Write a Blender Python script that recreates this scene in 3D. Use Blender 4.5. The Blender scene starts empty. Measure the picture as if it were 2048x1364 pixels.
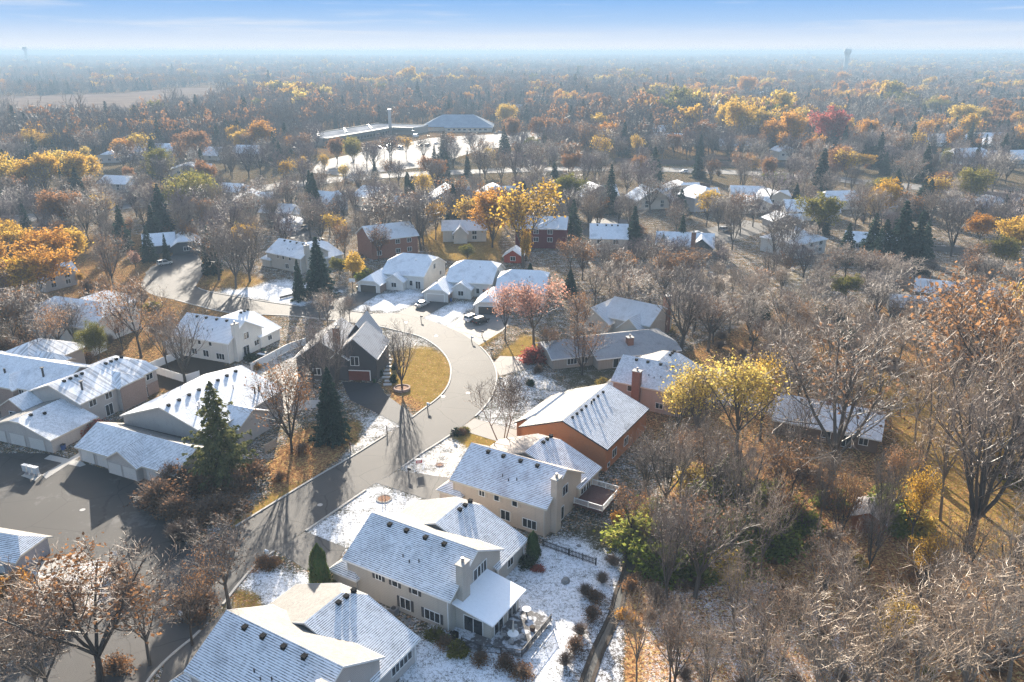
import bpy, math, random, re
import numpy as np
from mathutils import Vector, Matrix
R = math.radians
rnd = random.Random(7)
SC = bpy.context.scene
COL = SC.collection

# ------------------------------------------------------------------ camera
F, HY, CH = 1593.0, 104.0, 66.0
PITCH = math.atan((682 - HY) / F)
CP, SP = math.cos(PITCH), math.sin(PITCH)
def at(u, v, z=0.0):
    """point of the photo -> place on the plane of height z"""
    x = (u - 1024) / F; y = (682 - v) / F
    Y = CP + y * SP; Z = -SP + y * CP
    t = (z - CH) / Z
    return (x * t, Y * t)
def proj(X, Y, Z):
    Z = Z - CH
    d = Y * CP - Z * SP
    return 1024 + F * X / d, 682 - F * (Y * SP + Z * CP) / d
cam = bpy.data.cameras.new('camera'); cam.lens = 28.0; cam.sensor_width = 36.0
cam.clip_start = 1.0; cam.clip_end = 40000
camo = bpy.data.objects.new('camera', cam); COL.objects.link(camo)
camo.location = (0, 0, CH); camo.rotation_euler = (R(90) - PITCH, 0, 0)
SC.camera = camo

SUN_AZ, SUN_EL = R(-9.5), R(17.5)          # azimuth from +Y toward +X
SUND = Vector((math.sin(SUN_AZ) * math.cos(SUN_EL), math.cos(SUN_AZ) * math.cos(SUN_EL), math.sin(SUN_EL)))

# ------------------------------------------------------------------ materials
class NT:
    def __init__(s, name, world=False):
        s.m = bpy.data.materials.new(name); s.m.use_nodes = True
        s.t = s.m.node_tree; s.t.nodes.clear()
        s.out = s.n('ShaderNodeOutputMaterial')
    def n(s, typ, ins=None, **kw):
        o = s.t.nodes.new(typ)
        for k, v in kw.items(): setattr(o, k, v)
        for k, v in (ins or {}).items(): s.put(o, k, v)
        return o
    def put(s, o, k, v):
        i = o.inputs[k]
        if isinstance(v, bpy.types.NodeSocket): s.t.links.new(v, i)
        elif isinstance(v, bpy.types.Node): s.t.links.new(v.outputs[0], i)
        else: i.default_value = v
    def math(s, op, a, b=0.0, c=0.0, clamp=False):
        o = s.n('ShaderNodeMath', operation=op, use_clamp=clamp)
        s.put(o, 0, a); s.put(o, 1, b); s.put(o, 2, c)
        return o.outputs[0]
    def sstep(s, x, a, b):
        o = s.n('ShaderNodeMapRange', interpolation_type='SMOOTHSTEP')
        s.put(o, 'Value', x); s.put(o, 'From Min', a); s.put(o, 'From Max', b)
        return o.outputs[0]
    def mix(s, f, a, b):
        o = s.n('ShaderNodeMix', data_type='RGBA')
        s.put(o, 0, f); s.put(o, 6, a); s.put(o, 7, b)
        return o.outputs[2]
    def noise(s, vec, scale, detail=3, rough=.55):
        o = s.n('ShaderNodeTexNoise', {'Scale': scale, 'Detail': detail, 'Roughness': rough})
        if vec is not None: s.put(o, 'Vector', vec)
        return o.outputs[0]
    def pos(s): return s.n('ShaderNodeNewGeometry').outputs['Position']
    def obj(s): return s.n('ShaderNodeTexCoord').outputs['Object']
    def bump(s, h, strength=.4, dist=.05):
        return s.n('ShaderNodeBump', {'Height': h, 'Strength': strength, 'Distance': dist}).outputs[0]
    def bsdf(s, col, rough=.8, spec=.3, normal=None, metal=0.0):
        b = s.n('ShaderNodeBsdfPrincipled', {'Base Color': col, 'Roughness': rough, 'Specular IOR Level': spec, 'Metallic': metal})
        if normal is not None: s.put(b, 'Normal', normal)
        s.t.links.new(b.outputs[0], s.out.inputs[0])
        return s.m
def c4(c): return (c[0], c[1], c[2], 1.0)
MATS = {}
def plain(name, col, rough=.7, var=.12, scale=1.5, spec=.3, metal=0.0):
    if name in MATS: return MATS[name]
    t = NT(name); n = t.noise(t.obj(), scale, 4)
    d = tuple(x * (1 - 2 * var) for x in col); e = tuple(min(1, x * (1 + 2 * var)) for x in col)
    MATS[name] = t.bsdf(t.mix(n, c4(d), c4(e)), rough, spec, metal=metal); return MATS[name]
def siding(name, col, lap=.25, vert=False):
    if name in MATS: return MATS[name]
    t = NT(name); o = t.obj()
    sx = t.n('ShaderNodeSeparateXYZ', {0: o})
    if vert: h = t.math('FRACT', t.math('MULTIPLY', t.math('ADD', sx.outputs[0], sx.outputs[1]), 1 / .4))
    else: h = t.math('FRACT', t.math('MULTIPLY', sx.outputs[2], 1 / lap))
    line = t.sstep(h, .0, .16)
    n = t.noise(o, .35, 5); n2 = t.noise(o, 6, 3)
    c = t.mix(n, c4([x * .86 for x in col]), c4([min(1, x * 1.1) for x in col]))
    c = t.mix(t.math('MULTIPLY', n2, .16), c, c4([x * .6 for x in col]))
    c = t.mix(t.math('SUBTRACT', 1.0, line), c, c4([x * .48 for x in col]))
    st = t.noise(t.n('ShaderNodeVectorMath', {0: o, 1: (1.6, 1.6, .18)}, operation='MULTIPLY').outputs[0], 1.0, 4)
    c = t.mix(t.math('MULTIPLY', t.sstep(st, .5, .75), .3), c, c4([x * .62 for x in col]))
    MATS[name] = t.bsdf(c, .75, .25, t.bump(line, .5, .02)); return MATS[name]
def brick(name, c1, c2, mortar):
    if name in MATS: return MATS[name]
    t = NT(name); o = t.obj(); sx = t.n('ShaderNodeSeparateXYZ', {0: o})
    v = t.n('ShaderNodeCombineXYZ', {0: t.math('ADD', sx.outputs[0], sx.outputs[1]), 1: sx.outputs[2]})
    b = t.n('ShaderNodeTexBrick', {'Vector': v, 'Color1': c4(c1), 'Color2': c4(c2), 'Mortar': c4(mortar), 'Scale': 1.0,
            'Mortar Size': .012, 'Brick Width': .3, 'Row Height': .1})
    n = t.noise(o, .5, 4)
    c = t.mix(t.math('MULTIPLY', n, .4), b.outputs[0], c4([x * .55 for x in c1]))
    MATS[name] = t.bsdf(c, .85, .2, t.bump(b.outputs[1], -.3, .02)); return MATS[name]
def roofing(name, shingle=(.07, .072, .08), snow=.90, melt=1.0, row=.25, rowamt=.95, streak=0.0, warm=(.135, .122, .102)):
    """light snow cover through which the courses of shingles show; where the slope faces the sun, bare shingles with a sunlit warm tone put into their colour"""
    if name in MATS: return MATS[name]
    t = NT(name); uv = t.n('ShaderNodeUVMap', uv_map='UVMap').outputs[0]
    s = t.n('ShaderNodeSeparateXYZ', {0: uv}); o = t.pos()
    n1 = t.noise(o, .35, 4); n2 = t.noise(o, 3.2, 3); n3 = t.noise(o, 11, 2)
    rows = t.math('FRACT', t.math('ADD', t.math('MULTIPLY', s.outputs[1], 1 / row), t.math('MULTIPLY', n2, .25)))
    line = t.math('SUBTRACT', 1.0, t.sstep(rows, .18, .5))
    tv = t.n('ShaderNodeCombineXYZ', {0: t.math('MULTIPLY', s.outputs[0], 3.1), 1: t.math('FLOOR', t.math('MULTIPLY', s.outputs[1], 1 / row))})
    tab = t.n('ShaderNodeTexWhiteNoise', {'Vector': t.n('ShaderNodeVectorMath', {0: tv}, operation='FLOOR').outputs[0]}, noise_dimensions='2D').outputs[0]
    amt = t.math('MULTIPLY', line, t.math('MULTIPLY', t.math('ADD', .35, tab), t.math('MULTIPLY', t.sstep(t.noise(o, .22, 3), .05, .5), rowamt)))
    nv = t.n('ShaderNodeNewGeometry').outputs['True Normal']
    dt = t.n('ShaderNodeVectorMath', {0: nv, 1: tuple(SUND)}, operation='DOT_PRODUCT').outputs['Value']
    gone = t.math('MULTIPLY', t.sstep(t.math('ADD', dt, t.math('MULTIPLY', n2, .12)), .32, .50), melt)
    pat = t.sstep(t.math('ADD', n1, t.math('MULTIPLY', n2, .18)), .80, .58)
    m = t.math('MULTIPLY', t.math('MULTIPLY', t.math('SUBTRACT', 1.0, amt), snow), t.math('ADD', .76, t.math('MULTIPLY', pat, .24)))
    if streak:
        sv = t.n('ShaderNodeCombineXYZ', {0: t.math('MULTIPLY', s.outputs[0], 1.6), 1: t.math('MULTIPLY', s.outputs[1], .06)})
        st = t.sstep(t.noise(sv, 1.0, 3), .47, .60)
        m = t.math('MULTIPLY', m, t.math('SUBTRACT', 1.0, t.math('MULTIPLY', st, streak)))
    m = t.math('MULTIPLY', m, t.math('SUBTRACT', 1.0, t.math('MULTIPLY', gone, .86)))
    m = t.math('MULTIPLY', m, t.math('ADD', .86, t.math('MULTIPLY', n3, .28)), clamp=True)
    sh = t.mix(n3, c4([x * .7 for x in shingle]), c4([x * 1.35 for x in shingle]))
    sh = t.mix(gone, sh, c4(warm)); sh = t.mix(t.math('MULTIPLY', t.math('MULTIPLY', line, tab), .75), sh, c4([x * .45 for x in shingle]))  # sunlit tone mixed into the shingle colour on slopes facing the sun
    col = t.mix(m, sh, (.88, .89, .91, 1))
    MATS[name] = t.bsdf(col, .8, .2, t.bump(line, -.35, .03)); return MATS[name]
def leafmat(name, cols, trans=.5):
    """leaves: each leaf and each tree a little different, light passes through"""
    if name in MATS: return MATS[name]
    t = NT(name)
    g = t.n('ShaderNodeNewGeometry'); oi = t.n('ShaderNodeObjectInfo')
    r = t.n('ShaderNodeValToRGB')
    cr = r.color_ramp; cr.interpolation = 'LINEAR'
    while len(cr.elements) < len(cols): cr.elements.new(.5)
    for i, c in enumerate(cols):
        cr.elements[i].position = i / (len(cols) - 1); cr.elements[i].color = c4(c)
    f = t.math('ADD', t.math('MULTIPLY', g.outputs['Random Per Island'], .6), t.math('MULTIPLY', oi.outputs['Random'], .45))
    t.put(r, 0, f)
    d = t.n('ShaderNodeBsdfDiffuse', {'Color': r.outputs[0]}); tr = t.n('ShaderNodeBsdfTranslucent', {'Color': r.outputs[0]})
    m = t.n('ShaderNodeMixShader', {0: trans, 1: d.outputs[0], 2: tr.outputs[0]})
    t.t.links.new(m.outputs[0], t.out.inputs[0]); MATS[name] = t.m; return t.m
def barkmat(name, a, b, spec=.25):
    if name in MATS: return MATS[name]
    t = NT(name); g = t.n('ShaderNodeNewGeometry'); oi = t.n('ShaderNodeObjectInfo')
    f = t.math('ADD', t.math('MULTIPLY', g.outputs['Random Per Island'], .5), t.math('MULTIPLY', oi.outputs['Random'], .5))
    n = t.noise(t.obj(), 4, 3)
    col = t.mix(t.math('ADD', t.math('MULTIPLY', f, .7), t.math('MULTIPLY', n, .3)), c4(a), c4(b))
    MATS[name] = t.bsdf(col, .55, .4); return MATS[name]

M_glass = plain('window_glass', (.02, .024, .03), .08, .1, 1, .6)
M_white = plain('white_trim', (.74, .74, .73), .5, .04)
M_cream = plain('cream_trim', (.56, .50, .42), .6, .05)
M_dark = plain('dark_metal', (.03, .03, .033), .5)
M_black = plain('black_vent', (.008, .008, .009), .95, spec=.05)
M_grey = plain('grey_metal', (.3, .3, .31), .45, metal=.6)
M_conc = plain('concrete', (.36, .34, .31), .85, .1, 3)
M_stone = plain('field_stone', (.24, .23, .22), .9, .25, 5)
M_wood = plain('weathered_wood', (.2, .17, .15), .85, .2, 6)
M_rust = plain('red_brown_deck', (.1, .045, .038), .8, .2, 4)
M_tyre = plain('rubber', (.018, .018, .018), .9)
M_rim = plain('alloy', (.5, .5, .52), .3, metal=.9)
M_snow = plain('snow', (.88, .89, .91), .8, .04, 3)
R_near = roofing('shingles_light_snow')
R_grey = roofing('grey_shingles_thin_snow', (.05, .055, .065), .18, .5, .36, .5)
R_streak = roofing('shingles_streaked_snow', (.16, .15, .15), .95, .2, .3, .25, .55)
R_slope = roofing('shingles_even_snow', (.11, .11, .12), .92, .1, .26, .6)
R_far = roofing('snowy_roof', (.09, .09, .10), .92, .45, .4, .3)
R_fard = roofing('half_bare_roof', (.09, .085, .085), .75, .6, .4, .2)
R_dark = roofing('dark_roof_melted', (.045, .042, .045), .35, 1.0, .36, .4, warm=(.2, .18, .155))
R_red = roofing('red_brown_shingles_snow', (.13, .03, .03), .93, 1.0, .27, .85, warm=(.21, .165, .13))

# ------------------------------------------------------------------ mesh builder
class MB:
    def __init__(s): s.v = []; s.f = []; s.uv = []; s.mi = []
    def poly(s, pts, uv=None, mi=0):
        b = len(s.v); s.v += [tuple(p) for p in pts]; s.f.append(tuple(range(b, b + len(pts))))
        s.uv.append(uv or [(p[0], p[1]) for p in pts]); s.mi.append(mi)
    def box(s, x0, x1, y0, y1, z0, z1, M=None):
        P = [(x0, y0, z0), (x1, y0, z0), (x1, y1, z0), (x0, y1, z0), (x0, y0, z1), (x1, y0, z1), (x1, y1, z1), (x0, y1, z1)]
        if M is not None: P = [tuple(M @ Vector(p)) for p in P]
        for q in ((3, 2, 1, 0), (4, 5, 6, 7), (0, 1, 5, 4), (1, 2, 6, 5), (2, 3, 7, 6), (3, 0, 4, 7)): s.poly([P[i] for i in q])
    def hexa(s, P):
        for q in ((3, 2, 1, 0), (4, 5, 6, 7), (0, 1, 5, 4), (1, 2, 6, 5), (2, 3, 7, 6), (3, 0, 4, 7)): s.poly([P[i] for i in q])
    def cyl(s, x, y, z0, z1, r0, r1=None, n=10, cap=True):
        r1 = r0 if r1 is None else r1
        a = [(x + r0 * math.cos(2 * math.pi * i / n), y + r0 * math.sin(2 * math.pi * i / n), z0) for i in range(n)]
        b = [(x + r1 * math.cos(2 * math.pi * i / n), y + r1 * math.sin(2 * math.pi * i / n), z1) for i in range(n)]
        for i in range(n): j = (i + 1) % n; s.poly([a[i], a[j], b[j], b[i]])
        if cap: s.poly(b); s.poly(a[::-1])
    def tube(s, pts, rad, n=5):
        rings = []
        for i, p in enumerate(pts):
            q = pts[min(i + 1, len(pts) - 1)]; o = pts[max(i - 1, 0)]
            d = (q - o).normalized(); a = d.orthogonal().normalized(); b = d.cross(a)
            rings.append([p + (a * math.cos(2 * math.pi * k / n) + b * math.sin(2 * math.pi * k / n)) * rad[i] for k in range(n)])
        base = len(s.v)
        for r in rings: s.v += [tuple(x) for x in r]
        for i in range(len(rings) - 1):
            for k in range(n):
                j = (k + 1) % n
                s.f.append((base + i * n + k, base + i * n + j, base + (i + 1) * n + j, base + (i + 1) * n + k)); s.uv.append(None); s.mi.append(0)
    def mesh(s, name, mats, uv=False, smooth=False):
        me = bpy.data.meshes.new(name); me.from_pydata(s.v, [], s.f)
        if uv:
            l = me.uv_layers.new(name='UVMap')
            flat = []
            for u in s.uv:
                for p in u: flat += [p[0], p[1]]
            l.data.foreach_set('uv', flat)
        for m in (mats if isinstance(mats, (list, tuple)) else [mats]): me.materials.append(m)
        if len(me.materials) > 1: me.polygons.foreach_set('material_index', s.mi)
        if smooth: me.polygons.foreach_set('use_smooth', [True] * len(me.polygons))
        me.update(); return me
def link(name, data, parent=None, loc=(0, 0, 0), rz=0.0, scale=None):
    o = bpy.data.objects.new(name, data); COL.objects.link(o)
    if parent is not None: o.parent = parent
    o.location = loc; o.rotation_euler = (0, 0, rz)
    if scale is not None: o.scale = scale if hasattr(scale, '__len__') else (scale,) * 3
    return o
def build(name, mb, mats, parent=None, uv=False, smooth=False, **k):
    return link(name, mb.mesh(name, mats, uv, smooth), parent, **k)
USED = set()
def thing(name, label, cat, loc=(0, 0, 0), rz=0.0, group=None, data=None, scale=None):
    o = link(name, data, None, loc, rz, scale); o['label'] = label; o['category'] = cat
    if group: o['group'] = group
    USED.add(label); return o
def struct(o, kind='structure'): o['kind'] = kind; return o
LAND = []                                 # landmarks trees are described by

# ------------------------------------------------------------------ houses
WINC = {}
def window_mesh(w, h, n):
    k = (round(w, 2), round(h, 2), n)
    if k in WINC: return WINC[k]
    f = MB(); b = .09
    f.box(-w/2 - b, w/2 + b, -.03, .07, -h/2 - b, -h/2); f.box(-w/2 - b, w/2 + b, -.03, .07, h/2, h/2 + b)
    f.box(-w/2 - b, -w/2, -.03, .068, -h/2, h/2); f.box(w/2, w/2 + b, -.03, .068, -h/2, h/2)
    for i in range(1, n): x = -w/2 + w * i / n; f.box(x - .04, x + .04, -.03, .062, -h/2, h/2)
    p = MB(); p.poly([(w/2, .035, -h/2), (-w/2, .035, -h/2), (-w/2, .035, h/2), (w/2, .035, h/2)])
    WINC[k] = (f.mesh('window', M_white), p.mesh('pane', M_glass)); return WINC[k]
SHUT = {}
def shutter_mesh(h, mat):
    k = (round(h, 2), mat.name)
    if k not in SHUT:
        m = MB(); m.box(-.2, .2, -.02, .05, -h/2, h/2)
        for i in range(int(h / .15)): z = -h/2 + .06 + i * .15; m.box(-.16, .16, .05, .065, z, z + .06)
        SHUT[k] = m.mesh('shutter', mat)
    return SHUT[k]
FACE = {'-t': R(180), '+t': 0.0, '+s': R(-90), '-s': R(90)}
class House:
    def __init__(s, name, label, o, ang, cat='house', group=None, land=None):
        s.root = thing(name, label, cat, (o[0], o[1], 0), R(ang), group)
        s.o = o; s.a = R(ang)
        s.rf = MB(); s.fa = MB(); s.wl = MB(); s.foot = []
        if land: s.land = land
        else: s.land = None
    def W(s, x, y):
        return (s.o[0] + x * math.cos(s.a) - y * math.sin(s.a), s.o[1] + x * math.sin(s.a) + y * math.cos(s.a))
    def block(s, s0, s1, t0, t1, axis, he, zr, k0=1.0, k1=1.0, ov=.45, base=-.3, walls=True, th=.17):
        s.foot.append((s0, s1, t0, t1))
        cx, cy = (s0 + s1) / 2, (t0 + t1) / 2
        if axis == 's': L, Wd = s1 - s0, t1 - t0; m = lambda x, y, z: (cx + x, cy + y, z)
        else: L, Wd = t1 - t0, s1 - s0; m = lambda x, y, z: (cx - y, cy + x, z)
        hw = Wd / 2; sl = (zr - he) / hw; ye = hw + ov; ze = zr - sl * ye; X = L / 2 + ov
        i0, i1 = (1 - k0) * ye, (1 - k1) * ye
        r0, r1 = (-X + i0, 0, zr), (X - i1, 0, zr)
        def K(x, y, k): return (x, y * (1 - k), zr - sl * ye * (1 - k))
        tops = []
        for sg in (-1, 1):
            P = [(-X, sg * ye, ze), (X, sg * ye, ze)]
            if 0 < k1 < 1: P.append(K(X, sg * ye, k1))
            P.append(r1); P.append(r0)
            if 0 < k0 < 1: P.append(K(-X, sg * ye, k0))
            sc = math.sqrt(1 + sl * sl)
            uv = [(p[0], (ye - abs(p[1])) * sc) for p in P]
            if sg > 0: P = P[::-1]; uv = uv[::-1]
            tops.append((P, uv))
        for x, k, r, sg in ((-X, k0, r0, -1), (X, k1, r1, 1)):
            if k < 1:
                a, b = K(x, -ye, k), K(x, ye, k)
                P = [a, b, r]; h = math.dist(((a[0] + b[0]) / 2, 0, a[2]), r)
                uv = [(a[1], 0), (b[1], 0), (0, h)]
                if sg < 0: P = P[::-1]; uv = uv[::-1]
                tops.append((P, uv))
        cnt = {}
        for P, uv in tops:
            s.rf.poly([m(*p) for p in P], uv)
            s.rf.poly([m(p[0], p[1], p[2] - th) for p in P[::-1]], uv[::-1])
            for i in range(len(P)):
                a, b = P[i], P[(i + 1) % len(P)]
                ka = tuple(round(c, 3) for c in a); kb = tuple(round(c, 3) for c in b)
                if (kb, ka) in cnt: del cnt[(kb, ka)]
                else: cnt[(ka, kb)] = (a, b)
        for a, b in cnt.values():
            d = Vector((b[0] - a[0], b[1] - a[1], 0))
            n = Vector((d.y, -d.x, 0)).normalized() * .03
            def q(p, dz, e): return m(p[0] + n.x * e, p[1] + n.y * e, p[2] + dz)
            s.fa.hexa([q(a, -.24, 0), q(b, -.24, 0), q(b, -.24, 1), q(a, -.24, 1), q(a, .015, 0), q(b, .015, 0), q(b, .015, 1), q(a, .015, 1)])
        if walls:
            zt = lambda y: zr - sl * abs(y) - .11
            x = L / 2
            s.wl.poly([m(-x, -hw, base), m(x, -hw, base), m(x, -hw, zt(hw)), m(-x, -hw, zt(hw))])
            s.wl.poly([m(x, hw, base), m(-x, hw, base), m(-x, hw, zt(hw)), m(x, hw, zt(hw))])
            for xs, k, fl in ((-x, k0, 1), (x, k1, 0)):
                P = [m(xs, -hw, base), m(xs, hw, base), m(xs, hw, zt(hw))]
                if k >= 1: P += [m(xs, 0, zt(0))]
                elif k > 0: yk = ye * (1 - k) + .05; P += [m(xs, yk, zt(yk)), m(xs, -yk, zt(yk))]
                P += [m(xs, -hw, zt(hw))]
                s.wl.poly(P[::-1] if fl else P)
        def onroof(u, d, side):            # point on a slope: u along the ridge from centre, d metres out from the ridge
            return m(u, side * d, zr - sl * d)
        return onroof
    def done(s, wall, roof, trim=M_white):
        s.wall = build('wall', s.wl, wall, s.root)
        s.roof = build('roof', s.rf, roof, s.root, uv=True)
        s.fascia = build('fascia', s.fa, trim, s.root)
        if s.land:
            f = s.foot; c = s.W(sum(a + b for a, b, _, _ in f) / 2 / len(f), sum(a + b for _, _, a, b in f) / 2 / len(f))
            LAND.append((c[0], c[1], s.land))
        return s
    def win(s, face, c, p, z, w=1.2, h=1.2, n=2, shut=None):
        f, g = window_mesh(w, h, n)
        loc = (c, p, z) if 's' in face else (p, c, z)
        o = link('window', f, s.root, loc, FACE[face]); link('pane', g, o)
        if shut:
            me = shutter_mesh(h + .1, shut)
            for e in (-1, 1):
                d = e * (w/2 + .32)
                l = (c, p + d, z) if 's' in face else (p + d, c, z)
                link('shutter', me, s.root, l, FACE[face])
        return o
    def door(s, face, c, p, w=1.8, h=2.1, n=2, z=0.15):
        f, g = window_mesh(w, h, n)
        loc = (c, p, z + h/2) if 's' in face else (p, c, z + h/2)
        o = link('sliding_door', f, s.root, loc, FACE[face]); link('pane', g, o); return o
    def garage(s, face, c, p, w=4.9, h=2.2, mat=M_white, frame=M_white):
        b = MB(); b.box(-w/2, w/2, -.03, .05, 0, h)
        for i in range(4):
            for j in range(max(2, int(w / 1.2))):
                pw = w / max(2, int(w / 1.2)); x = -w/2 + j * pw
                b.box(x + .1, x + pw - .1, .05, .075, i * h / 4 + .09, (i + 1) * h / 4 - .09)
        loc = (c, p, 0) if 's' in face else (p, c, 0)
        o = build('garage_door', b, mat, s.root, loc=loc, rz=FACE[face])
        f = MB(); f.box(-w/2 - .16, -w/2, -.03, .09, 0, h + .16); f.box(w/2, w/2 + .16, -.03, .09, 0, h + .16); f.box(-w/2, w/2, -.03, .088, h, h + .16)
        build('door_frame', f, frame, o); return o
    def vents(s, pts, size=.5):
        for x, y, z in pts:
            b = MB(); e = size / 2; b.box(-e, e, -e, e, -.2, .26); b.box(-e - .05, e + .05, -e - .05, e + .05, .26, .32)
            build('roof_vent', b, M_black, s.roof, loc=(x, y, z))
    def pipe(s, p, h=.7, r=.08, mat=M_dark, cap=False):
        b = MB(); b.cyl(0, 0, -.2, h, r, n=8)
        if cap: b.cyl(0, 0, h, h + .12, r * 1.9, n=8)
        build('vent_pipe', b, mat, s.roof, loc=p)
    def chimney(s, x0, x1, y0, y1, z1, mat, z0=0.0, pot=True):
        b = MB(); b.box(x0, x1, y0, y1, z0, z1)
        o = build('chimney', b, mat, s.root)
        c = MB(); c.box(x0 - .1, x1 + .1, y0 - .1, y1 + .1, z1, z1 + .14); build('chimney_cap', c, M_conc, o)
        if pot:
            q = MB(); q.cyl((x0 + x1) / 2, (y0 + y1) / 2, z1 + .14, z1 + .75, .2, n=10); build('flue', q, M_grey, o)
        return o
# ------------------------------------------------------------------ light and air settings
HAZE_D = .00034
HAZE_C = (.235, .33, .435, 1)
SKY_S, SUN_S, EXPO = .09, 5.0, 2.08
SKYK = 1.0 / .09 / 4.23         # the low sky band, given as picture brightness
SKYRAMP = [(.0, (1.3, 1.1, 1.03)), (.06, (1.08, 1.0, 1.0)), (.15, (.74, .82, .96)), (.27, (.44, .64, .94)), (.42, (.26, .51, .92)), (.62, (.17, .42, .86)), (1.0, (.12, .33, .80))]
# ------------------------------------------------------------------ trees
def rdir(rg):
    z = rg.uniform(-1, 1); a = rg.uniform(0, 6.2832); h = math.sqrt(1 - z * z)
    return Vector((h * math.cos(a), h * math.sin(a), z))
def skeleton(seed, H, fork=.28, nl=6, spread=38, counts=(8, 7, 6), up=.12, wob=.1, rtw=.014, ltw=.8, trunks=1, lean=.03, r0=.017, shape=1.0, sides=(7, 6, 4)):
    """trunk and limbs in one builder, twigs in another, and the twig ends"""
    rg = random.Random(seed); tb, wb = MB(), MB(); tips = []
    nlev = len(counts)
    def spike(p, d, L, r):
        a = d.orthogonal().normalized(); b = d.cross(a); base = len(wb.v)
        mid = p + d * L * .55 + rdir(rg) * L * .06; d2 = (d + rdir(rg) * .35 + Vector((0, 0, .12))).normalized(); e = mid + d2 * L * .5
        for k in range(3): wb.v.append(tuple(p + (a * math.cos(2.094 * k) + b * math.sin(2.094 * k)) * r))
        for k in range(3): wb.v.append(tuple(mid + (a * math.cos(2.094 * k) + b * math.sin(2.094 * k)) * r * .7))
        wb.v.append(tuple(e))
        for k in range(3):
            j = (k + 1) % 3
            wb.f.append((base + k, base + j, base + 3 + j, base + 3 + k)); wb.f.append((base + 3 + k, base + 3 + j, base + 6))
            wb.uv += [None, None]; wb.mi += [0, 0]
        tips.append((mid, d2, L)); tips.append((e, d2, L))
    def grow(p, d, L, r, lvl):
        if lvl > nlev:
            spike(p, d, L, rtw); return
        ns = (5, 5, 4, 3, 3)[min(lvl, 4)]
        pts, dd, rr = [p], [d], [r]
        for i in range(ns):
            d = (d + rdir(rg) * wob * (1 + .35 * lvl) + Vector((0, 0, up * (1 if lvl else .2)))).normalized()
            p = p + d * L / ns; pts.append(p); dd.append(d); rr.append(max(rtw, r * (1 - .72 * (i + 1) / ns)))
        if lvl <= 2: tb.tube(pts, rr, sides[lvl])
        else: wb.tube(pts, rr, 3)
        n = counts[lvl - 1]
        t0 = .22 if lvl == 1 else .12
        ph = rg.uniform(0, 6.28)
        for k in range(n):
            t = t0 + (1 - t0) * (k + rg.uniform(.2, .9)) / n
            x = min(t * ns, ns - .001); i = int(x); q = pts[i].lerp(pts[i + 1], x - i); ax = dd[i + 1]
            ph += 2.4 + rg.uniform(-.5, .5)
            a = ax.orthogonal().normalized(); b = ax.cross(a)
            ang = R(rg.uniform(28, 58))
            cd = (ax * math.cos(ang) + (a * math.cos(ph) + b * math.sin(ph)) * math.sin(ang)).normalized()
            cl = L * rg.uniform(.42, .62) * (1.12 - .55 * t)
            if lvl == nlev: cl = H * .06 * ltw * rg.uniform(.7, 1.5)
            grow(q, cd, cl, max(rtw, r * (1 - .7 * t) * .55), lvl + 1)
    for tr in range(trunks):
        az = rg.uniform(0, 6.28) if trunks == 1 else 6.28 * tr / trunks + rg.uniform(-.3, .3)
        ln = lean if trunks == 1 else .33
        d = Vector((math.cos(az) * ln, math.sin(az) * ln, 1)).normalized()
        fh = H * fork * rg.uniform(.9, 1.1); rt = H * r0 / math.sqrt(trunks)
        p = Vector((math.cos(az) * .12 * (trunks > 1), math.sin(az) * .12 * (trunks > 1), -.25))
        pts, rr, n = [p], [rt * 1.5], 6
        for i in range(n):
            d = (d + rdir(rg) * .05 + Vector((0, 0, .05))).normalized()
            p = p + d * (fh + .25) / n; pts.append(p); rr.append(rt * (1.08 - .3 * (i + 1) / n))
        tb.tube(pts, rr, sides[0])
        m = max(2, nl // trunks) if trunks > 1 else nl
        ph = rg.uniform(0, 6.28)
        for k in range(m):
            t = k / max(1, m - 1)
            ph += 6.283 / m * (1 if trunks == 1 else 1.6) + rg.uniform(-.35, .35)
            if k == m - 1: a2 = R(rg.uniform(3, 10))
            else: a2 = R(spread * rg.uniform(.7, 1.2))
            q = pts[-1] if t > .4 else pts[-2].lerp(pts[-1], .3 + t)
            cd = Vector((math.cos(ph) * math.sin(a2), math.sin(ph) * math.sin(a2), math.cos(a2)))
            cd = (cd + d * .3).normalized()
            Lm = (H - fh) * rg.uniform(.82, 1.05) * (1 if k == m - 1 else shape)
            grow(q, cd, Lm, rt * rg.uniform(.5, .68), 1)
    # settle the height
    zs = max(v[2] for v in wb.v); f = H / zs
    tb.v = [(x * f, y * f, z * f) for x, y, z in tb.v]; wb.v = [(x * f, y * f, z * f) for x, y, z in wb.v]
    tips = [(p * f, d, L * f) for p, d, L in tips]
    return tb, wb, tips
def quads(C, A, B, taper=None):
    n = len(C); V = np.empty((n, 4, 3))
    V[:, 0] = C - A; V[:, 1] = C - B; V[:, 2] = C + A; V[:, 3] = C + B
    return V.reshape(-1, 3)
def fast_mesh(name, V, F, mats, mi=None):
    """V (n,3), F list of arrays of equal-size faces"""
    me = bpy.data.meshes.new(name)
    loops = np.concatenate([f.reshape(-1) for f in F]).astype(np.int32)
    tot = np.concatenate([np.full(len(f), f.shape[1], np.int32) for f in F])
    me.vertices.add(len(V)); me.vertices.foreach_set('co', np.asarray(V, np.float32).reshape(-1))
    me.loops.add(len(loops)); me.loops.foreach_set('vertex_index', loops)
    me.polygons.add(len(tot)); me.polygons.foreach_set('loop_start', (np.cumsum(tot) - tot).astype(np.int32))
    for m in mats: me.materials.append(m)
    if mi is not None: me.polygons.foreach_set('material_index', np.asarray(mi, np.int32))
    me.update(calc_edges=True); me.validate(); return me
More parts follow.
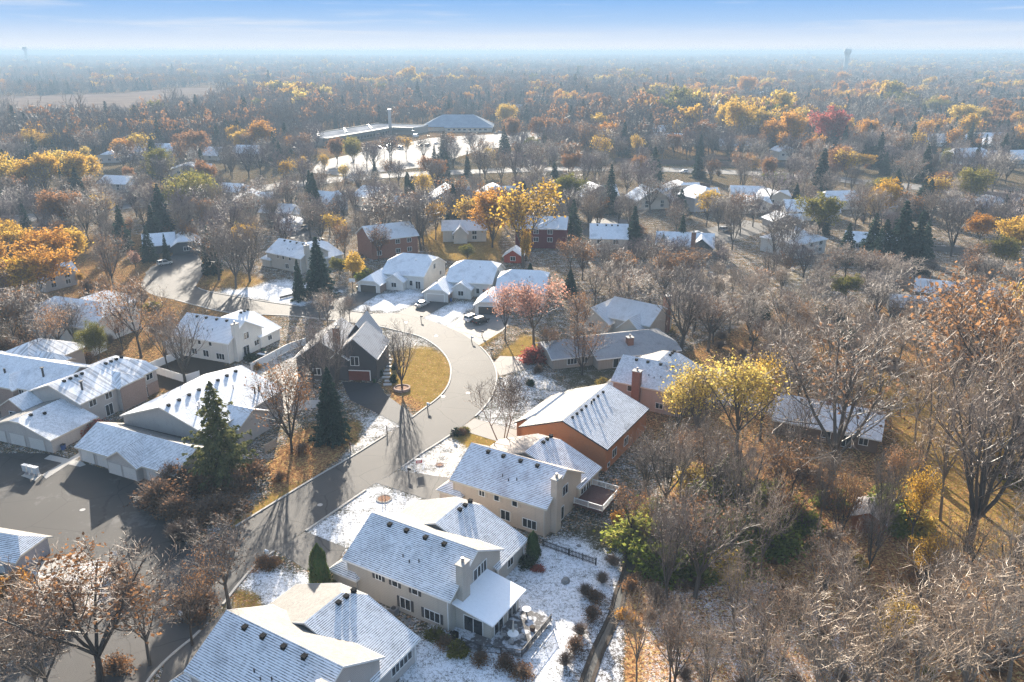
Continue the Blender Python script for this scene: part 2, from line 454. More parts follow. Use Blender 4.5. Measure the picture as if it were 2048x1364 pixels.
def leaf_points(tips, n, size, seed, keep=1.0, spread=.3, clump=None):
    rs = np.random.RandomState(seed)
    P = np.array([tuple(t[0]) for t in tips])
    if keep < 1:
        c = P[rs.randint(0, len(P), 9)]; d = np.min(np.linalg.norm(P[:, None] - c[None], axis=2), axis=1)
        P = P[np.argsort(d + rs.rand(len(d)) * d.mean())[:max(20, int(len(P) * keep))]]
    C = P[rs.randint(0, len(P), n)] + rs.normal(0, spread, (n, 3))
    A = rs.normal(size=(n, 3)); A /= np.linalg.norm(A, axis=1)[:, None]
    B = np.cross(A, rs.normal(size=(n, 3))); B /= np.linalg.norm(B, axis=1)[:, None]
    s = size * rs.uniform(.6, 1.4, n)[:, None]
    return quads(C, A * s * .62, B * s * .42), np.arange(n * 4).reshape(n, 4)
def crown_mesh(name, wb, twigmat, leaves=None, leafm=None):
    if leaves is None: return wb.mesh(name, twigmat)
    V, F = leaves
    W = np.array(wb.v); q4 = np.array([f for f in wb.f if len(f) == 4]); q3 = np.array([f for f in wb.f if len(f) == 3]).reshape(-1, 3)
    o = len(V)
    return fast_mesh(name, np.concatenate([V, W]), [F, q4 + o, q3 + o], [leafm, twigmat], [0] * len(F) + [1] * (len(q4) + len(q3)))
B_grey = barkmat('grey_bark', (.045, .037, .031), (.095, .08, .068))
B_dark = barkmat('dark_bark', (.022, .017, .015), (.05, .04, .034))
B_pale = barkmat('pale_bark', (.085, .068, .054), (.19, .155, .125))
T_grey = barkmat('grey_twigs', (.12, .09, .072), (.28, .215, .165))
T_purp = barkmat('purple_twigs', (.105, .075, .07), (.25, .18, .165))
T_pale = barkmat('pale_twigs', (.16, .11, .07), (.52, .40, .285))
T_brown = barkmat('brown_twigs', (.085, .054, .037), (.21, .14, .095))
L_gold = leafmat('golden_leaves', [(.344, .180, .025), (.492, .295, .041), (.541, .361, .074), (.410, .312, .066)])
L_yell = leafmat('yellow_leaves', [(.394, .254, .041), (.541, .377, .074), (.590, .451, .131), (.451, .361, .090)])
L_oran = leafmat('orange_leaves', [(.279, .115, .025), (.426, .205, .037), (.508, .271, .057), (.443, .271, .074)])
L_rust = leafmat('rust_leaves', [(.139, .070, .037), (.213, .107, .049), (.295, .156, .070), (.246, .148, .082)])
L_red = leafmat('red_leaves', [(.213, .041, .041), (.344, .082, .066), (.410, .148, .107), (.369, .164, .123)])
L_pink = leafmat('salmon_leaves', [(.32, .13, .085), (.46, .22, .15), (.54, .31, .23), (.40, .24, .19)])
L_green = leafmat('fresh_green_leaves', [(.06, .09, .016), (.13, .17, .03), (.24, .26, .055), (.34, .32, .08)])
L_olive = leafmat('olive_leaves', [(.07, .075, .015), (.12, .12, .025), (.18, .16, .035), (.28, .21, .05)])
L_will = leafmat('willow_leaves', [(.107, .115, .025), (.180, .172, .041), (.279, .221, .049), (.344, .246, .049)])
L_brown = leafmat('brown_leaves', [(.07, .04, .024), (.13, .072, .042), (.21, .12, .068), (.16, .10, .065)])
N_spruce = leafmat('spruce_needles', [(.016, .028, .022), (.03, .05, .038), (.05, .078, .058), (.075, .10, .07)], .2)
N_pine = leafmat('pine_needles', [(.04, .05, .022), (.085, .095, .04), (.15, .15, .06), (.21, .18, .085)], .35)
N_arb = leafmat('cedar_leaves', [(.012, .026, .014), (.022, .042, .02), (.04, .06, .028)], .2)
N_jun = leafmat('juniper_leaves', [(.02, .045, .015), (.04, .085, .025), (.08, .13, .04), (.12, .13, .04)], .25)

def conifer(seed, H, Rb, n=5200, size=.42, droop=.25, irregular=.15, base=.06, power=.85):
    rs = np.random.RandomState(seed)
    lev = int(H * 2.0); C = []; A = []; B = []
    br = MB()
    for i in range(lev):
        f = i / (lev - 1.0); z = H * (base + (1 - base) * f) 
        rad = Rb * (1 - f) ** power * rs.uniform(1 - irregular, 1 + irregular) + .12
        nb = max(4, int(11 * (1 - f) + 4)); a0 = rs.rand() * 6.28
        for k in range(nb):
            a = a0 + 6.283 * k / nb + rs.normal(0, .16); L = rad * rs.uniform(1 - 2 * irregular, 1 + irregular)
            m = max(3, int(n / (lev * 12.0) * (L / Rb + .5)))
            t = rs.uniform(.12, 1, m) ** .7
            zz = z - droop * L * t + .12 * L * t * t + rs.normal(0, .08, m)
            w = (1 - t) * .28 * L + .1
            off = rs.normal(0, 1, m) * w * .7
            c = np.stack([np.cos(a) * L * t - np.sin(a) * off, np.sin(a) * L * t + np.cos(a) * off, zz], 1)
            da = a + np.sign(off) * .6 + rs.normal(0, .3, m)
            s = size * rs.uniform(.6, 1.3, m)
            C.append(c); A.append(np.stack([np.cos(da) * s * .6, np.sin(da) * s * .6, -s * .22 + rs.normal(0, .08, m)], 1))
            B.append(np.stack([-np.sin(da) * s * .26, np.cos(da) * s * .26, rs.normal(0, .1, m)], 1))
            if rs.rand() < .8: br.tube([Vector((0, 0, z)), Vector((math.cos(a) * L * .85, math.sin(a) * L * .85, z - droop * L * .7))], [.05 * (1 - f) + .02, .015], 3)
    C, A, B = (np.concatenate(x) for x in (C, A, B))
    V = quads(C, A, B); F = np.arange(len(V)).reshape(-1, 4)
    tb = MB(); tb.tube([Vector((0, 0, -.2)), Vector((0, 0, H * .5)), Vector((0, 0, H * .98))], [H * .016, H * .009, .02], 7)
    b = len(tb.v); tb.v += br.v; tb.f += [tuple(i + b for i in f) for f in br.f]; tb.uv += br.uv; tb.mi += br.mi
    return tb, (V, F)
def column(seed, H, Rb, n=2600, size=.28, taper=.6):
    rs = np.random.RandomState(seed); f = rs.rand(n); a = rs.rand(n) * 6.283
    prof = np.minimum(1, (f + .02) * 9) * (1 - f ** 2.2 * taper - .3 * np.maximum(0, f - .8) / .2)
    r = Rb * prof * np.sqrt(rs.uniform(.45, 1.05, n)) * (1 + .12 * np.sin(a * 3 + f * 9))
    C = np.stack([np.cos(a) * r, np.sin(a) * r, f * H], 1)
    s = size * rs.uniform(.6, 1.4, n)[:, None]
    A = np.stack([np.cos(a) * .3 + rs.normal(0, .25, n), np.sin(a) * .3 + rs.normal(0, .25, n), np.ones(n)], 1) * s * .6
    B = np.stack([-np.sin(a), np.cos(a), rs.normal(0, .3, n)], 1) * s * .36
    tb = MB(); tb.tube([Vector((0, 0, -.2)), Vector((0, 0, H * .9))], [H * .014, .02], 5)
    return tb, (quads(C, A, B), np.arange(n * 4).reshape(n, 4))
def shrub_mesh(seed, H, W, n, size, twigs=90, leafm=None, twigm=None, name='leaves', dens=1.0):
    rs = np.random.RandomState(seed); rg = random.Random(seed)
    wb = MB()
    for k in range(twigs):
        a = rg.uniform(0, 6.283); e = rg.uniform(.1, 1.15); L = rg.uniform(.55, 1.05)
        d = Vector((math.cos(a) * math.sin(e) * W / 2, math.sin(a) * math.sin(e) * W / 2, math.cos(e) * H)) * L
        m = d * .5 + rdir(rg) * .12 * W / 2 + Vector((0, 0, .06 * H))
        wb.tube([Vector((math.cos(a) * .1, math.sin(a) * .1, -.05)), m, d], [.022, .015, .006], 3)
        for q in range(4):
            b = m.lerp(d, rg.uniform(0, .95)); wb.tube([b, b + (d.normalized() + rdir(rg) * .8) * H * .22], [.011, .005], 3)
    if not n: return wb.mesh(name, twigm)
    cl = rs.normal(size=(26, 3)); cl /= np.linalg.norm(cl, axis=1)[:, None]; cl[:, 2] = np.abs(cl[:, 2])
    cl *= rs.uniform(.5, .95, (26, 1)) * np.array([W / 2, W / 2, H])
    C = cl[rs.randint(0, 26, n)] + rs.normal(0, 1, (n, 3)) * np.array([W * .13, W * .13, H * .13])
    C[:, 2] = np.abs(C[:, 2])
    A = rs.normal(size=(n, 3)); A /= np.linalg.norm(A, axis=1)[:, None]; B = np.cross(A, rs.normal(size=(n, 3))); B /= np.linalg.norm(B, axis=1)[:, None]
    s = size * rs.uniform(.6, 1.4, n)[:, None]
    return crown_mesh(name, wb, twigm, (quads(C, A * s * .6, B * s * .42), np.arange(n * 4).reshape(n, 4)), leafm)

LIB = {}
def lib(key):
    """(trunk mesh, crown mesh, nominal height) for a kind of tree and a level of detail"""
    if key in LIB: return LIB[key]
    kind, q, k = key; sd = (sum(map(ord, kind)) * 37 + k * 101) % 9973
    c = {'hi': (8, 7, 5), 'mid': (8, 7, 6), 'lo': (6, 6)}[q]; rt = {'hi': .016, 'mid': .025, 'lo': .05}[q]
    sh = [dict(fork=.25, nl=6, spread=40), dict(fork=.20, nl=7, spread=34, up=.16), dict(fork=.32, nl=6, spread=46, up=.08), dict(fork=.16, nl=7, spread=30, up=.18, shape=1.05)][k % 4]
    H = 12.0; nl = {'hi': 13000, 'mid': 6000, 'lo': 1500}[q]; ls = {'hi': .19, 'mid': .31, 'lo': .65}[q]
    if kind in ('bare', 'pale', 'half', 'purp'):
        bk, tw = {'bare': (B_grey, T_grey), 'purp': (B_dark, T_purp), 'pale': (B_pale if k % 2 else B_grey, T_pale), 'half': (B_dark, T_brown)}[kind]
        if kind == 'pale': sh = [dict(fork=.38, nl=5, spread=28, up=.2), dict(fork=.3, nl=5, spread=36, up=.12), dict(fork=.22, nl=6, spread=30, up=.2), dict(fork=.45, nl=5, spread=34, up=.1)][k % 4]
        if kind == 'pale' and q == 'hi': c = (6, 6, 4); rt = .017; sh['ltw'] = 1.15; sh['wob'] = .19; sh['r0'] = .014
        if kind in ('bare', 'purp'): sh['r0'] = .021
        tb, wb, tips = skeleton(sd, H, counts=c, rtw=rt, **sh)
        lv = leaf_points(tips, nl // 12, ls, sd, .35) if kind == 'half' else (leaf_points(tips, nl // 50, ls, sd, .5) if kind == 'bare' and k % 2 == 0 and q != 'lo' else None)
        cr = crown_mesh('twigs', wb, tw, lv, L_rust if kind == 'half' else L_brown)
    elif kind == 'clump':
        tb, wb, tips = skeleton(sd, H, trunks=3, fork=.42, nl=9, spread=30, counts=c, rtw=rt, up=.14, r0=.014)
        cr = crown_mesh('twigs', wb, T_brown)
        return LIB.setdefault(key, (tb.mesh('trunk', barkmat('birch_bark', (.16, .09, .06), (.26, .16, .11))), cr, H))
    elif kind in ('leafy', 'thin', 'willow'):
        if kind == 'thin': sh = dict(fork=.3, nl=6, spread=32, up=.16)
        if kind == 'willow': sh = dict(fork=.2, nl=8, spread=48, up=.02)
        tb, wb, tips = skeleton(sd, H, counts=(c[0], c[1], 4) if len(c) > 2 else c, rtw=rt, **sh)
        n = nl if kind != 'thin' else int(nl * .21)
        lv = leaf_points(tips, n, ls, sd, (.6) if kind == 'thin' else 1.0, .34 if kind != 'willow' else .45)
        bk = B_dark if k % 2 else B_grey
        cr = crown_mesh('crown', wb, T_brown, lv, L_gold)
    elif kind == 'spruce':
        tb, lv = conifer(sd, H, 2.7 + .5 * (k % 3), {'hi': 9000, 'mid': 4200, 'lo': 900}[q], {'hi': .40, 'mid': .55, 'lo': 1.05}[q])
        cr = fast_mesh('crown', lv[0], [lv[1]], [N_spruce]); bk = B_dark
    elif kind == 'pine':
        tb, lv = conifer(sd, H, 3.6, {'hi': 7000, 'mid': 4000, 'lo': 900}[q], {'hi': .42, 'mid': .6, 'lo': 1.0}[q], droop=.05, irregular=.32, base=.1, power=.78)
        cr = fast_mesh('crown', lv[0], [lv[1]], [N_pine]); bk = B_dark
    elif kind == 'cedar':
        H = 6.0; tb, lv = column(sd, H, 1.15, {'hi': 4200, 'mid': 2000, 'lo': 600}[q], {'hi': .22, 'mid': .34, 'lo': .6}[q]); cr = fast_mesh('crown', lv[0], [lv[1]], [N_arb]); bk = B_dark
    elif kind == 'juniper':
        H = 6.0; tb, lv = column(sd, H, 1.5, 4600, .26, .75); cr = fast_mesh('crown', lv[0], [lv[1]], [N_jun]); bk = B_dark
    LIB[key] = (tb.mesh('trunk', bk, smooth=False), cr, H); return LIB[key]
SHL = {}
def shlib(kind, k):
    if (kind, k) in SHL: return SHL[(kind, k)]
    a = {'green': (1700, .2, 110, L_green, T_brown), 'olive': (1700, .24, 60, L_olive, T_brown), 'orange': (1300, .19, 110, L_oran, T_brown), 'red': (1700, .22, 70, L_red, T_purp),
         'brown': (900, .15, 200, L_brown, T_brown), 'bare': (0, 0, 230, None, T_brown), 'palebare': (0, 0, 230, None, T_pale), 'yellow': (1500, .22, 60, L_yell, T_brown), 'rust': (700, .17, 180, L_rust, T_brown), 'dark': (1900, .24, 40, N_arb, B_dark)}[kind]
    SHL[(kind, k)] = shrub_mesh(k * 17 + sum(map(ord, kind)), 2.0, 2.4, a[0], a[1], a[2], a[3], a[4], 'shrub'); return SHL[(kind, k)]

TREES = []          # (x, y, kind) of everything planted, for spacing
KINDS = {           # kind: (library, name, adjective phrase, category, leaf override)
 'bare': ('bare', 'bare_tree', 'bare grey brown tree', None), 'pale': ('pale', 'pale_tree', 'bare tree with pale tan twigs', None), 'purp': ('purp', 'twiggy_tree', 'bare purple brown twiggy tree', None),
 'half': ('half', 'rusty_tree', 'nearly bare rust leaved tree', None), 'clump': ('clump', 'birch_tree', 'bare three stemmed birch', None),
 'gold': ('leafy', 'golden_tree', 'golden leaved tree', L_gold), 'yell': ('leafy', 'yellow_tree', 'pale yellow leaved tree', L_yell), 'oran': ('leafy', 'orange_tree', 'orange leaved tree', L_oran),
 'rust': ('leafy', 'rusty_tree', 'rust brown leaved tree', L_rust), 'red': ('leafy', 'red_tree', 'red leaved tree', L_red), 'pink': ('thin', 'pink_tree', 'salmon pink leaved tree', L_pink),
 'tgold': ('thin', 'golden_tree', 'sparse golden leaved tree', L_gold), 'tyell': ('thin', 'yellow_tree', 'sparse pale yellow leaved tree', L_yell), 'toran': ('thin', 'orange_tree', 'sparse orange leaved tree', L_oran),
 'olive': ('leafy', 'olive_tree', 'olive green leafy tree', L_olive), 'will': ('willow', 'willow_tree', 'broad olive gold willow', L_will),
 'spru': ('spruce', 'spruce_tree', 'dark blue green spruce', None), 'pine': ('pine', 'pine_tree', 'loose limbed pine', None), 'cedar': ('cedar', 'cedar_tree', 'dark columnar cedar', None), 'juni': ('juniper', 'juniper_tree', 'bright green upright juniper', None)}
PEND = []
def tree(kind, x, y, h, w=1.0, label=None, near=None, rz=None, sc=None):
    d = math.hypot(x, y); q = 'hi' if d < 205 else 'mid'
    K = KINDS[kind]; nv = 1 if kind in ('clump', 'juni') else (4 if K[0] in ('bare', 'pale', 'half', 'purp', 'leafy') else 3)
    k = rnd.randrange(nv); tr, cr, H0 = lib((K[0], q, k)); s = h / H0
    e = bpy.data.objects.new(K[1], None); COL.objects.link(e)
    e.location = (x, y, 0); e.rotation_euler = (0, 0, rnd.uniform(0, 6.28) if rz is None else rz); e.scale = (s * w, s * w, s)
    e.empty_display_size = .5
    t = link('trunk', tr, e); c = link('crown', cr, e)
    if K[3] is not None and len(cr.materials):
        c.material_slots[0].link = 'OBJECT'; c.material_slots[0].material = K[3]
    e['category'] = 'tree'; TREES.append((x, y, kind)); PEND.append((e, kind, x, y, h, label))
    return e
def ptree(kind, u, vb, vt, w=1.0, label=None, **k):
    """a tree by the foot of its trunk and its top in the photo"""
    x, y = at(u, vb); lo, hi = .5, 40.0
    for _ in range(30):
        m = (lo + hi) / 2
        if proj(x, y, m)[1] > vt: lo = m
        else: hi = m
    return tree(kind, x, y, max(2.0, lo), w, label, **k)
SHN = {'green': 'bright green leafy shrub', 'olive': 'olive green shrub', 'orange': 'orange leaved shrub', 'red': 'red leaved shrub', 'brown': 'large brown leaved shrub', 'bare': 'bare brown twiggy shrub', 'palebare': 'bare pale twiggy shrub', 'yellow': 'yellow leaved shrub', 'rust': 'rust brown shrub', 'dark': 'dark green clipped shrub'}
def shrub(kind, x, y, h, w=1.0, label=None):
    o = bpy.data.objects.new('shrub', shlib(kind, rnd.randrange(3))); COL.objects.link(o)
    s = h / 2.0; o.location = (x, y, 0); o.rotation_euler = (0, 0, rnd.uniform(0, 6.28)); o.scale = (s * w * rnd.uniform(.75, 1.35), s * w * rnd.uniform(.75, 1.35), s * rnd.uniform(.8, 1.15))
    o['category'] = 'shrub'; PEND.append((o, 'S' + kind, x, y, h, label)); return o
def pshrub(kind, u, v, h, w=1.0, label=None): x, y = at(u, v); return shrub(kind, x, y, h, w, label)
def describe():
    """give every tree and shrub a label that says which one it is; look-alikes nothing tells apart share one and a group"""
    cand = {}
    def opts(e, kind, x, y, h, label):
        base = SHN[kind[1:]] if kind[0] == 'S' else KINDS[kind][2]
        ls = sorted(LAND, key=lambda l: math.hypot(l[0] - x, l[1] - y))[:4]
        for i, (lx, ly, nm) in enumerate(ls):
            d = math.hypot(x, y); ux, uy = x / d, y / d
            f = (x - lx) * ux + (y - ly) * uy; sd = (x - lx) * uy - (y - ly) * ux
            far = math.hypot(x - lx, y - ly) > 34
            if far: rel = 'well behind' if f > abs(sd) else 'well in front of' if -f > abs(sd) else 'some way right of' if sd > 0 else 'some way left of'
            else: rel = 'behind' if f > abs(sd) else 'in front of' if -f > abs(sd) else 'right of' if sd > 0 else 'left of'
            for siz in ('tall ', 'low ') if h > 10.5 or h < 7 else ('mid height ',):
                if (siz == 'tall ') != (h > 10.5) and siz != 'mid height ': continue
                s_ = siz + base + ' ' + rel + ' ' + nm
                if len(s_.split()) > 16: s_ = siz + base + ' ' + rel + ' ' + re.split(r' (?:in|behind|left|right|beyond|above|by|under|below|before|cut|with|among|near|half|beside|at|far|on|of)\b', nm)[0]
                if len(s_.split()) <= 16: yield s_
    for p in PEND:
        e, label = p[0], p[5]
        if label: e['label'] = label; USED.add(label); continue
        got = None
        for t in opts(*p):
            if t not in USED: got = t; break
        if got is None: got = next(opts(*p), None) or (SHN[p[1][1:]] if p[1][0] == 'S' else KINDS[p[1]][2]) + ' among the far houses'
        USED.add(got); e['label'] = got; cand.setdefault(got, []).append(e)
    n = {}
    for p in PEND:
        nm = p[0].name.split('.')[0]; n[nm] = n.get(nm, 0) + 1
    for p in PEND:
        nm = p[0].name.split('.')[0]
        if n[nm] > 1: p[0]['group'] = nm.replace('_', ' ') + 's of the neighbourhood'
# ------------------------------------------------------------------ ground
def inpoly(U, V, poly):
    r = np.zeros(U.shape, bool); n = len(poly)
    for i in range(n):
        x1, y1 = poly[i]; x2, y2 = poly[(i + 1) % n]
        if y1 == y2: continue
        r ^= ((V >= min(y1, y2)) & (V < max(y1, y2))) & (U < (x2 - x1) * (V - y1) / (y2 - y1) + x1)
    return r
ZONES = [  # photo outline, snow, gold grass, fallen leaves, bare soil
 ([(-2500, 470), (4500, 470), (4500, 1500), (-2500, 1500)], .44, .22, .36, .2),
 ([(-400, 480), (330, 470), (560, 620), (300, 800), (-400, 800)], .25, .25, .55, .3),
 ([(790, 700), (850, 690), (897, 715), (903, 745), (898, 773), (870, 805), (845, 818), (800, 800), (766, 775), (780, 740)], .27, .9, .33, 0),
 ([(755, 655), (837, 672), (884, 702), (850, 692), (785, 705)], .55, .5, .1, 0),
 ([(764, 765), (780, 768), (806, 790), (850, 808), (845, 820), (790, 800)], .12, .3, 1, 0),
 ([(630, 955), (702, 913), (812, 845), (765, 828), (700, 840), (685, 880), (690, 905)], .6, .5, .2, 0),
 ([(685, 850), (720, 838), (715, 880), (690, 895)], .15, .7, .6, 0),
 ([(555, 1000), (625, 955), (690, 905), (685, 840), (600, 860), (540, 930)], .06, .15, 1, .2),
 ([(450, 1066), (602, 975), (635, 945), (550, 985), (470, 1045)], .02, 1, .35, 0),
 ([(611, 1064), (752, 968), (885, 1010), (870, 1050), (690, 1100)], .66, .3, 0, 0),
 ([(796, 940), (905, 868), (1000, 890), (945, 915), (890, 965)], .62, .55, .1, 0),
 ([(900, 870), (930, 862), (1010, 885), (1010, 910), (950, 905)], .12, 1, .3, 0),
 ([(500, 1140), (615, 1145), (640, 1190), (570, 1250), (460, 1230)], .70, .35, 0, 0),
 ([(470, 1185), (515, 1185), (525, 1225), (470, 1225)], .3, 1, .5, 0),
 ([(948, 838), (985, 798), (1110, 805), (1050, 865), (975, 852)], .55, .4, .1, 0),
 ([(990, 765), (1060, 735), (1165, 800), (985, 800)], .6, .5, .15, 0),
 ([(1110, 725), (1250, 735), (1230, 790), (1160, 800)], .38, .3, .1, .1),
 ([(700, 622), (756, 590), (830, 575), (856, 592), (795, 624)], .72, .25, 0, 0),
 ([(842, 637), (905, 606), (962, 605), (893, 652)], .72, .25, 0, 0),
 ([(925, 668), (960, 660), (1010, 668), (958, 692)], .1, 1, .3, 0),
 ([(985, 718), (1050, 668), (1110, 700), (1060, 715)], .2, .85, .3, 0),
 ([(416, 584), (560, 560), (700, 580), (605, 612), (469, 593)], .72, .3, .1, 0),
 ([(395, 570), (440, 535), (540, 560), (480, 580)], .3, .7, .5, .1),
 ([(780, 1400), (825, 1290), (1000, 1120), (1100, 1080), (1250, 1060), (1235, 1180), (1165, 1290), (1100, 1400)], .72, .15, 0, .1),
 ([(1080, 1400), (1165, 1270), (1245, 1150), (1300, 1180), (1290, 1400)], .58, .1, .25, .9),
 ([(1130, 1060), (1250, 1050), (1235, 1110), (1200, 1100)], .35, .2, .2, .3),
 ([(1240, 900), (1380, 700), (1560, 620), (1900, 600), (2400, 620), (2400, 1100), (1800, 1060), (1500, 900)], .22, .25, .62, .25),
 ([(1250, 1500), (1250, 1090), (1420, 880), (1600, 900), (1800, 1060), (2300, 1100), (2300, 1500)], .26, .12, .95, .12),
 ([(1275, 1420), (1290, 1180), (1500, 1130), (1700, 1240), (1800, 1420)], .47, .1, .8, .1),
 ([(1700, 750), (1800, 740), (2300, 700), (2300, 1140), (1890, 1110), (1790, 990), (1800, 860)], .03, 1, .45, 0),
 ([(1250, 612), (1325, 635), (1345, 662), (1255, 660)], .02, 1, .1, 0),
 ([(1560, 540), (1600, 545), (1650, 610), (1610, 620)], .5, .75, .1, 0),
 ([(1350, 730), (1600, 740), (1550, 830), (1380, 800)], .55, .2, .5, .2),
 ([(60, 1135), (215, 1120), (290, 1140), (230, 1195), (60, 1280), (-60, 1230)], .6, .6, .4, .1),
 ([(290, 730), (400, 700), (470, 740), (420, 790), (300, 780)], .15, .1, .5, 1),
 ([(500, 740), (590, 690), (600, 800), (560, 840), (520, 800)], .55, .5, .3, .3),
 ([(840, 480), (900, 440), (1000, 440), (1000, 520), (880, 520)], .2, .9, .4, 0),
]
def hill(x, y):
    d = np.clip((y - 1500) / 5000, 0, 1); d = d * d * (3 - 2 * d)
    return d * (24 + 8 * np.sin(x * .00085 + 1.1) * np.cos(y * .0006) + 6 * np.clip(x / 4000, -1, 1.5) + 3 * np.sin(x * .0026 + y * .001))
def make_ground():
    ys = [-160, -100, -40, 0, 20, 35]; y = 45.0
    while y < 13500: ys.append(y); y *= 1.0088 if y < 420 else 1.03
    ys = np.array(ys); cs = np.concatenate([np.linspace(-1.3, -.74, 12)[:-1], np.linspace(-.74, .74, 330), np.linspace(.74, 1.3, 12)[1:]])
    Y, Cc = np.meshgrid(ys, cs, indexing='ij'); X = np.clip(Cc * (np.maximum(Y, 35) * .95 + 15), -9800, 9800)
    dd = Y * CP + CH * SP; ok = dd > 5; dd = np.where(ok, dd, 5)
    U = 1024 + F * X / dd; V = np.where(ok, 682 - F * (Y * SP - CH * CP) / dd, 4000)
    rs = np.random.RandomState(5)
    A = np.zeros(X.shape + (4,)); A[..., 0] = .42; A[..., 1] = .3; A[..., 2] = .35; A[..., 3] = .1
    for poly, *vals in ZONES:
        m = inpoly(U + rs.normal(0, 2.0, U.shape), V + rs.normal(0, 1.2, U.shape), poly); A[m] = vals
    A[(Y > 420)] = (.36, .15, .3, .35); A[(Y > 560)] = (-.7, .1, .5, .55)
    for _ in range(2): A[1:-1, 1:-1] = (A[1:-1, 1:-1] * 2 + A[:-2, 1:-1] + A[2:, 1:-1] + A[1:-1, :-2] + A[1:-1, 2:]) / 6
    Z = hill(X, Y); n, m = X.shape
    idx = np.arange(n * m).reshape(n, m)
    Fq = np.stack([idx[:-1, :-1], idx[:-1, 1:], idx[1:, 1:], idx[1:, :-1]], -1).reshape(-1, 4)
    t = NT('ground_cover'); p = t.pos()
    at_ = t.n('ShaderNodeVertexColor', layer_name='cover'); sp = t.n('ShaderNodeSeparateColor', {0: at_.outputs[0]})
    n0 = t.noise(p, .09, 4); n1 = t.noise(p, .45, 5, .6); n2 = t.noise(p, 2.3, 4, .65); n3 = t.noise(p, 7, 3, .6)
    vo = t.n('ShaderNodeTexVoronoi', {'Vector': p, 'Scale': 4.6}); lv = t.n('ShaderNodeSeparateColor', {0: vo.outputs['Color']})
    grass = t.mix(n2, (.035, .034, .018, 1), (.09, .075, .04, 1))
    gold = t.mix(t.sstep(n1, .3, .7), (.22, .145, .034, 1), (.33, .215, .058, 1)); gold = t.mix(t.sstep(t.math('ADD', t.math('MULTIPLY', n2, .6), t.math('MULTIPLY', n3, .5)), .42, .72), gold, (.13, .105, .035, 1))
    c = t.mix(t.sstep(t.math('ADD', sp.outputs[1], t.math('MULTIPLY', t.math('SUBTRACT', n1, .5), .9)), .35, .75), grass, gold)
    leaf = t.mix(lv.outputs[0], (.10, .05, .025, 1), (.40, .21, .09, 1)); leaf = t.mix(t.sstep(lv.outputs[1], .82, .9), leaf, (.42, .29, .11, 1))
    c = t.mix(t.sstep(t.math('ADD', sp.outputs[2], t.math('MULTIPLY', t.math('SUBTRACT', t.math('ADD', t.math('MULTIPLY', n2, .6), t.math('MULTIPLY', lv.outputs[2], .4)), .5), 1.5)), .42, .62), c, leaf)
    soil = t.mix(n3, (.035, .026, .02, 1), (.09, .07, .05, 1))
    c = t.mix(t.sstep(t.math('ADD', at_.outputs[1], t.math('MULTIPLY', t.math('SUBTRACT', n1, .5), 1.6)), .5, .75), c, soil)
    sn = t.math('ADD', t.math('ADD', sp.outputs[0], t.math('MULTIPLY', t.math('SUBTRACT', n1, .5), .55)), t.math('ADD', t.math('MULTIPLY', t.math('SUBTRACT', n2, .5), .85), t.math('MULTIPLY', t.math('SUBTRACT', n3, .5), 1.0)))
    sm = t.sstep(sn, .40, .84)
    c = t.mix(t.math('MULTIPLY', sm, .95), c, (.84, .85, .88, 1))
    mat = t.bsdf(c, .95, .0, t.bump(t.math('ADD', n3, n2), .5, .08))
    me = fast_mesh('ground', np.stack([X, Y, Z], -1).reshape(-1, 3), [Fq], [mat])
    ca = me.color_attributes.new('cover', 'FLOAT_COLOR', 'POINT'); ca.data.foreach_set('color', A.reshape(-1).astype(np.float32))
    me.polygons.foreach_set('use_smooth', [True] * len(me.polygons))
    return struct(link('ground', me))
make_ground()

# roads and drives -------------------------------------------------
def asphalt(name, col, var=.25, patches=0.0, pc=(.3, .3, .3), rough=.8, spec=.22):
    t = NT(name); p = t.pos(); a = t.noise(p, .12, 5); b = t.noise(p, 9, 3); s = t.noise(p, .9, 4, .6)
    c = t.mix(a, c4([x * (1 - var) for x in col]), c4([x * (1 + var) for x in col])); c = t.mix(t.math('MULTIPLY', b, .3), c, c4([x * .6 for x in col]))
    v = t.n('ShaderNodeTexVoronoi', {'Vector': t.n('ShaderNodeVectorMath', {0: p, 1: t.n('ShaderNodeTexNoise', {'Vector': p, 'Scale': .35}).outputs['Color']}, operation='ADD').outputs[0], 'Scale': .11}, feature='DISTANCE_TO_EDGE')
    c = t.mix(t.math('MULTIPLY', t.math('SUBTRACT', 1.0, t.sstep(v.outputs[0], .0, .013)), .75), c, c4([x * .35 for x in col]))
    if patches: c = t.mix(t.math('MULTIPLY', t.sstep(t.math('ADD', t.math('MULTIPLY', a, .6), t.math('MULTIPLY', s, .4)), .53, .62), patches), c, c4(pc))
    return t.bsdf(c, rough, spec, t.bump(b, .25, .02))
A_road = asphalt('street_asphalt', (.072, .067, .063), .25, .45, (.075, .07, .066)); A_lot = asphalt('lot_asphalt', (.042, .038, .035), .3, .3, (.15, .145, .14), .75, .2)
A_drive = asphalt('drive_asphalt', (.085, .08, .076)); A_dark = asphalt('sealed_drive', (.045, .045, .048)); A_conc = asphalt('concrete_drive', (.24, .215, .19), .12)
A_far = asphalt('far_lot_asphalt', (.20, .19, .18), .4, .5, (.42, .42, .43), .9, .1); A_hwy = asphalt('highway_asphalt', (.17, .16, .15), .25, 0, (0, 0, 0), .9, .12)
def sheet(name, pts, z, mat, world=False):
    b = MB(); P = [(*(p if world else at(*p)), z) for p in pts]
    ar = sum(P[i][0] * P[(i + 1) % len(P)][1] - P[(i + 1) % len(P)][0] * P[i][1] for i in range(len(P)))
    b.poly(P if ar > 0 else P[::-1]); return struct(build(name, b, mat))
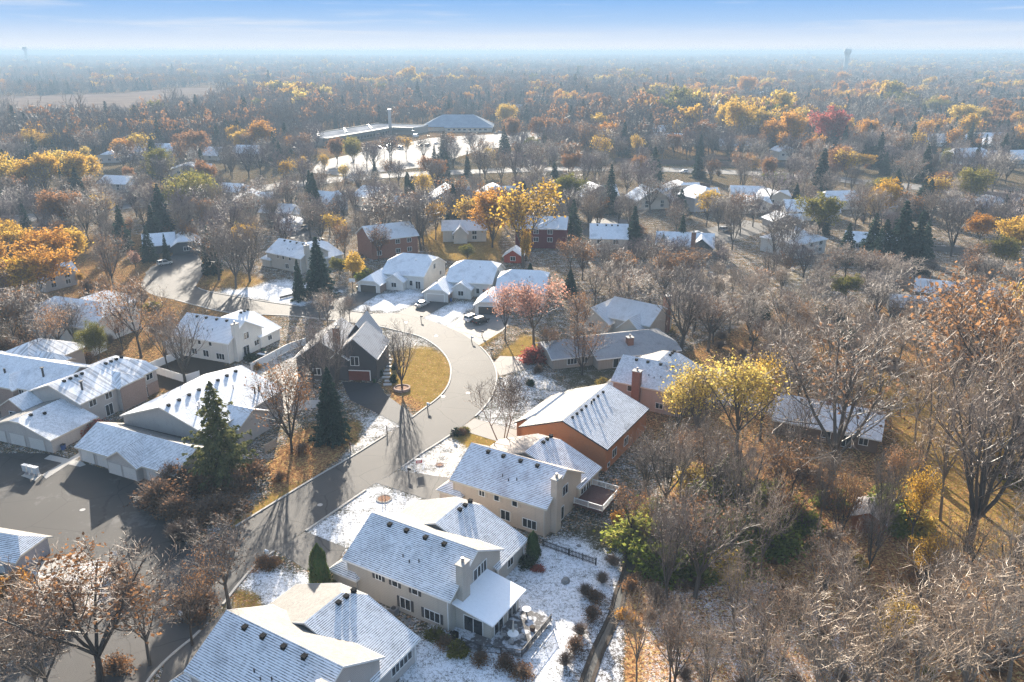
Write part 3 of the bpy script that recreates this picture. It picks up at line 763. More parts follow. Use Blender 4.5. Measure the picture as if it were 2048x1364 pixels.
def smooth(pts, k=2):
    for _ in range(k):
        q = [pts[0]]
        for a, b in zip(pts, pts[1:]): q += [(a[0] * .75 + b[0] * .25, a[1] * .75 + b[1] * .25), (a[0] * .25 + b[0] * .75, a[1] * .25 + b[1] * .75)]
        pts = q + [pts[-1]]
    return pts
LK = [(-160, 1420), (0, 1345), (100, 1277), (175, 1226), (231, 1197), (446, 1070), (626, 958), (702, 915.6), (810, 846.7), (848, 818), (880, 795), (899, 770), (904, 743), (899, 722), (884, 701), (862, 684), (837, 671), (793, 661), (758, 652), (690, 643), (600, 633), (560, 630), (463, 628), (396, 612), (345, 598), (300, 590), (280, 570)]
RK = [(240, 1460), (290, 1364), (340, 1310), (403, 1262), (505, 1131), (552, 1099), (611, 1062), (752, 965), (796, 940), (844, 905), (873, 888), (947, 838), (982, 797), (991, 770), (994, 747), (981, 716), (957, 690), (925, 667), (893, 652), (846, 636), (793, 625), (752, 628), (699, 622), (600, 613), (537, 605), (469, 593), (416, 584), (392, 575), (388, 562), (410, 540)]
LW = smooth([at(*p) for p in LK]); RW = smooth([at(*p) for p in RK])
TOPW = [at(400, 520), at(345, 510), at(300, 535)]
rb = MB()
RP = [(x, y, .02) for x, y in RW + TOPW + LW[::-1]]; rb.poly(RP); struct(build('road', rb, A_road))
def ribbon(name, pts, w, z0, z1, mat, side=0.0, skip=()):
    b = MB()
    for i in range(len(pts) - 1):
        a, c = Vector(pts[i]), Vector(pts[i + 1])
        d = (c - a).normalized(); n = Vector((-d.y, d.x)); a1 = a + n * side; c1 = c + n * side
        q = [a1 - n * w / 2, c1 - n * w / 2, c1 + n * w / 2, a1 + n * w / 2]
        b.hexa([(p.x, p.y, z0) for p in q] + [(p.x, p.y, z1) for p in q])
    return build(name, b, mat)
def cut(pts, gaps):
    """pieces of a kerb between driveway mouths, given in photo points"""
    out, cur = [], []
    for p in pts:
        u, v = proj(p[0], p[1], 0)
        if any(a <= u <= c and b <= v <= d for a, b, c, d in gaps):
            if len(cur) > 1: out.append(cur)
            cur = []
        else: cur.append(p)
    if len(cur) > 1: out.append(cur)
    return out
GL = [(236, 1072, 444, 1195), (762, 815, 822, 862), (280, 560, 345, 600)]
GR = [(553, 1062, 612, 1100), (752, 938, 797, 967), (905, 835, 948, 868), (845, 622, 955, 690), (755, 620, 845, 640), (603, 610, 700, 626), (388, 500, 420, 575), (403, 1225, 445, 1262)]
for pc in cut(LW, GL): struct(ribbon('kerb', pc, .32, -.1, .14, M_conc, .1))
for pc in cut(RW, GR): struct(ribbon('kerb', pc, .32, -.1, .14, M_conc, -.1))
for nm, pts, z, m in [
 ('driveway', [(797, 941), (905, 957), (890, 1010), (751, 966)], .032, A_drive), ('driveway', [(918, 859), (948, 837), (1040, 862), (1040, 896), (985, 880)], .032, A_conc),
 ('driveway', [(611, 1063), (692, 1096), (665, 1140), (612, 1140), (551, 1100)], .032, A_drive), ('driveway', [(445, 1225), (470, 1262), (440, 1400), (300, 1420), (330, 1325), (403, 1262)], .032, A_drive),
 ('driveway', [(684, 764), (757, 766), (770, 788), (800, 810), (828, 833), (802, 853), (765, 832), (700, 800)], .032, A_dark), ('driveway', [(603, 613), (676, 596), (722, 580), (760, 587), (700, 622)], .032, A_drive),
 ('driveway', [(794, 626), (855, 597), (898, 607), (845, 637)], .032, A_drive), ('driveway', [(892, 653), (955, 612), (992, 624), (1025, 640), (1005, 662), (958, 691), (925, 668)], .032, A_conc),
 ('driveway', [(345, 510), (390, 497), (412, 540), (390, 575), (300, 565), (290, 545)], .032, A_road), ('driveway', [(560, 464), (600, 452), (650, 478), (600, 486)], .032, A_drive),
 ('driveway', [(1000, 712), (1048, 714), (1062, 735), (1000, 752), (985, 728)], .032, A_conc), ('driveway', [(1160, 470), (1215, 470), (1275, 440), (1190, 436)], .032, A_drive), ('driveway', [(1350, 470), (1490, 440), (1560, 455), (1440, 490)], .032, A_drive),
 ('parking_lot', [(-200, 905), (107, 907), (165, 925), (350, 975), (345, 1045), (372, 1088), (420, 1080), (446, 1071), (340, 1133), (235, 1195), (225, 1140), (214, 1122), (146, 1105), (64, 1127), (30, 1100), (-200, 1050)], .014, A_lot),
 ('path', [(88, 918), (100, 910), (164, 924), (172, 930), (160, 934), (150, 932)], .04, M_conc), ('path', [(163, 903), (172, 906), (92, 958), (84, 950)], .045, M_conc), ('path', [(42, 952), (66, 940), (84, 950), (70, 962)], .05, M_conc), ('path', [(64, 1128), (160, 1105), (180, 1110), (90, 1150)], .03, M_conc),
 ('path', [(596, 745), (560, 752), (520, 790), (560, 812), (596, 790), (606, 760)], .03, M_conc), ('path', [(528, 800), (640, 800), (640, 812), (560, 830)], .034, M_conc)]:
    sheet(nm, pts, z, m)
# highway, far parking lot, marsh
HW = smooth([at(u, v) for u, v in [(-500, 520), (-100, 455), (120, 428), (250, 411), (400, 393), (560, 372), (720, 354), (900, 345), (1100, 338), (1290, 338), (1420, 343), (1600, 351), (1800, 372), (2048, 394), (2500, 440)]])
struct(ribbon('highway', HW, 15, -.3, .1, A_hwy))
for o_ in (-8.4, 8.4): struct(ribbon('kerb', HW, .5, -.1, .24, M_conc, o_))
sheet('parking_lot', [(620, 345), (640, 322), (760, 296), (860, 276), (1085, 262), (1085, 284), (960, 300), (860, 332), (700, 352)], .02, A_far)
M_marsh = plain('marsh_grass', (.17, .125, .095), .95, .3, .03, spec=0.0)
sheet('marsh', [(-700, 232), (-200, 190), (60, 192), (250, 186), (420, 170), (475, 178), (440, 205), (300, 222), (220, 232), (80, 236), (-150, 252), (-700, 315)], .05, M_marsh)
M_water = NT('dark_water'); M_water = M_water.bsdf((.02, .02, .018, 1), .4, .3)
CRK = smooth([at(*p) for p in [(1262, 1105), (1255, 1150), (1238, 1190), (1232, 1225), (1215, 1262), (1196, 1300), (1180, 1345), (1160, 1400)]])
struct(ribbon('creek_water', CRK, 0.8, -.3, .012, M_water)); 
M_soil = plain('creek_soil', (.05, .036, .026), .95, .3, 4)
for s_ in (-.6, .6): struct(ribbon('creek_bank', CRK, .45, -.3, .09, M_soil, s_))
# ------------------------------------------------------------------ buildings
W_tan = siding('tan_siding', (.58, .465, .365)); W_beige = siding('beige_siding', (.47, .435, .385)); W_grey = siding('grey_beige_siding', (.46, .43, .41)); W_white = siding('white_siding', (.66, .64, .60))
W_cond = siding('condo_siding', (.44, .40, .37)); W_or = brick('orange_brick', (.50, .185, .07), (.43, .155, .06), (.42, .22, .12)); W_bbr = brick('brown_brick', (.25, .105, .065), (.19, .08, .055), (.28, .18, .14))
W_cbr = brick('condo_brick', (.33, .22, .17), (.26, .17, .14), (.38, .32, .28)); W_burg = siding('burgundy_siding', (.12, .022, .028)); W_char = siding('charcoal_shingle_siding', (.06, .06, .066)); W_pink = siding('rosy_beige_siding', (.42, .33, .28))
W_cream = siding('cream_siding', (.60, .54, .46)); W_lil = siding('mauve_siding', (.36, .33, .34)); W_dk = siding('dark_green_grey_siding', (.075, .085, .09)); W_red = siding('red_barn_boards', (.30, .05, .03), .3, True); W_rw = siding('red_brown_boards', (.26, .085, .03), .25, True); W_tanb = siding('tan_board_siding', (.36, .31, .26), .2, True)
M_shut = plain('charcoal_shutter', (.055, .055, .06), .6); M_tansh = plain('tan_shutter', (.50, .42, .335), .7, .05); M_brick = W_bbr
M_gd = plain('garage_panel', (.52, .49, .46), .5, .04); M_gdd = plain('dark_garage_panel', (.07, .065, .06), .5); M_gdr = plain('brick_red_garage_panel', (.13, .034, .024), .6, .2, 2)

def T(name, label, o, ang, wall, roof, trim, land, L=16.0, he=5.1, zr=8.4, low=True, rear=True, shut=None, vents=True, chim=True, wins=True, group='two storey houses of the same plan'):
    h = House(name, label, o, ang, group=group, land=land)
    f = h.block(-L, 0, 0, 11.6, 's', he, zr, 1, 1, .4)
    g = h.block(-L - 2.4, .25, 10.3, 17.6, 't', 3.15, 6.9, 1, .78, .4)
    if low: h.block(-L - 2.4, -L + 1.6, -.35, 10.4, 't', 2.85, 4.3, 0, 1, .4)
    h.f, h.g = f, g
    h.done(wall, roof, trim)
    if vents:
        h.vents([f(u, .75, -1) for u in (-L * .30, -L * .13, L * .06, L * .24)]); h.vents([g(u, .8, -1) for u in (.6, 1.9, 3.2)])
        h.pipe(f(-.5, 3.6, -1), .45); h.pipe(f(.7, 3.9, -1), .35); h.pipe(f(1.9, 3.5, -1), .4)
    for x_, y_, z_ in ((-.18, -.11, he), (-L + .1, -.11, he), (.3, 17.35, 3.0), (.3, 10.6, 3.0)):
        b = MB(); b.box(x_ - .05, x_ + .05, y_ - .05, y_ + .05, 0, z_ - .2); build('downspout', b, trim, h.root)
    if chim:
        h.chimney(.02, .95, 1.5, 3.1, 8.7, wall)
    if wins:
        for p, w in ((-L + 5.2, .9), (-8.2, .8), (-5.1, .8)): h.win('-t', 0, p, 4.05, w, 1.0, 2 if w > .85 else 1, shut)
        h.win('-t', 0, -6.7, 1.5, 1.5, 1.5, 2, shut); h.win('-t', 0, -2.6, 1.35, 2.2, 1.35, 3, shut)
        h.win('+s', 0, 6.1, 4.7, 1.6, 1.5, 2); h.win('+s', .25, 13.8, 1.7, 1.3, 1.1, 2)
    return h
# three like houses in the foreground
h1 = T('two_storey_house', 'grey sided two storey house with frosted roof at the bottom edge of the view', (-20.16, 58.81), -30.6, W_grey, R_near, M_white, 'the frosted grey house at the bottom', shut=M_shut)
h1.win('+s', .25, 15.6, 1.7, 2.2, 1.0, 3)
h2 = T('two_storey_house', 'pale beige two storey house with black shutters and snowy sunroom', (-7.48, 78.57), -30.6, W_beige, R_near, M_white, 'the beige house with black shutters', shut=M_shut)
h3 = T('two_storey_house', 'tan two storey house with white railed rear deck', (4.80, 98.71), -30.6, W_tan, R_red, M_cream, 'the tan house with the white deck', shut=M_tansh)
h3.door('+s', 0, 4.9, 1.7, 2.1, 2); h3.door('+s', .25, 12.0, 1.7, 2.1, 2, 1.3)
# snowy sunroom of the second house
b = MB(); b.box(.02, 5.1, 1.2, 7.7, 0, 2.75); su = build('sunroom', b, W_beige, h2.root)
b = MB(); th = .18; q = [(0.02, .5, 3.95), (5.8, .5, 2.95), (5.8, 8.4, 2.95), (.02, 8.4, 3.95)]
b.poly(q, [(p[1], p[0]) for p in q]); b.poly([(x, y, z - th) for x, y, z in q[::-1]]); 
for i in range(4): a, c = q[i], q[(i + 1) % 4]; b.poly([(a[0], a[1], a[2] - th), (c[0], c[1], c[2] - th), c, a])
build('sunroom_roof', b, M_snow, su, uv=True)
b = MB(); b.poly([(.02, 1.2, 2.75), (5.1, 1.2, 2.75), (5.1, 1.2, 2.9), (.02, 1.2, 3.75)]); b.poly([(5.1, 7.7, 2.75), (.02, 7.7, 2.75), (.02, 7.7, 3.75), (5.1, 7.7, 2.9)]); build('sunroom_gable', b, W_beige, su)
for face, c, p, w in (('-t', 1.2, 2.6, 2.6), ('+s', 5.1, 2.9, 1.9), ('+s', 5.1, 6.0, 1.9)): h2.door(face, c, p, w, 2.1, 2, .2)
h2.win('+s', 0, 7.2, 4.75, 2.0, 1.5, 3)
# fourth: orange brick house with the wide roof
h4 = House('brick_house', 'orange brick house with wide half frosted gable roof', (15.61, 117.79), -30.6, land='the orange brick house')
f4 = h4.block(-16.2, 0, 0, 18, 't', 4.5, 7.6, 1, 1, .35)
h4.block(-19.5, -13, 4, 17, 't', 2.9, 4.8, .6, .6, .35)
h4.done(W_or, R_near, M_dark)
h4.vents([f4(u, .8, -1) for u in (-7, -5.3, -3.5, -1.7, 1.5, 3.3, 5.5)], .36); h4.pipe(f4(.1, 1.0, -1), .7, .16)
h4.win('+s', 0, 3.5, 2.0, 1.6, 1.4, 2); h4.win('+s', 0, 8.5, 2.0, 1.6, 1.4, 2); h4.win('+s', 0, 1.2, .8, .8, .7, 1)
h5 = T('two_storey_house', 'rosy beige house with brick chimney between the brick house and the yellow trees', (32.3, 138.8), -29, W_pink, R_near, M_cream, 'the rosy beige house', L=14, chim=False, wins=False, group=None)
h5.chimney(-9.8, -8.2, -1.0, .2, 8.0, W_bbr); h5.win('-t', 0, -4.3, 1.5, 1.4, 1.1, 2); h5.win('-t', 0, -10.5, 3.9, .9, 1.1, 1); h5.win('-t', 0, -1.8, 3.9, .9, 1.1, 1)
h6 = House('ranch_house', 'long low house with dark wet shingles behind the rosy beige house', (19.0, 163.2), 17, land='the long dark roofed house')
f6 = h6.block(0, 19.5, 0, 14.5, 's', 2.9, 5.5, 1, .4, .6); h6.block(-9.5, 1, 3.0, 13.5, 's', 2.8, 4.9, .55, 1, .5)
h6.done(W_tanb, R_dark); h6.chimney(8.2, 9.6, 2.6, 3.9, 5.6, W_bbr, 2.5)
h6.door('-t', 0, 4.9, 2.6, 2.2, 2); 
for p in (10.5, 13.2, 16): h6.win('-t', 0, p, 1.7, 1.9, 1.7, 2)
h6.win('-t', 3, -5, 1.5, 2.2, 1.3, 3); h6.win('-t', 3, -2, 1.5, 1.2, 1.2, 2)
h7 = House('gabled_house', 'cream house with several frosted gables behind the long dark roofed house', (33.0, 181.5), -38, land='the cream gabled house')
h7.block(-13, 0, 0, 12, 's', 4.4, 7.6, 1, 1); h7.block(-20, -10, -2.0, 9, 't', 3.2, 6.4, 1, 1); h7.block(-7, -1, -2.4, 3, 't', 3.2, 5.8, 1, 1); h7.done(W_cream, roofing('pale_frosted_roof', (.24, .22, .21), .62, .5, .4, .3))
h7.chimney(-1.0, .6, 8.5, 9.9, 9.3, W_bbr, 0); h7.win('-t', -2.4, -4, 1.6, 1.2, 1.2, 2); h7.win('-t', -2, -15, 1.7, 1.6, 1.2, 2)

def G(name, label, o, ang, land, dk=True, win=True, roof=None):
    h = House(name, label, o, ang, group='white houses with front garages', land=land)
    ga = h.block(-7, 0, 0, 9.5, 't', 2.75, 5.0, .45, 1, .4); mb_ = h.block(-2.5, 10.8, 7.2, 24.5, 's', 4.3, 8.5, .6, .72, .4); h.block(-.3, 5.5, 4.2, 9.6, 't', 3.0, 4.9, 1, 1, .35)
    h.done(W_white, roof or R_far); h.garage('-t', 0, -3.6, 5.0, 2.15, M_gdd if dk else M_gd)
    h.win('+s', 10.8, 15.8, 5.0, 1.5, 1.5, 2); h.door('-t', 7.2, 9.0, 1.5, 2.2, 2); h.win('-t', 4.2, 2.6, 1.6, 1.5, 1.3, 2); h.win('-t', 7.2, 6.8, 1.7, .9, 1.5, 1); h.win('+s', 10.8, 20.5, 1.8, 1.3, 1.2, 2)
    b = MB(); b.box(.02, .12, .3, 7.4, -.1, 2.2); build('brick_face', b, W_cbr, h.root); h.pipe(mb_(2, 3, -1), .5); h.vents([ga(0, .9, 1)], .3)
    return h
h8 = G('garage_front_house', 'white house with dark garage door at the bend of the street', (-38.47, 222.6), -17, 'the white house with the dark garage door')
h9 = G('garage_front_house', 'white house with pale garage door beside the parked silver sedan', (-17.95, 213.6), -12, 'the white house by the silver sedan', False)
o10 = at(1002, 630)
h10 = G('garage_front_house', 'white house with open dark garage half hidden by the salmon pink tree', o10, -8, 'the white house by the parked cars')  # dark door panel stands in for the shade inside the open garage
# charcoal house inside the bend
h13 = House('charcoal_house', 'charcoal shingled house with steep gables and a brick red garage door', (-28.7, 156.6), -5, land='the charcoal gabled house')
h13.block(-17.3, -6.2, 0, 15, 't', 5.2, 9.0, 1, 1, .45); h13.block(-9.4, 0, .25, 11, 't', 5.5, 9.7, 1, 1, .4); h13.block(-9.5, -3.2, 9, 17.5, 't', 5.5, 10.0, 1, 1, .4)
h13.done(W_char, roofing('melted_grey_roof', (.12, .112, .108), .38, .85, .4, .3, warm=(.15, .135, .12)), M_white); h13.garage('-t', .25, -4.3, 5.4, 2.2, M_gdr); h13.win('-t', .25, -4.7, 4.4, 1.7, 1.9, 2); h13.chimney(-9.9, -8.7, 3.0, 4.2, 10.6, W_bbr, 5); h13.win('-t', 0, -13, 1.8, 1.6, 1.4, 2)
# white twin of the foreground plan with its yard, at left
hc1 = T('two_storey_house', 'white sided two storey house with snowy roof inside the white vinyl fence', at(461, 727), -22, W_white, R_far, M_white, 'the white house inside the vinyl fence', vents=True)
hc1.door('+s', 0, 5.6, 1.9, 2.2, 2); hc1.win('+s', 0, 9.3, 1.9, 1.5, 1.2, 2); hc1.win('-t', 0, -10, 1.6, 1.4, 1.3, 2)
hc2 = House('hip_gabled_house', 'pale house with broad blue white clipped gable roof among the dark trees at left', at(189, 695), -20, land='the pale house with the broad clipped roof')
hc2.block(-22, 0, 0, 15, 's', 5.0, 8.8, .5, .45, .45); hc2.block(-21, -8, 12, 22, 't', 4.6, 7.6, 1, .5); hc2.done(W_white, R_slope); hc2.win('+s', 0, 7, 2, 1.4, 1.3, 2)
# condominiums and their garages
c3 = House('condominium', 'two storey brick condominium wing with streaked snow roof and row of vents', (-79.8, 134.4), 68.5, land='the brick condominium')
f3 = c3.block(0, 18.5, 0, 14, 's', 5.1, 7.7, 1, .45, .35); c3.block(8.2, 14.5, -.9, 5, 't', 5.0, 6.6, .15, 1, .3); c3.done(W_cond, R_streak, M_cream)
b = MB(); b.box(8.3, 14.4, -1.0, -.86, -.2, 4.7); b.box(15.5, 18.4, -.1, .04, -.2, 2.5); build('brick_face', b, W_cbr, c3.root)
c3.vents([f3(u, .8, -1) for u in (-6.8, -5.4, -4.1, -2.8, 2.9, 4.2, 5.5, 6.8)], .5); c3.pipe(f3(-6.2, 4.4, -1), 1.7, .2, M_dark, True)
for s_ in (2.6, 6.3): c3.win('-t', 0, s_, 4.0, 1.5, 1.2, 2)
c3.win('-t', 0, 16.5, 4.0, 1.6, 1.2, 2); c3.door('-t', 0, 5.9, 1.6, 2.2, 2, .1); c3.door('-t', -.0, 16.2, 1.8, 2.1, 2, .1)
c3b = House('condominium', 'brick condominium with long smooth snow roof and two chimney pipes at the left edge', (-87.3, 139.0), -19.5, land='the long snow roofed condominium')
f3b = c3b.block(-34, 0, 0, 13.5, 's', 5.1, 8.0, 1, 1, .35); c3b.block(-15, -9, -1.2, 4, 't', 5.0, 6.8, .2, 1, .3); c3b.block(-7.5, -1, -5.5, 1, 't', 3.6, 5.6, 1, 1, .3); c3b.done(W_cbr, R_slope, M_cream); c3b.pipe(f3b(11.5, 3.6, -1), 1.8, .2, M_dark, True); c3b.pipe(f3b(2.0, 4.2, -1), .9, .2)
c3b.win('-t', -5.5, -4.2, 2.2, 1.9, 1.3, 2); c3b.win('-t', 0, -8.2, 3.9, 1.3, 1.2, 2)
G1 = House('garage_block', 'gable fronted garage with three doors at the left of the lot', at(107, 906), -21, 'garage', 'condominium garages', land='the three door garage')
g1 = G1.block(-15.5, 0, 0, 9.5, 't', 2.8, 5.3, .85, 1, .4); G1.done(W_cond, R_near, M_cream)
for p in (-13, -8.3, -3.6): G1.garage('-t', 0, p, 3.6, 2.2, M_gd, W_cond)
G1.vents([g1(-2.4, .9, -1), g1(-.5, 1.9, -1)], .45)
G2 = House('garage_block', 'long low garage row with small front gable behind the big pine', (-74.3, 121.9), -25, 'garage', 'condominium garages', land='the long garage row')
g2 = G2.block(0, 22.5, 0, 9.5, 's', 2.8, 5.1, 1, 1, .4); G2.block(8.2, 15.2, -1.0, 5, 't', 2.8, 4.9, 1, 1, .4); G2.done(W_cond, R_near, M_cream)
for p, c in ((2.2, 0), (6.0, 0), (10.0, -1.0), (13.4, -1.0), (17.6, 0), (20.9, 0)): G2.garage('-t', c, p, 3.0, 2.15, M_gd, W_cond)
C4 = House('condominium', 'broad gabled condominium with a row of vents behind the big pine', (-70.0, 130.2), -22.6, land='the broad gabled condominium')
f4c = C4.block(0, 19, 0, 20.5, 't', 4.7, 8.0, 1, 1, .4); C4.block(15.8, 21.5, 5, 13, 's', 3.8, 5.8, 1, 1, .35); C4.done(W_cond, R_slope, M_cream)
C4.vents([f4c(-9.2 + 2.45 * i, .75, -1) for i in range(8)], .5)
for u, d in ((-5.5, 4.0), (-1.5, 3.6), (3.2, 4.1), (-6.5, 4.6)): C4.pipe(f4c(u, d, -1), .9, .1, M_grey, True)
b = MB(); b.box(1.0, 16.5, -3.4, -.02, 2.7, 2.86); build('flat_roof', b, A_dark, C4.root); b = MB(); b.box(1.2, 16.3, -3.2, -.02, -.2, 2.68); build('low_wall', b, W_cond, C4.root); C4.pipe(f4c(5.0, 7.5, -1), 1.5, .16); C4.pipe(f4c(6.1, 7.5, -1), 1.5, .16)
C5 = House('condominium', 'small hipped condominium roof with streaked snow at the left edge behind', (-98.5, 153.5), 72, land='the small streaked hip roof')
C5.block(0, 12, 0, 13, 's', 5, 7.8, .3, .2); C5.block(1, 6, -3, 5, 't', 4.8, 6.6, .2, 1); C5.done(W_cond, R_streak, M_cream)
C6 = House('garage_block', 'mauve sided garage end at the lower left edge', at(38, 1152), -14, 'garage', 'condominium garages', land='the mauve garage end')
C6.block(-16, 0, 0, 5.5, 's', 2.7, 4.3, .3, .3, .5); C6.done(W_lil, R_near, M_cream); C6.garage('-t', 0, -4, 3.4, 2.2, M_gd)
# middle distance
m1 = T('two_storey_house', 'beige two storey house with snowy roof left of the brown brick house', (-66.5, 244.5), -34, W_beige, R_far, M_white, 'the beige house across the street', vents=True)
m2 = House('brick_house', 'brown brick two storey house half hidden behind bare trees', (-47.1, 262.3), 32, land='the brown brick house')
m2.block(0, 17, 0, 13, 's', 6.8, 10.4, 1, 1, .5); m2.done(W_bbr, R_fard)
for p in (2.6, 9.5, 13.8):
    for z in (2.0, 5.2): m2.win('-t', 0, p, z, 1.5, 1.4, 2)
m4 = House('burgundy_house', 'burgundy sided house with white windows behind the golden trees', (1.2, 280.5), -8, land='the burgundy house')
m4.block(0, 18, 0, 11, 's', 7.4, 10.6, 1, 1, .4); m4.done(W_burg, R_fard)
for p in (2.4, 7.4, 12.4):
    for z in (3.2, 6.0): m4.win('-t', 0, p, z, 1.7, 1.5, 2)
m5 = House('two_storey_house', 'beige house with smooth snow roof beside two tall spruces', (26.8, 267), -5, land='the beige house by the spruces')
f5 = m5.block(0, 12.5, 0, 12, 's', 6.6, 10.3, 1, 1, .4); m5.done(W_tan, R_far); m5.vents([f5(u, .8, -1) for u in (-4, -1, 1, 3)], .5)
for p in (3, 8.5):
    for z in (2, 5.2): m5.win('-t', 0, p, z, 1.5, 1.5, 2)
def small(name, label, u, v, ang, L, Wd, he, zr, wall, roof, land=None, k=(1, 1), axis='s', extra=None, nw=2, chim=None, gar=None):
    o = at(u, v); h = House(name, label, o, ang, land=land)
    h.block(0, L, 0, Wd, axis, he, zr, k[0], k[1], .5)
    for e in (extra or []): h.block(*e)
    h.done(wall, roof)
    for i in range(nw): h.win('-t', 0, L * (i + .6) / (nw + .2), he * .55 if he < 4 else he * .75, 1.6, 1.3, 2)
    if he > 4:
        for i in range(nw): h.win('-t', 0, L * (i + .6) / (nw + .2), 1.6, 1.5, 1.3, 2)
    if chim: h.chimney(*chim)
    if gar: h.garage('-t', 0, *gar)
    return h
m3 = small('cream_house', 'cream house behind the orange and golden trees', 886, 484, 3, 16, 10, 4.6, 7.2, W_cream, R_far, 'the cream house behind the gold trees', extra=[(4, 9, -3, 4, 't', 4, 6.4)])
m6 = small('dark_house', 'dark green house with tall brick chimney behind two spruces', 1312, 508, -12, 19, 11, 3.6, 7.0, W_dk, R_far, 'the dark house with the brick chimney', extra=[(11, 19, -2.5, 6, 't', 3.6, 6.8)], chim=(11.5, 13, -3.4, -2.3, 8.8, W_bbr))
m7 = small('hip_roof_house', 'white two storey house with grey hip roof right of the street of spruces', 1592, 518, 35, 16, 15, 5.2, 8.8, W_white, R_fard, 'the white hip roofed house', (0, 0), nw=3)
m8 = House('ranch_house', 'low house whose sunlit snowy roof shows through the trees at right', (100.4, 201.4), -19, land='the low snowy roof at right')
m8.block(0, 18, 0, 10, 's', 3.0, 4.9, 1, 1); m8.done(W_dk, R_far); m8.win('-t', 0, 5, 1.6); m8.win('-t', 0, 12, 1.6)
m8b = House('ranch_house', 'long grey roofed house behind the low snowy roof at right', (113.5, 215.5), -27, land='the long grey roof at right')
m8b.block(0, 22, 0, 12, 's', 3.0, 5.2, 1, 1); m8b.done(W_dk, R_fard); m8b.win('-t', 0, 5, 1.6)
m9 = House('ranch_house', 'brown ranch house with bright snow roof behind the bare wood', (48.1, 132.2), -27, land='the brown ranch house')
f9 = m9.block(0, 17.5, 0, 10.6, 's', 3.1, 5.9, 1, 1, .5); m9.done(siding('brown_siding', (.17, .12, .09)), R_slope); m9.chimney(8.0, 8.8, 4.6, 5.4, 6.7, W_bbr, 3); m9.chimney(16.6, 17.4, 4.5, 5.6, 7.2, W_bbr, 3)
m9.win('-t', 0, 9.0, 1.8, 1.5, 1.3, 2); m9.door('-t', 0, 12.4, 1.8, 2.1, 2); m9.win('-t', 0, 15.2, 1.8, 1.4, 1.3, 2); m9.win('-t', 0, 3, 1.8, 1.2, 1.2, 2); m9.vents([f9(u, .8, -1) for u in (-5, -1.5, 5)], .4)
m10 = House('garden_shed', 'red brown wooden shed with pale plank roof in the bare wood', (53.6, 98.6), 58, 'shed', land='the red brown shed')
f10 = m10.block(0, 5.6, 0, 4.4, 's', 2.3, 3.5, 1, 1, .35); m10.done(W_rw, roofing('plank_roof', (.30, .24, .21), .25, .3, .5, .4), W_rw); m10.pipe(f10(.3, .6, 1), .6, .12, M_rust); _b = MB(); _b.box(-.6, .6, -.02, .05, .1, 1.9); _b.box(-.68, .68, .05, .075, 1.0, 1.1); build('door', _b, plain('brown_door', (.15, .05, .02)), m10.root, loc=(0, 2.2, 0), rz=FACE['-s'])
small('garage_house', 'low house with dark garage wall and snowy clipped roof beyond the side street', 346, 510, 22, 9, 13, 3.3, 6.0, W_dk, R_far, 'the dark walled house beyond the side street', (.5, 1), 't', [(-9, 1, 4, 15, 's', 3.2, 6.2)], 1)
small('white_garage', 'small pale garage with snowy hip roof beside the dark parked pickup', 560, 462, 8, 8, 9, 2.8, 4.8, W_white, R_far, 'the small pale garage', (.4, .4), 't', nw=0, gar=(4, 4.9, 2.2))
small('red_shed', 'small bright red shed with snowy roof beside the burgundy house', 1008, 525, -10, 6, 6, 2.6, 4.6, W_red, R_far, 'the red shed', axis='t', nw=1)
small('white_shed', 'small white garden shed under bare trees', 1408, 640, 12, 3.6, 3.4, 2.2, 3.2, W_white, R_far, 'the white shed', nw=1)
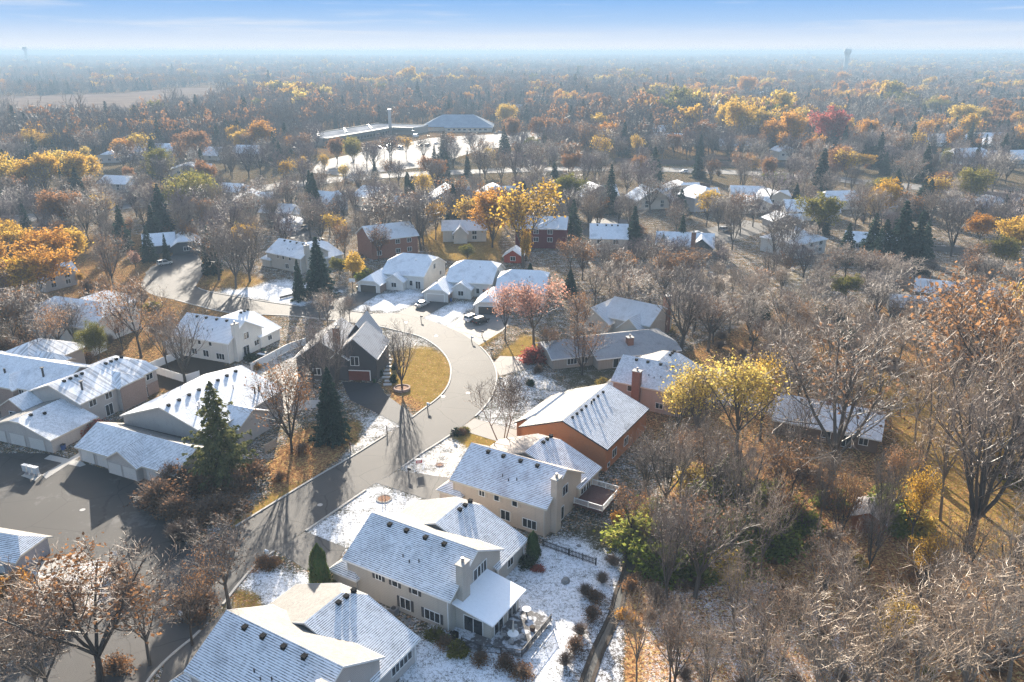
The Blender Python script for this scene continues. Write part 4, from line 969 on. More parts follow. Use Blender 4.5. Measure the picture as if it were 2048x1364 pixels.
ROW = [ # row of houses near the highway
 ('steep snow roofed house left of the tall dark spruce', 655, 428, 62, 14, 13, 4.5, 8.5, W_white, R_far), ('snow roofed house behind the bare trees near two cedars', 742, 415, 50, 13, 12, 4.5, 8.2, W_cream, R_far),
 ('white front gabled house with a garage left of the golden tree', 870, 415, 15, 15, 13, 4.5, 9.0, W_white, R_far), ('grey house with steep snowy roof behind the golden tree', 960, 410, 10, 15, 12, 4.6, 8.6, W_beige, R_far),
 ('pale house with two snowy gables behind a tall spruce', 1165, 412, 18, 17, 13, 4.5, 9.0, W_beige, R_far), ('beige house with wide snowy gable behind the purple bare tree', 1275, 420, 14, 16, 15, 4.2, 9.0, W_cream, R_far),
 ('tall grey house with bright snow edged gable near the highway', 1388, 425, 24, 14, 12, 6.5, 10.5, W_grey, R_far), ('low snow roofed house right of the tall grey gable', 1485, 428, 20, 15, 12, 3.4, 6.6, W_cream, R_far),
 ('wide snow roofed house in front of the highway hedge', 1572, 440, -6, 20, 13, 4.0, 7.6, W_white, R_far), ('long white roofed house at the right by the side road', 1890, 428, -8, 26, 12, 3.2, 6.0, W_cream, R_far), ('snowy gabled house at the right edge by the side road', 1985, 432, 15, 18, 14, 3.2, 6.6, W_beige, R_far),
 ('sunlit beige house beyond the highway wall at left', 198, 382, -14, 16, 13, 4.2, 7.2, W_beige, R_far), ('beige house with dark hill side roof beyond the highway at left', 338, 352, 10, 20, 14, 3.4, 6.4, W_tan, R_far),
 ('narrow grey house between the orange trees at left', 92, 585, 62, 10, 9, 4.6, 7.2, W_grey, R_far), ('snowy rear house beside the white hip roofed house', 1545, 458, 10, 12, 9, 3.2, 5.6, W_grey, R_far),
 ('half hidden snowy house behind the wide beige gable', 1338, 398, 12, 15, 11, 4.4, 7.6, W_beige, R_far), ('half hidden grey house behind the low snow roofed house', 1462, 402, -10, 15, 11, 3.6, 6.6, W_grey, R_far), ('snowy roof among bare trees left of the wide snow roofed house', 1530, 412, 20, 14, 11, 3.4, 6.4, W_cream, R_far), ('pale house behind the gold tree and the right spruces', 1655, 420, 8, 16, 11, 4.4, 7.6, W_white, R_far), ('snow roofed house half hidden right of the spruces', 1735, 428, -14, 16, 11, 3.6, 6.6, W_beige, R_far),
 ('small snowy house in the bare trees beyond the side street', 470, 415, 12, 14, 11, 3.6, 6.6, W_cream, R_far), ('snowy roof half hidden left of the small pale garage', 520, 440, -12, 14, 10, 3.6, 6.4, W_beige, R_far), ('low snowy house behind the brown brick house', 790, 425, 6, 15, 10, 3.6, 6.4, W_grey, R_far), ('snowy house in the trees left of the long grey roof', 1690, 500, -20, 15, 10, 3.4, 6.0, W_grey, R_far), ('tan house with snow patched roof left of the bright highway bend', 420, 395, -16, 16, 11, 3.6, 6.6, W_tan, R_far)]
for i, (lb, u, v, a, L, Wd, he, zr, wl, rf) in enumerate(ROW):
    small('gabled_house', lb, u, v, a, L, Wd, he, zr, wl, rf, 'the ' + lb, (1, 1) if i % 3 else (.7, .7), 't' if a > 9 else 's', [(L - 6, L + 2.2, 3, Wd - 2, 's', he * .85, zr * .86)], 2)
# far houses, each with wall, roof and trim
FAR = [ # u, v of base, angle, length, depth, eave, ridge, wall, words
 (10, 272, 5, 22, 12, 'a white roofed house at the left edge beyond the gold trees'), (62, 274, -10, 16, 10, 'a small snowy house right of the left edge white roof'), (205, 268, 12, 16, 11, 'a snow roofed house in the hazy trees beyond the left gold trees'), (242, 266, -5, 18, 12, 'a wide snowy house in the haze left of centre'),
 (315, 244, 4, 22, 11, 'a long low snowy house before the marsh'), (432, 232, -12, 18, 14, 'a pale hip roofed house in the haze right of the marsh'), (295, 318, 6, 24, 12, 'a long snowy roof among bare trees beyond the highway'), (412, 318, -20, 18, 13, 'a bright snow roofed house left of the orange trees'),
 (218, 326, 8, 15, 12, 'a grey walled snowy house behind the gold row at left'), (496, 320, -15, 16, 12, 'a low snowy house under the orange trees'), (575, 256, 10, 20, 12, 'a hazy white house left of the shops'), (1042, 224, -4, 22, 14, 'a hazy grey roof right of the lone gold tree'),
 (1225, 248, 0, 20, 13, 'a snowy house right of the orange tree by the lot'), (1290, 270, -6, 26, 13, 'a long snowy house behind the green hedge'), (1310, 238, 5, 20, 12, 'a hazy snow roof above the long house by the hedge'), (1375, 232, -8, 22, 12, 'a snowy house left of the tall gold tree'),
 (1372, 262, 10, 20, 14, 'a bright double snow roof left of the blue spruces'), (1350, 288, 0, 24, 12, 'a low snowy roof behind the highway wall'), (1450, 262, -14, 17, 13, 'a white gabled house behind the gold tree row'), (1480, 300, 5, 22, 12, 'a pale house under the gold tree row'), (1535, 190, 0, 16, 11, 'a hazy blue roof left of the red treetops'),
 (1700, 190, -6, 20, 12, 'a blue grey snowy house in the hazy trees'), (1742, 180, 0, 18, 12, 'a snowy house left of the hazy spruces'), (1855, 236, -3, 20, 13, 'a white roof below the round willows'), (1920, 214, 4, 16, 11, 'a small white house left of the yellow green tree'), (1880, 292, -10, 28, 15, 'a broad snow roofed house behind the dark spruce pair'),
 (1782, 276, 14, 20, 12, 'a grey snow edged house behind the rust tree'), (1985, 292, 6, 22, 12, 'a low snowy house left of the right edge gable'), (2020, 300, 20, 18, 15, 'a gabled snowy house at the right edge'), (1815, 190, 0, 30, 10, 'a long pale snowy roof behind the willows'), (1955, 330, 10, 20, 13, 'a snowy house behind the bare trees at the right edge'), (2035, 330, 12, 22, 13, 'a grey snowy house cut by the right edge'), (1575, 320, 8, 9, 10, 'a narrow pale tower like house under the orange trees'),
 (1150, 212, 3, 16, 11, 'a tiny hazy roof above the lot'), (880, 190, -6, 18, 11, 'a tiny hazy house in the middle wood'), (650, 190, 4, 16, 11, 'a tiny pale house in the wood above the shops'), (700, 196, 0, 18, 11, 'a tiny snowy gable in the hazy wood'), (480, 152, -4, 20, 12, 'a tiny white house beyond the marsh'), (110, 152, 4, 20, 12, 'a tiny white house far left beyond the marsh'), (620, 142, 0, 22, 12, 'a tiny far white roof on the wooded rise'), (820, 138, 3, 22, 12, 'a tiny far snowy roof on the rise right of centre'), (1300, 185, 6, 18, 12, 'a tiny snowy roof in the hazy wood right of centre'), (1085, 196, -8, 14, 11, 'a tiny blue roof above the orange tree by the lot')]
for i, (u, v, a, L, Wd, lb) in enumerate(FAR):
    L *= 1.3; Wd *= 1.3
    tall = lb.startswith('a narrow'); hh = 5.6 if tall else (3.2 if i % 3 else 4.8)
    x, y = at(u, v); h = House('far_house', lb[2:], (x - L / 2, y), a, group='houses far off among the trees', land=lb)
    h.block(0, L, 0, Wd, 's' if i % 4 else 't', hh, hh + Wd * .27, 1 if i % 2 else .5, 1 if i % 2 else .5)
    h.done([W_white, W_beige, W_cream, W_grey, W_tan][i % 5], R_far)
    if y < 800:
        for j in (1, 2, 3): h.win('-t', 0, L * j / 4, hh * .6, 1.6, 1.4, 2)
# ------------------------------------------------------------------ vehicles
CARM = {}
def carparts(kind):
    if kind in CARM: return CARM[kind]
    if kind == 'sedan': low = [(-2.3, .35), (2.3, .35), (2.32, .62), (2.2, .78), (1.0, .93), (-1.5, .98), (-2.28, .92), (-2.34, .6)]; cab = ((-1.75, 1.05), (-1.05, .45), .95, 1.42); hw = .9
    elif kind == 'suv': low = [(-2.35, .42), (2.35, .42), (2.37, .75), (2.25, 1.0), (1.1, 1.12), (-2.3, 1.15), (-2.38, .7)]; cab = ((-2.28, 1.15), (-2.05, .5), 1.12, 1.76); hw = .96
    elif kind == 'van': low = [(-2.8, .4), (2.7, .4), (2.72, .8), (2.55, 1.05), (1.9, 1.2), (-2.8, 1.2)]; cab = ((-2.8, 2.0), (-2.75, 1.3), 1.18, 2.3); hw = 1.0
    else: low = [(-2.75, .48), (2.7, .48), (2.72, .85), (2.6, 1.05), (1.2, 1.15), (-2.75, 1.15), (-2.78, .8)]; cab = ((-.95, 1.15), (-.75, .5), 1.13, 1.85); hw = 1.0
    b = MB(); n = len(low)
    sec = [(-hw, .94), (-hw * .985, 1.0), (hw * .985, 1.0), (hw, .94)]
    rings = []
    for y, f in ((-hw + .0, 0), (-hw + .06, 1), (hw - .06, 1), (hw, 0)):
        rings.append([(x * (1 if f else .985), y, z if f else (z * .93 + .04)) for x, z in low])
    for a, c in zip(rings, rings[1:]):
        for i in range(n): j = (i + 1) % n; b.poly([a[i], c[i], c[j], a[j]][::-1])
    b.poly(rings[0]); b.poly(rings[-1][::-1])
    (x0, x1), (t0, t1), z0, z1 = cab; w0, w1 = hw * .95, hw * .76
    g = MB(); g.hexa([(x0, -w0, z0), (x1, -w0, z0), (x1, w0, z0), (x0, w0, z0), (t0, -w1, z1), (t1, -w1, z1), (t1, w1, z1), (t0, w1, z1)])
    b.hexa([(t0 - .08, -w1 - .02, z1 - .02), (t1 + .08, -w1 - .02, z1 - .02), (t1 + .08, w1 + .02, z1 - .02), (t0 - .08, w1 + .02, z1 - .02), (t0, -w1 + .08, z1 + .07), (t1 - .05, -w1 + .08, z1 + .07), (t1 - .05, w1 - .08, z1 + .07), (t0, w1 - .08, z1 + .07)])
    for f in (0, .42, .97):       # pillars
        xa, xb = x0 + (x1 - x0) * f, t0 + (t1 - t0) * f
        for sg in (-1, 1): b.hexa([(xa - .05, sg * w0 - .02, z0), (xa + .07, sg * w0 - .02, z0), (xa + .07, sg * w0 + .02, z0), (xa - .05, sg * w0 + .02, z0), (xb - .05, sg * w1 - .02, z1), (xb + .07, sg * w1 - .02, z1), (xb + .07, sg * w1 + .02, z1), (xb - .05, sg * w1 + .02, z1)])
    if kind == 'pickup':
        b.box(-2.7, -1.0, -hw + .02, -hw + .12, 1.15, 1.3); b.box(-2.7, -1.0, hw - .12, hw - .02, 1.15, 1.3); b.box(-2.76, -2.66, -hw + .05, hw - .05, 1.15, 1.3)
    if kind == 'van': b.box(-2.78, .9, -w0 - .03, -w0 + .02, 1.2, 2.2); b.box(-2.78, .9, w0 - .02, w0 + .03, 1.2, 2.2); b.box(-2.86, -2.78, -w1, w1, 1.2, 2.3)
    wl, rm = MB(), MB(); r = .33 if kind == 'sedan' else .39
    Mx = Matrix.Rotation(R(90), 4, 'X')
    def disc(mb, r, y0, y1, n=16):
        a = [(r * math.cos(6.2832 * i / n), y0, r * math.sin(6.2832 * i / n)) for i in range(n)]; c = [(p[0], y1, p[2]) for p in a]
        for i in range(n): j = (i + 1) % n; mb.poly([a[i], a[j], c[j], c[i]])
        mb.poly(a[::-1]); mb.poly(c)
    disc(wl, r, -.12, .12); disc(rm, r * .6, -.135, .135, 10)
    hl = MB(); hl.box(-.03, .04, -.2, .2, -.08, .08); tl = hl
    CARM[kind] = dict(body=b.mesh('body', plain('car_paint', (.5, .5, .5), .25, 0, 1, .6)), glass=g.mesh('windows', M_glass), wheel=wl.mesh('wheel', M_tyre), rim=rm.mesh('rim', M_rim), head=hl.mesh('headlight', plain('lamp_glass', (.7, .7, .68), .15, 0)), tail=hl.mesh('tail_light', plain('tail_lamp', (.35, .02, .02), .25, 0)),
        r=r, hw=hw, L=low[1][0], B=low[0][0], z=.7 if kind == 'sedan' else .85)
    return CARM[kind]
def car(kind, color, xy, rz, label, cat='car', group='vehicles', z=.04):
    p = carparts(kind); m = plain('paint_' + color[0], color[1], .28, .0, 1, .6)
    e = thing({'sedan': 'parked_car', 'suv': 'parked_car', 'van': 'van', 'pickup': 'pickup_truck'}[kind], label, cat, (xy[0], xy[1], z), R(rz), group)
    o = link('body', p['body'], e); o.material_slots[0].link = 'OBJECT'; o.material_slots[0].material = m
    link('windows', p['glass'], e)
    for x in (p['B'] * .62, p['L'] * .62):
        for y in (-p['hw'] + .1, p['hw'] - .1): w = link('wheel', p['wheel'], e, (x, y, p['r'])); link('rim', p['rim'], w)
    for y in (-p['hw'] * .68, p['hw'] * .68): link('headlight', p['head'], e, (p['L'], y, p['z'] - .08)); link('tail_light', p['tail'], e, (p['B'] - .02, y, p['z']))
    return e
SILV = ('silver', (.52, .50, .46)); BLK = ('black', (.018, .018, .02)); WHT = ('white', (.72, .72, .72)); GRY = ('grey', (.22, .23, .25)); RED = ('red', (.32, .03, .03)); BLU = ('blue', (.05, .09, .2)); TAN = ('tan', (.4, .36, .3))
car('sedan', SILV, at(845, 612), 62, 'silver sedan parked on the drive of the white house with the pale garage door')
car('suv', WHT, at(944, 641), 52, 'white roofed dark sport utility car parked left of the black one', 'car'); car('suv', BLK, at(962, 646), 48, 'black sport utility car parked right of the white one on the pale drive')
car('pickup', BLK, at(609, 460), -38, 'black pickup parked beside the small pale garage', 'pickup'); car('suv', WHT, at(1367, 346), 188, 'white car driving on the highway in front of the brown wall', z=.12)
car('suv', GRY, at(1430, 555), 20, 'grey car half hidden by the bare trees in the side yard'); car('sedan', BLU, at(1328, 470), 15, 'dark blue car on the drive behind the dark house')
for i, (u, v, k, c, lb) in enumerate([(778, 293, 'suv', BLK, 'black car at the left front of the shop parking lot'), (760, 297, 'sedan', RED, 'dark red car on the left of the shop parking lot'), (842, 292, 'sedan', GRY, 'grey car in the middle of the shop lot'), (856, 292, 'suv', BLK, 'black car beside the grey one in the shop lot'), (872, 288, 'sedan', WHT, 'white car in the middle of the shop lot'), (832, 274, 'van', WHT, 'white box van at the end of the shops'), (905, 283, 'van', WHT, 'white van on the right of the shop lot'), (735, 302, 'sedan', TAN, 'tan car near the road by the shop lot'), (800, 298, 'van', GRY, 'long grey van parked by the shop lot grass'),
    (1000, 266, 'suv', GRY, 'grey car in the far right row of the lot'), (1012, 265, 'sedan', WHT, 'white car in the far right row of the lot'), (1024, 265, 'suv', BLU, 'blue car in the far right row of the lot'), (1045, 273, 'suv', GRY, 'lone grey car at the right end of the lot'), (992, 268, 'sedan', BLK, 'black car at the start of the far right row'), (1068, 264, 'sedan', SILV, 'silver car at the far right corner of the lot')]):
    car(k, c, at(u, v), rnd.choice((50, 140, 230, 60)), lb, 'van' if k == 'van' else 'car', z=.03)

# ------------------------------------------------------------------ small things
def post_thing(name, label, cat, u, v, parts, group=None, rz=0):
    x, y = at(u, v); e = thing(name, label, cat, (x, y, 0), R(rz), group)
    for nm, mb, m in parts: build(nm, mb, m, e)
    return e
def mailbox(u, v, label, boxm=M_dark, postm=M_wood, rz=60):
    p = MB(); p.box(-.07, .07, -.07, .07, -.2, 1.05); p.box(-.07, .07, -.5, .1, .95, 1.05)
    b = MB(); n = 8; pr = [(-.14, 1.05), (.14, 1.05)] + [(.14 * math.cos(math.pi * i / n), 1.26 + .14 * math.sin(math.pi * i / n)) for i in range(n + 1)]
    A = [(x, -.55, z) for x, z in pr]; B = [(x, .1, z) for x, z in pr]; k = len(pr)
    for i in range(k): j = (i + 1) % k; b.poly([A[i], B[i], B[j], A[j]])
    b.poly(A); b.poly(B[::-1]); return post_thing('mailbox', label, 'mailbox', u, v, [('post', p, postm), ('box', b, boxm)], 'kerbside mailboxes', rz)
mailbox(855, 818, 'white topped mailbox on the tip of the golden lawn', M_white); mailbox(817, 950, 'dark mailbox beside the red and white sign'); mailbox(982, 708, 'dark mailbox on the outer side of the bend by the pale drive'); mailbox(905, 872, 'small dark mailbox by the low hedge at the brick house drive'); mailbox(842, 641, 'dark mailbox on the kerb in front of the white garage fronted houses')
mailbox(943, 683, 'pale mailbox on the golden verge of the bend', M_white); mailbox(964, 672, 'low dark mailbox on the golden verge right of the pale one'); mailbox(533, 1116, 'white mailbox over the low hedge by the beige house drive', M_white, M_white); mailbox(362, 1240, 'white mailbox with tall post among the brown shrubs at lower left', M_white, M_white); mailbox(1000, 766, 'grey mailbox where the concrete path meets the bend', M_grey)
# real estate sign
p = MB(); p.box(-.5, -.42, -.04, .04, -.2, 2.0); p.box(-.42, .9, -.03, .03, 1.86, 1.94); q = MB(); q.box(-.3, .8, -.02, .02, .95, 1.8); r = MB(); r.box(-.26, .76, -.03, -.021, 1.08, 1.62)
e = post_thing('yard_sign', 'white post with hanging red and white board on the snowy lawn by the street', 'sign', 836, 938, [('post', p, M_white), ('board', q, M_white), ('red_panel', r, plain('sign_red', (.35, .02, .04), .5))], None, 20)
for nm, s_, zz in (('line', .055, 1.44), ('line', .055, 1.22)):
    b = MB(); b.box(-.1, .6, -.036, -.031, zz, zz + .1); build('lettering_band', b, M_white, e)
p = MB(); p.box(-.04, .04, -.04, .04, -.2, 1.9); q = MB(); q.box(-.3, .3, -.05, -.04, 1.2, 1.9)
post_thing('lot_sign', 'small white board on a post at the lot entrance', 'sign', 234, 1126, [('post', p, M_grey), ('board', q, M_white)])
p = MB(); p.cyl(0, 0, -.2, 2.4, .04, n=6); q = MB()
q.poly([(.38 * math.cos(R(22.5 + 45 * i)), -.05, 2.3 + .38 * math.sin(R(22.5 + 45 * i))) for i in range(8)]); q.poly([(.38 * math.cos(R(22.5 - 45 * i)), -.03, 2.3 + .38 * math.sin(R(22.5 - 45 * i))) for i in range(8)])
e = post_thing('stop_sign', 'red octagonal stop sign where the side street meets the highway', 'sign', 1526, 352, [('post', p, M_grey), ('board', q, plain('stop_red', (.45, .02, .03), .5))])
fc = bpy.data.curves.new('stop_lettering', 'FONT'); fc.body = 'STOP'; fc.size = .3; fc.align_x = 'CENTER'; fc.align_y = 'CENTER'; fc.materials.append(M_white)
tmp_ = bpy.data.objects.new('tmp', fc); t_ = bpy.data.objects.new('lettering', bpy.data.meshes.new_from_object(tmp_)); bpy.data.objects.remove(tmp_); COL.objects.link(t_); t_.parent = e; t_.location = (0, -.056, 2.3); t_.rotation_euler = (R(90), 0, 0)
# wooden posts on verge, basketball hoop
p = MB(); p.box(-.09, .09, -.09, .09, -.2, 1.7); p.box(-.18, .18, -.18, .18, 1.2, 1.45); post_thing('verge_post', 'short red brown post with a box on the leafy verge', 'post', 701, 902, [('post', p, M_rust)])
p = MB(); p.box(-.09, .09, -.09, .09, -.2, 1.6); post_thing('verge_post', 'plain dark post on the snowy verge right of the red brown post', 'post', 774, 867, [('post', p, M_wood)])
p = MB(); p.cyl(0, 0, -.1, 3.0, .07, n=8); p.box(-.04, .04, -.6, 0, 2.85, 2.95); q = MB(); q.box(-.9, .9, -.66, -.6, 2.6, 3.7); r = MB()
for i in range(12): a, c = 6.283 * i / 12, 6.283 * (i + 1) / 12; r.tube([Vector((.23 * math.cos(a), -.92 + .23 * math.sin(a), 2.85)), Vector((.23 * math.cos(c), -.92 + .23 * math.sin(c), 2.85))], [.02, .02], 4)
post_thing('basketball_hoop', 'basketball hoop on a dark pole beside the drive of the dark garage house', 'hoop', 706, 580, [('pole', p, M_dark), ('backboard', q, M_white), ('rim', r, plain('hoop_orange', (.5, .12, .03), .5))])
# cluster mailboxes
x, y = at(62, 951)
for dx, dy, lb in ((-1.0, .5, 'left grey cluster mailbox on the concrete pad'), (.1, .1, 'middle grey cluster mailbox on the concrete pad'), (1.15, -.3, 'right grey cluster mailbox on the concrete pad')):
    e = thing('cluster_mailbox', lb, 'mailbox', (x + dx, y + dy, .05), R(-22), 'cluster mailboxes'); b = MB(); b.box(-.45, .45, -.28, .28, .55, 1.65); b.box(-.5, .5, -.33, .33, 1.65, 1.72)
    for i in range(3):
        for j in range(4): b.box(-.41 + i * .28, -.16 + i * .28, -.3, -.281, .62 + j * .25, .83 + j * .25)
    build('cabinet', b, plain('mailbox_grey', (.5, .5, .5), .5), e); p = MB(); p.box(-.15, .15, -.15, .15, 0, .55); p.box(-.3, .3, -.25, .25, 0, .05); build('pedestal', p, M_grey, e)
# stone ring, stepping stones, boulders
def ring(u, v, r, h, label, mat, n=18, tilt=True):
    x, y = at(u, v); e = thing('planter_ring', label, 'planter', (x, y, 0)); b = MB()
    for i in range(n):
        a0, a1 = 6.283 * i / n + .02, 6.283 * (i + 1) / n - .02
        q = [(rr * math.cos(a), rr * math.sin(a)) for rr, a in ((r - .3, a0), (r, a0), (r, a1), (r - .3, a1))]
        b.hexa([(p[0], p[1], -.1) for p in q] + [(p[0], p[1], h + rnd.uniform(-.03, .03)) for p in q])
    build('blocks', b, mat, e); b = MB(); b.cyl(0, 0, 0, h * .7, r - .31, n=18); build('mulch', b, plain('leaf_mulch', (.2, .1, .055), .95, .4, 8), e); return e
ring(804, 779, 1.75, .55, 'round block planter ring at the foot of the bare lawn tree', plain('planter_block', (.32, .22, .18), .9, .2, 4))
ring(768, 998, 1.3, .12, 'low stone ring bed with two posts on the snowy lawn of the beige house', M_stone, 14); ring(879, 930, .7, .1, 'small ring bed with thin sapling on the lawn of the tan house', M_rust, 10)
p = MB(); p.box(-.35, -.25, -.05, .05, -.1, 1.3); p.box(.15, .25, -.05, .05, -.1, 1.5); post_thing('bed_posts', 'two dark posts standing in the low stone ring bed', 'post', 768, 999, [('posts', p, M_wood)])
for i in range(9):
    u, v = 773 + (i % 2) * 3 + 2 * math.sin(i), 712 + i * 7.2; x, y = at(u, v); b = MB(); b.box(-.85, .85, -.5, .5, 0, .16)
    o = build('stepping_stone', b, plain('frosted_stone', (.42, .41, .40), .9), None, loc=(x, y, .02), rz=R(rnd.uniform(-8, 8))); o['label'] = 'pale frosted stone step between the yellow shrubs and the golden lawn'; o['category'] = 'step'; o['group'] = 'stone steps up the golden lawn'
def rock(u, v, s, label, sd=1):
    rg = random.Random(sd); b = MB(); n, m = 9, 5; P = []
    for i in range(m + 1):
        f = i / m * math.pi / 2; P.append([(s * math.cos(f) * math.cos(6.283 * k / n) * rg.uniform(.8, 1.15), s * .8 * math.cos(f) * math.sin(6.283 * k / n) * rg.uniform(.8, 1.15), s * .75 * math.sin(f) * rg.uniform(.9, 1.1) - .05) for k in range(n)])
    for i in range(m):
        for k in range(n): j = (k + 1) % n; b.poly([P[i][k], P[i][j], P[i + 1][j], P[i + 1][k]])
    x, y = at(u, v); o = build('boulder', b, M_stone, loc=(x, y, 0), rz=rg.uniform(0, 6)); o['label'] = label; o['category'] = 'boulder'; o['group'] = 'boulders in the yards'; USED.add(label)
rock(1131, 1163, .75, 'pointed grey boulder in the snowy back yard', 3); rock(1158, 1092, .4, 'small boulder inside the black picket fence yard', 4); rock(751, 1032, .45, 'small dark boulder on the snowy front lawn', 5); rock(730, 868, .35, 'small rock on the snowy verge across the street', 6)
for i, (u, v) in enumerate([(806, 1240), (812, 1243), (818, 1240), (815, 1248), (823, 1246), (809, 1234)]): rock(u, v, .34, ['leftmost', 'second', 'middle', 'lowest', 'rightmost', 'topmost'][i] + ' of the pale stones heaped against the beige house wall', 10 + i)

# ------------------------------------------------------------------ fences and decks
def picket(name, label, pts, h, gap, w, mat, rails=(.25, .8), solid=False, post=2.2, dash=.05):
    o = pts[0]; e = thing(name, label, 'fence', (o[0], o[1], 0)); P, S, Rl = MB(), MB(), MB()
    for a, c in zip(pts, pts[1:]):
        a, c = Vector(a) - Vector(o), Vector(c) - Vector(o); d = c - a; L = d.length; d.normalize(); M = Matrix.Translation((a.x, a.y, 0)) @ Matrix.Rotation(math.atan2(d.y, d.x), 4, 'Z')
        n = max(1, round(L / post))
        for i in range(n + 1): x = L * i / n; P.box(x - .06, x + .06, -.06, .06, -.2, h + .08, M)
        if solid: S.box(0, L, -.025, .025, .06, h - .04, M); Rl.box(0, L, -.04, .04, h - .04, h + .02, M)
        else:
            k = int(L / gap)
            for i in range(k): x = (i + .5) * L / k; S.box(x - w / 2, x + w / 2, -.045, -.015, .08, h, M)
            for f in rails: Rl.box(0, L, -.015, .025, h * f - .04, h * f + .04, M)
    build('posts', P, mat, e); build('pickets' if not solid else 'panel', S, mat, e); build('rails', Rl, mat, e); return e
picket('picket_fence', 'black picket fence between the two snowy back yards', [at(1086, 1093), at(1192, 1131)], 1.15, .22, .1, M_dark)
picket('vinyl_fence', 'white vinyl fence along the yard beside the charcoal house', [at(503, 742), at(577, 702), at(612, 690)], 1.8, 1, 1, M_white, solid=True); picket('vinyl_fence', 'white vinyl fence running back from the brick condominium to the white house', [at(298, 742), at(379, 708)], 1.8, 1, 1, M_white, solid=True); picket('vinyl_fence', 'white vinyl fence in front of the bare yard tree', [at(298, 743), at(371, 766), at(400, 757)], 1.8, 1, 1, M_white, solid=True); picket('vinyl_fence', 'short white fence panel behind the dark trees at left', [at(158, 728), at(190, 712), at(214, 700)], 1.9, 1, 1, M_white, solid=True)
picket('board_fence', 'grey board fence between the condominiums', [at(216, 852), at(248, 872)], 1.5, .2, .15, M_wood); picket('board_fence', 'grey board fence at the left edge before the brick condominium', [at(-10, 838), at(18, 846)], 1.5, .2, .15, M_wood); picket('board_fence', 'pale board fence behind the big pine by the leafy slope', [at(530, 905), at(552, 893)], 1.5, .2, .15, W_tanb)
picket('wood_fence', 'long brown fence in the shade of the spruces at right', [at(1850, 500), at(1965, 510)], 1.9, 1, 1, M_wood, solid=True); picket('wood_rail', 'orange brown rail fence behind the yellow tree', [at(1512, 738), at(1545, 744)], 1.2, 1, 1, plain('orange_wood', (.3, .13, .05)), solid=True)
picket('low_wall', 'low timber wall along the drive of the dark garage house', [at(560, 598), at(600, 588), at(690, 578)], .7, 1, 1, M_wood, solid=True)
# noise walls by the highway
def noise_wall(label, a, c, h, col): picket('noise_wall', label, [at(*a), at(*c)], h, 1, 1, plain(label.split()[0] + '_wall', col, .9, .1, .5), solid=True, post=5)
noise_wall('brown highway wall running behind the white car', (1230, 325), (1480, 334), 3.0, (.16, .11, .09)); noise_wall('dark tiered highway wall below the orange trees', (1520, 330), (1600, 336), 2.6, (.09, .08, .08)); noise_wall('russet fence above the tiered highway wall', (1430, 318), (1525, 324), 2.0, (.3, .16, .1)); noise_wall('grey retaining wall along the highway at left', (212, 416), (335, 397), 3.4, (.2, .19, .18)); noise_wall('long brown fence before the highway at right', (1380, 372), (1420, 376), 2.2, (.12, .09, .075)); noise_wall('pale fence by the road at the right edge', (1930, 385), (2060, 400), 1.8, (.3, .24, .19))
picket('rail_fence', 'thin rail fence above the grey retaining wall', [at(212, 400), at(300, 388)], 1.2, 2.2, .1, M_wood)
def rails(par, pts, z, h, mat, gap=.16, nm='railing', cap=.06):
    b = MB()
    for a, c in zip(pts, pts[1:]):
        a, c = Vector(a), Vector(c); d = c - a; L = d.length; d.normalize(); M = Matrix.Translation((a.x, a.y, z)) @ Matrix.Rotation(math.atan2(d.y, d.x), 4, 'Z')
        b.box(-.05, .05, -.05, .05, 0, h + .1, M); b.box(L - .05, L + .05, -.05, .05, 0, h + .1, M)
        for i in range(1, int(L / 1.8)): x = L * i / int(L / 1.8); b.box(x - .05, x + .05, -.05, .05, 0, h + .05, M)
        b.box(0, L, -cap, cap, h - .05, h, M); b.box(0, L, -.025, .025, .1, .16, M)
        k = int(L / gap)
        for i in range(k): x = (i + .5) * L / k; b.box(x - .022, x + .022, -.018, .018, .16, h - .05, M)
    return build(nm, b, mat, par)
def planks(x0, x1, y0, y1, z, w=.16):
    b = MB(); n = int((y1 - y0) / w)
    for i in range(n): y = y0 + i * (y1 - y0) / n; b.box(x0, x1, y + .008, y + (y1 - y0) / n - .008, z - .05, z + rnd.uniform(0, .006))
    return b
dk = build('deck', planks(.3, 5.1, 8.5, 15.0, 1.25), M_rust, h3.root); rails(dk, [(.4, 8.5), (5.1, 8.5), (5.1, 15.0), (.4, 15.0)], 1.25, 1.0, M_white)
b = MB()
for x in (.6, 5.0):
    for y in (8.7, 11.8, 14.8): b.box(x - .08, x + .08, y - .08, y + .08, -.2, 1.2)
b.box(.3, 5.1, 8.42, 8.49, .95, 1.2); b.box(5.11, 5.16, 8.5, 15, .95, 1.2); build('deck_frame', b, M_rust, dk)
M_deck = NT('snow_dusted_deck'); _p = M_deck.obj(); M_deck = M_deck.bsdf(M_deck.mix(M_deck.math('MULTIPLY', M_deck.sstep(M_deck.noise(_p, 1.2, 4), .45, .6), .8), (.10, .095, .095, 1), (.7, .71, .74, 1)), .85)
dk2 = build('deck', planks(5.15, 9.8, .4, 8.1, .35), M_deck, h2.root); build('deck_wing', planks(2.4, 5.13, -1.4, 1.1, .352), M_deck, dk2); rails(dk2, [(2.6, -1.35), (5.2, -1.35), (9.75, .45), (9.75, 7.6)], .35, 1.0, M_dark, .14, cap=.035)
def onh2(s_, t_): return h2.W(s_, t_)
def at_h2(name, label, cat, s_, t_, z, parts, rz=0, group=None):
    x, y = onh2(s_, t_); e = thing(name, label, cat, (x, y, z), R(rz - 30.6), group)
    for nm, mb, m in parts: build(nm, mb, m, e)
    return e
tp, lg = MB(), MB(); tp.cyl(0, 0, .7, .74, .68, n=24); lg.cyl(0, 0, 0, .7, .05, n=8); lg.cyl(0, 0, 0, .04, .3, n=12)
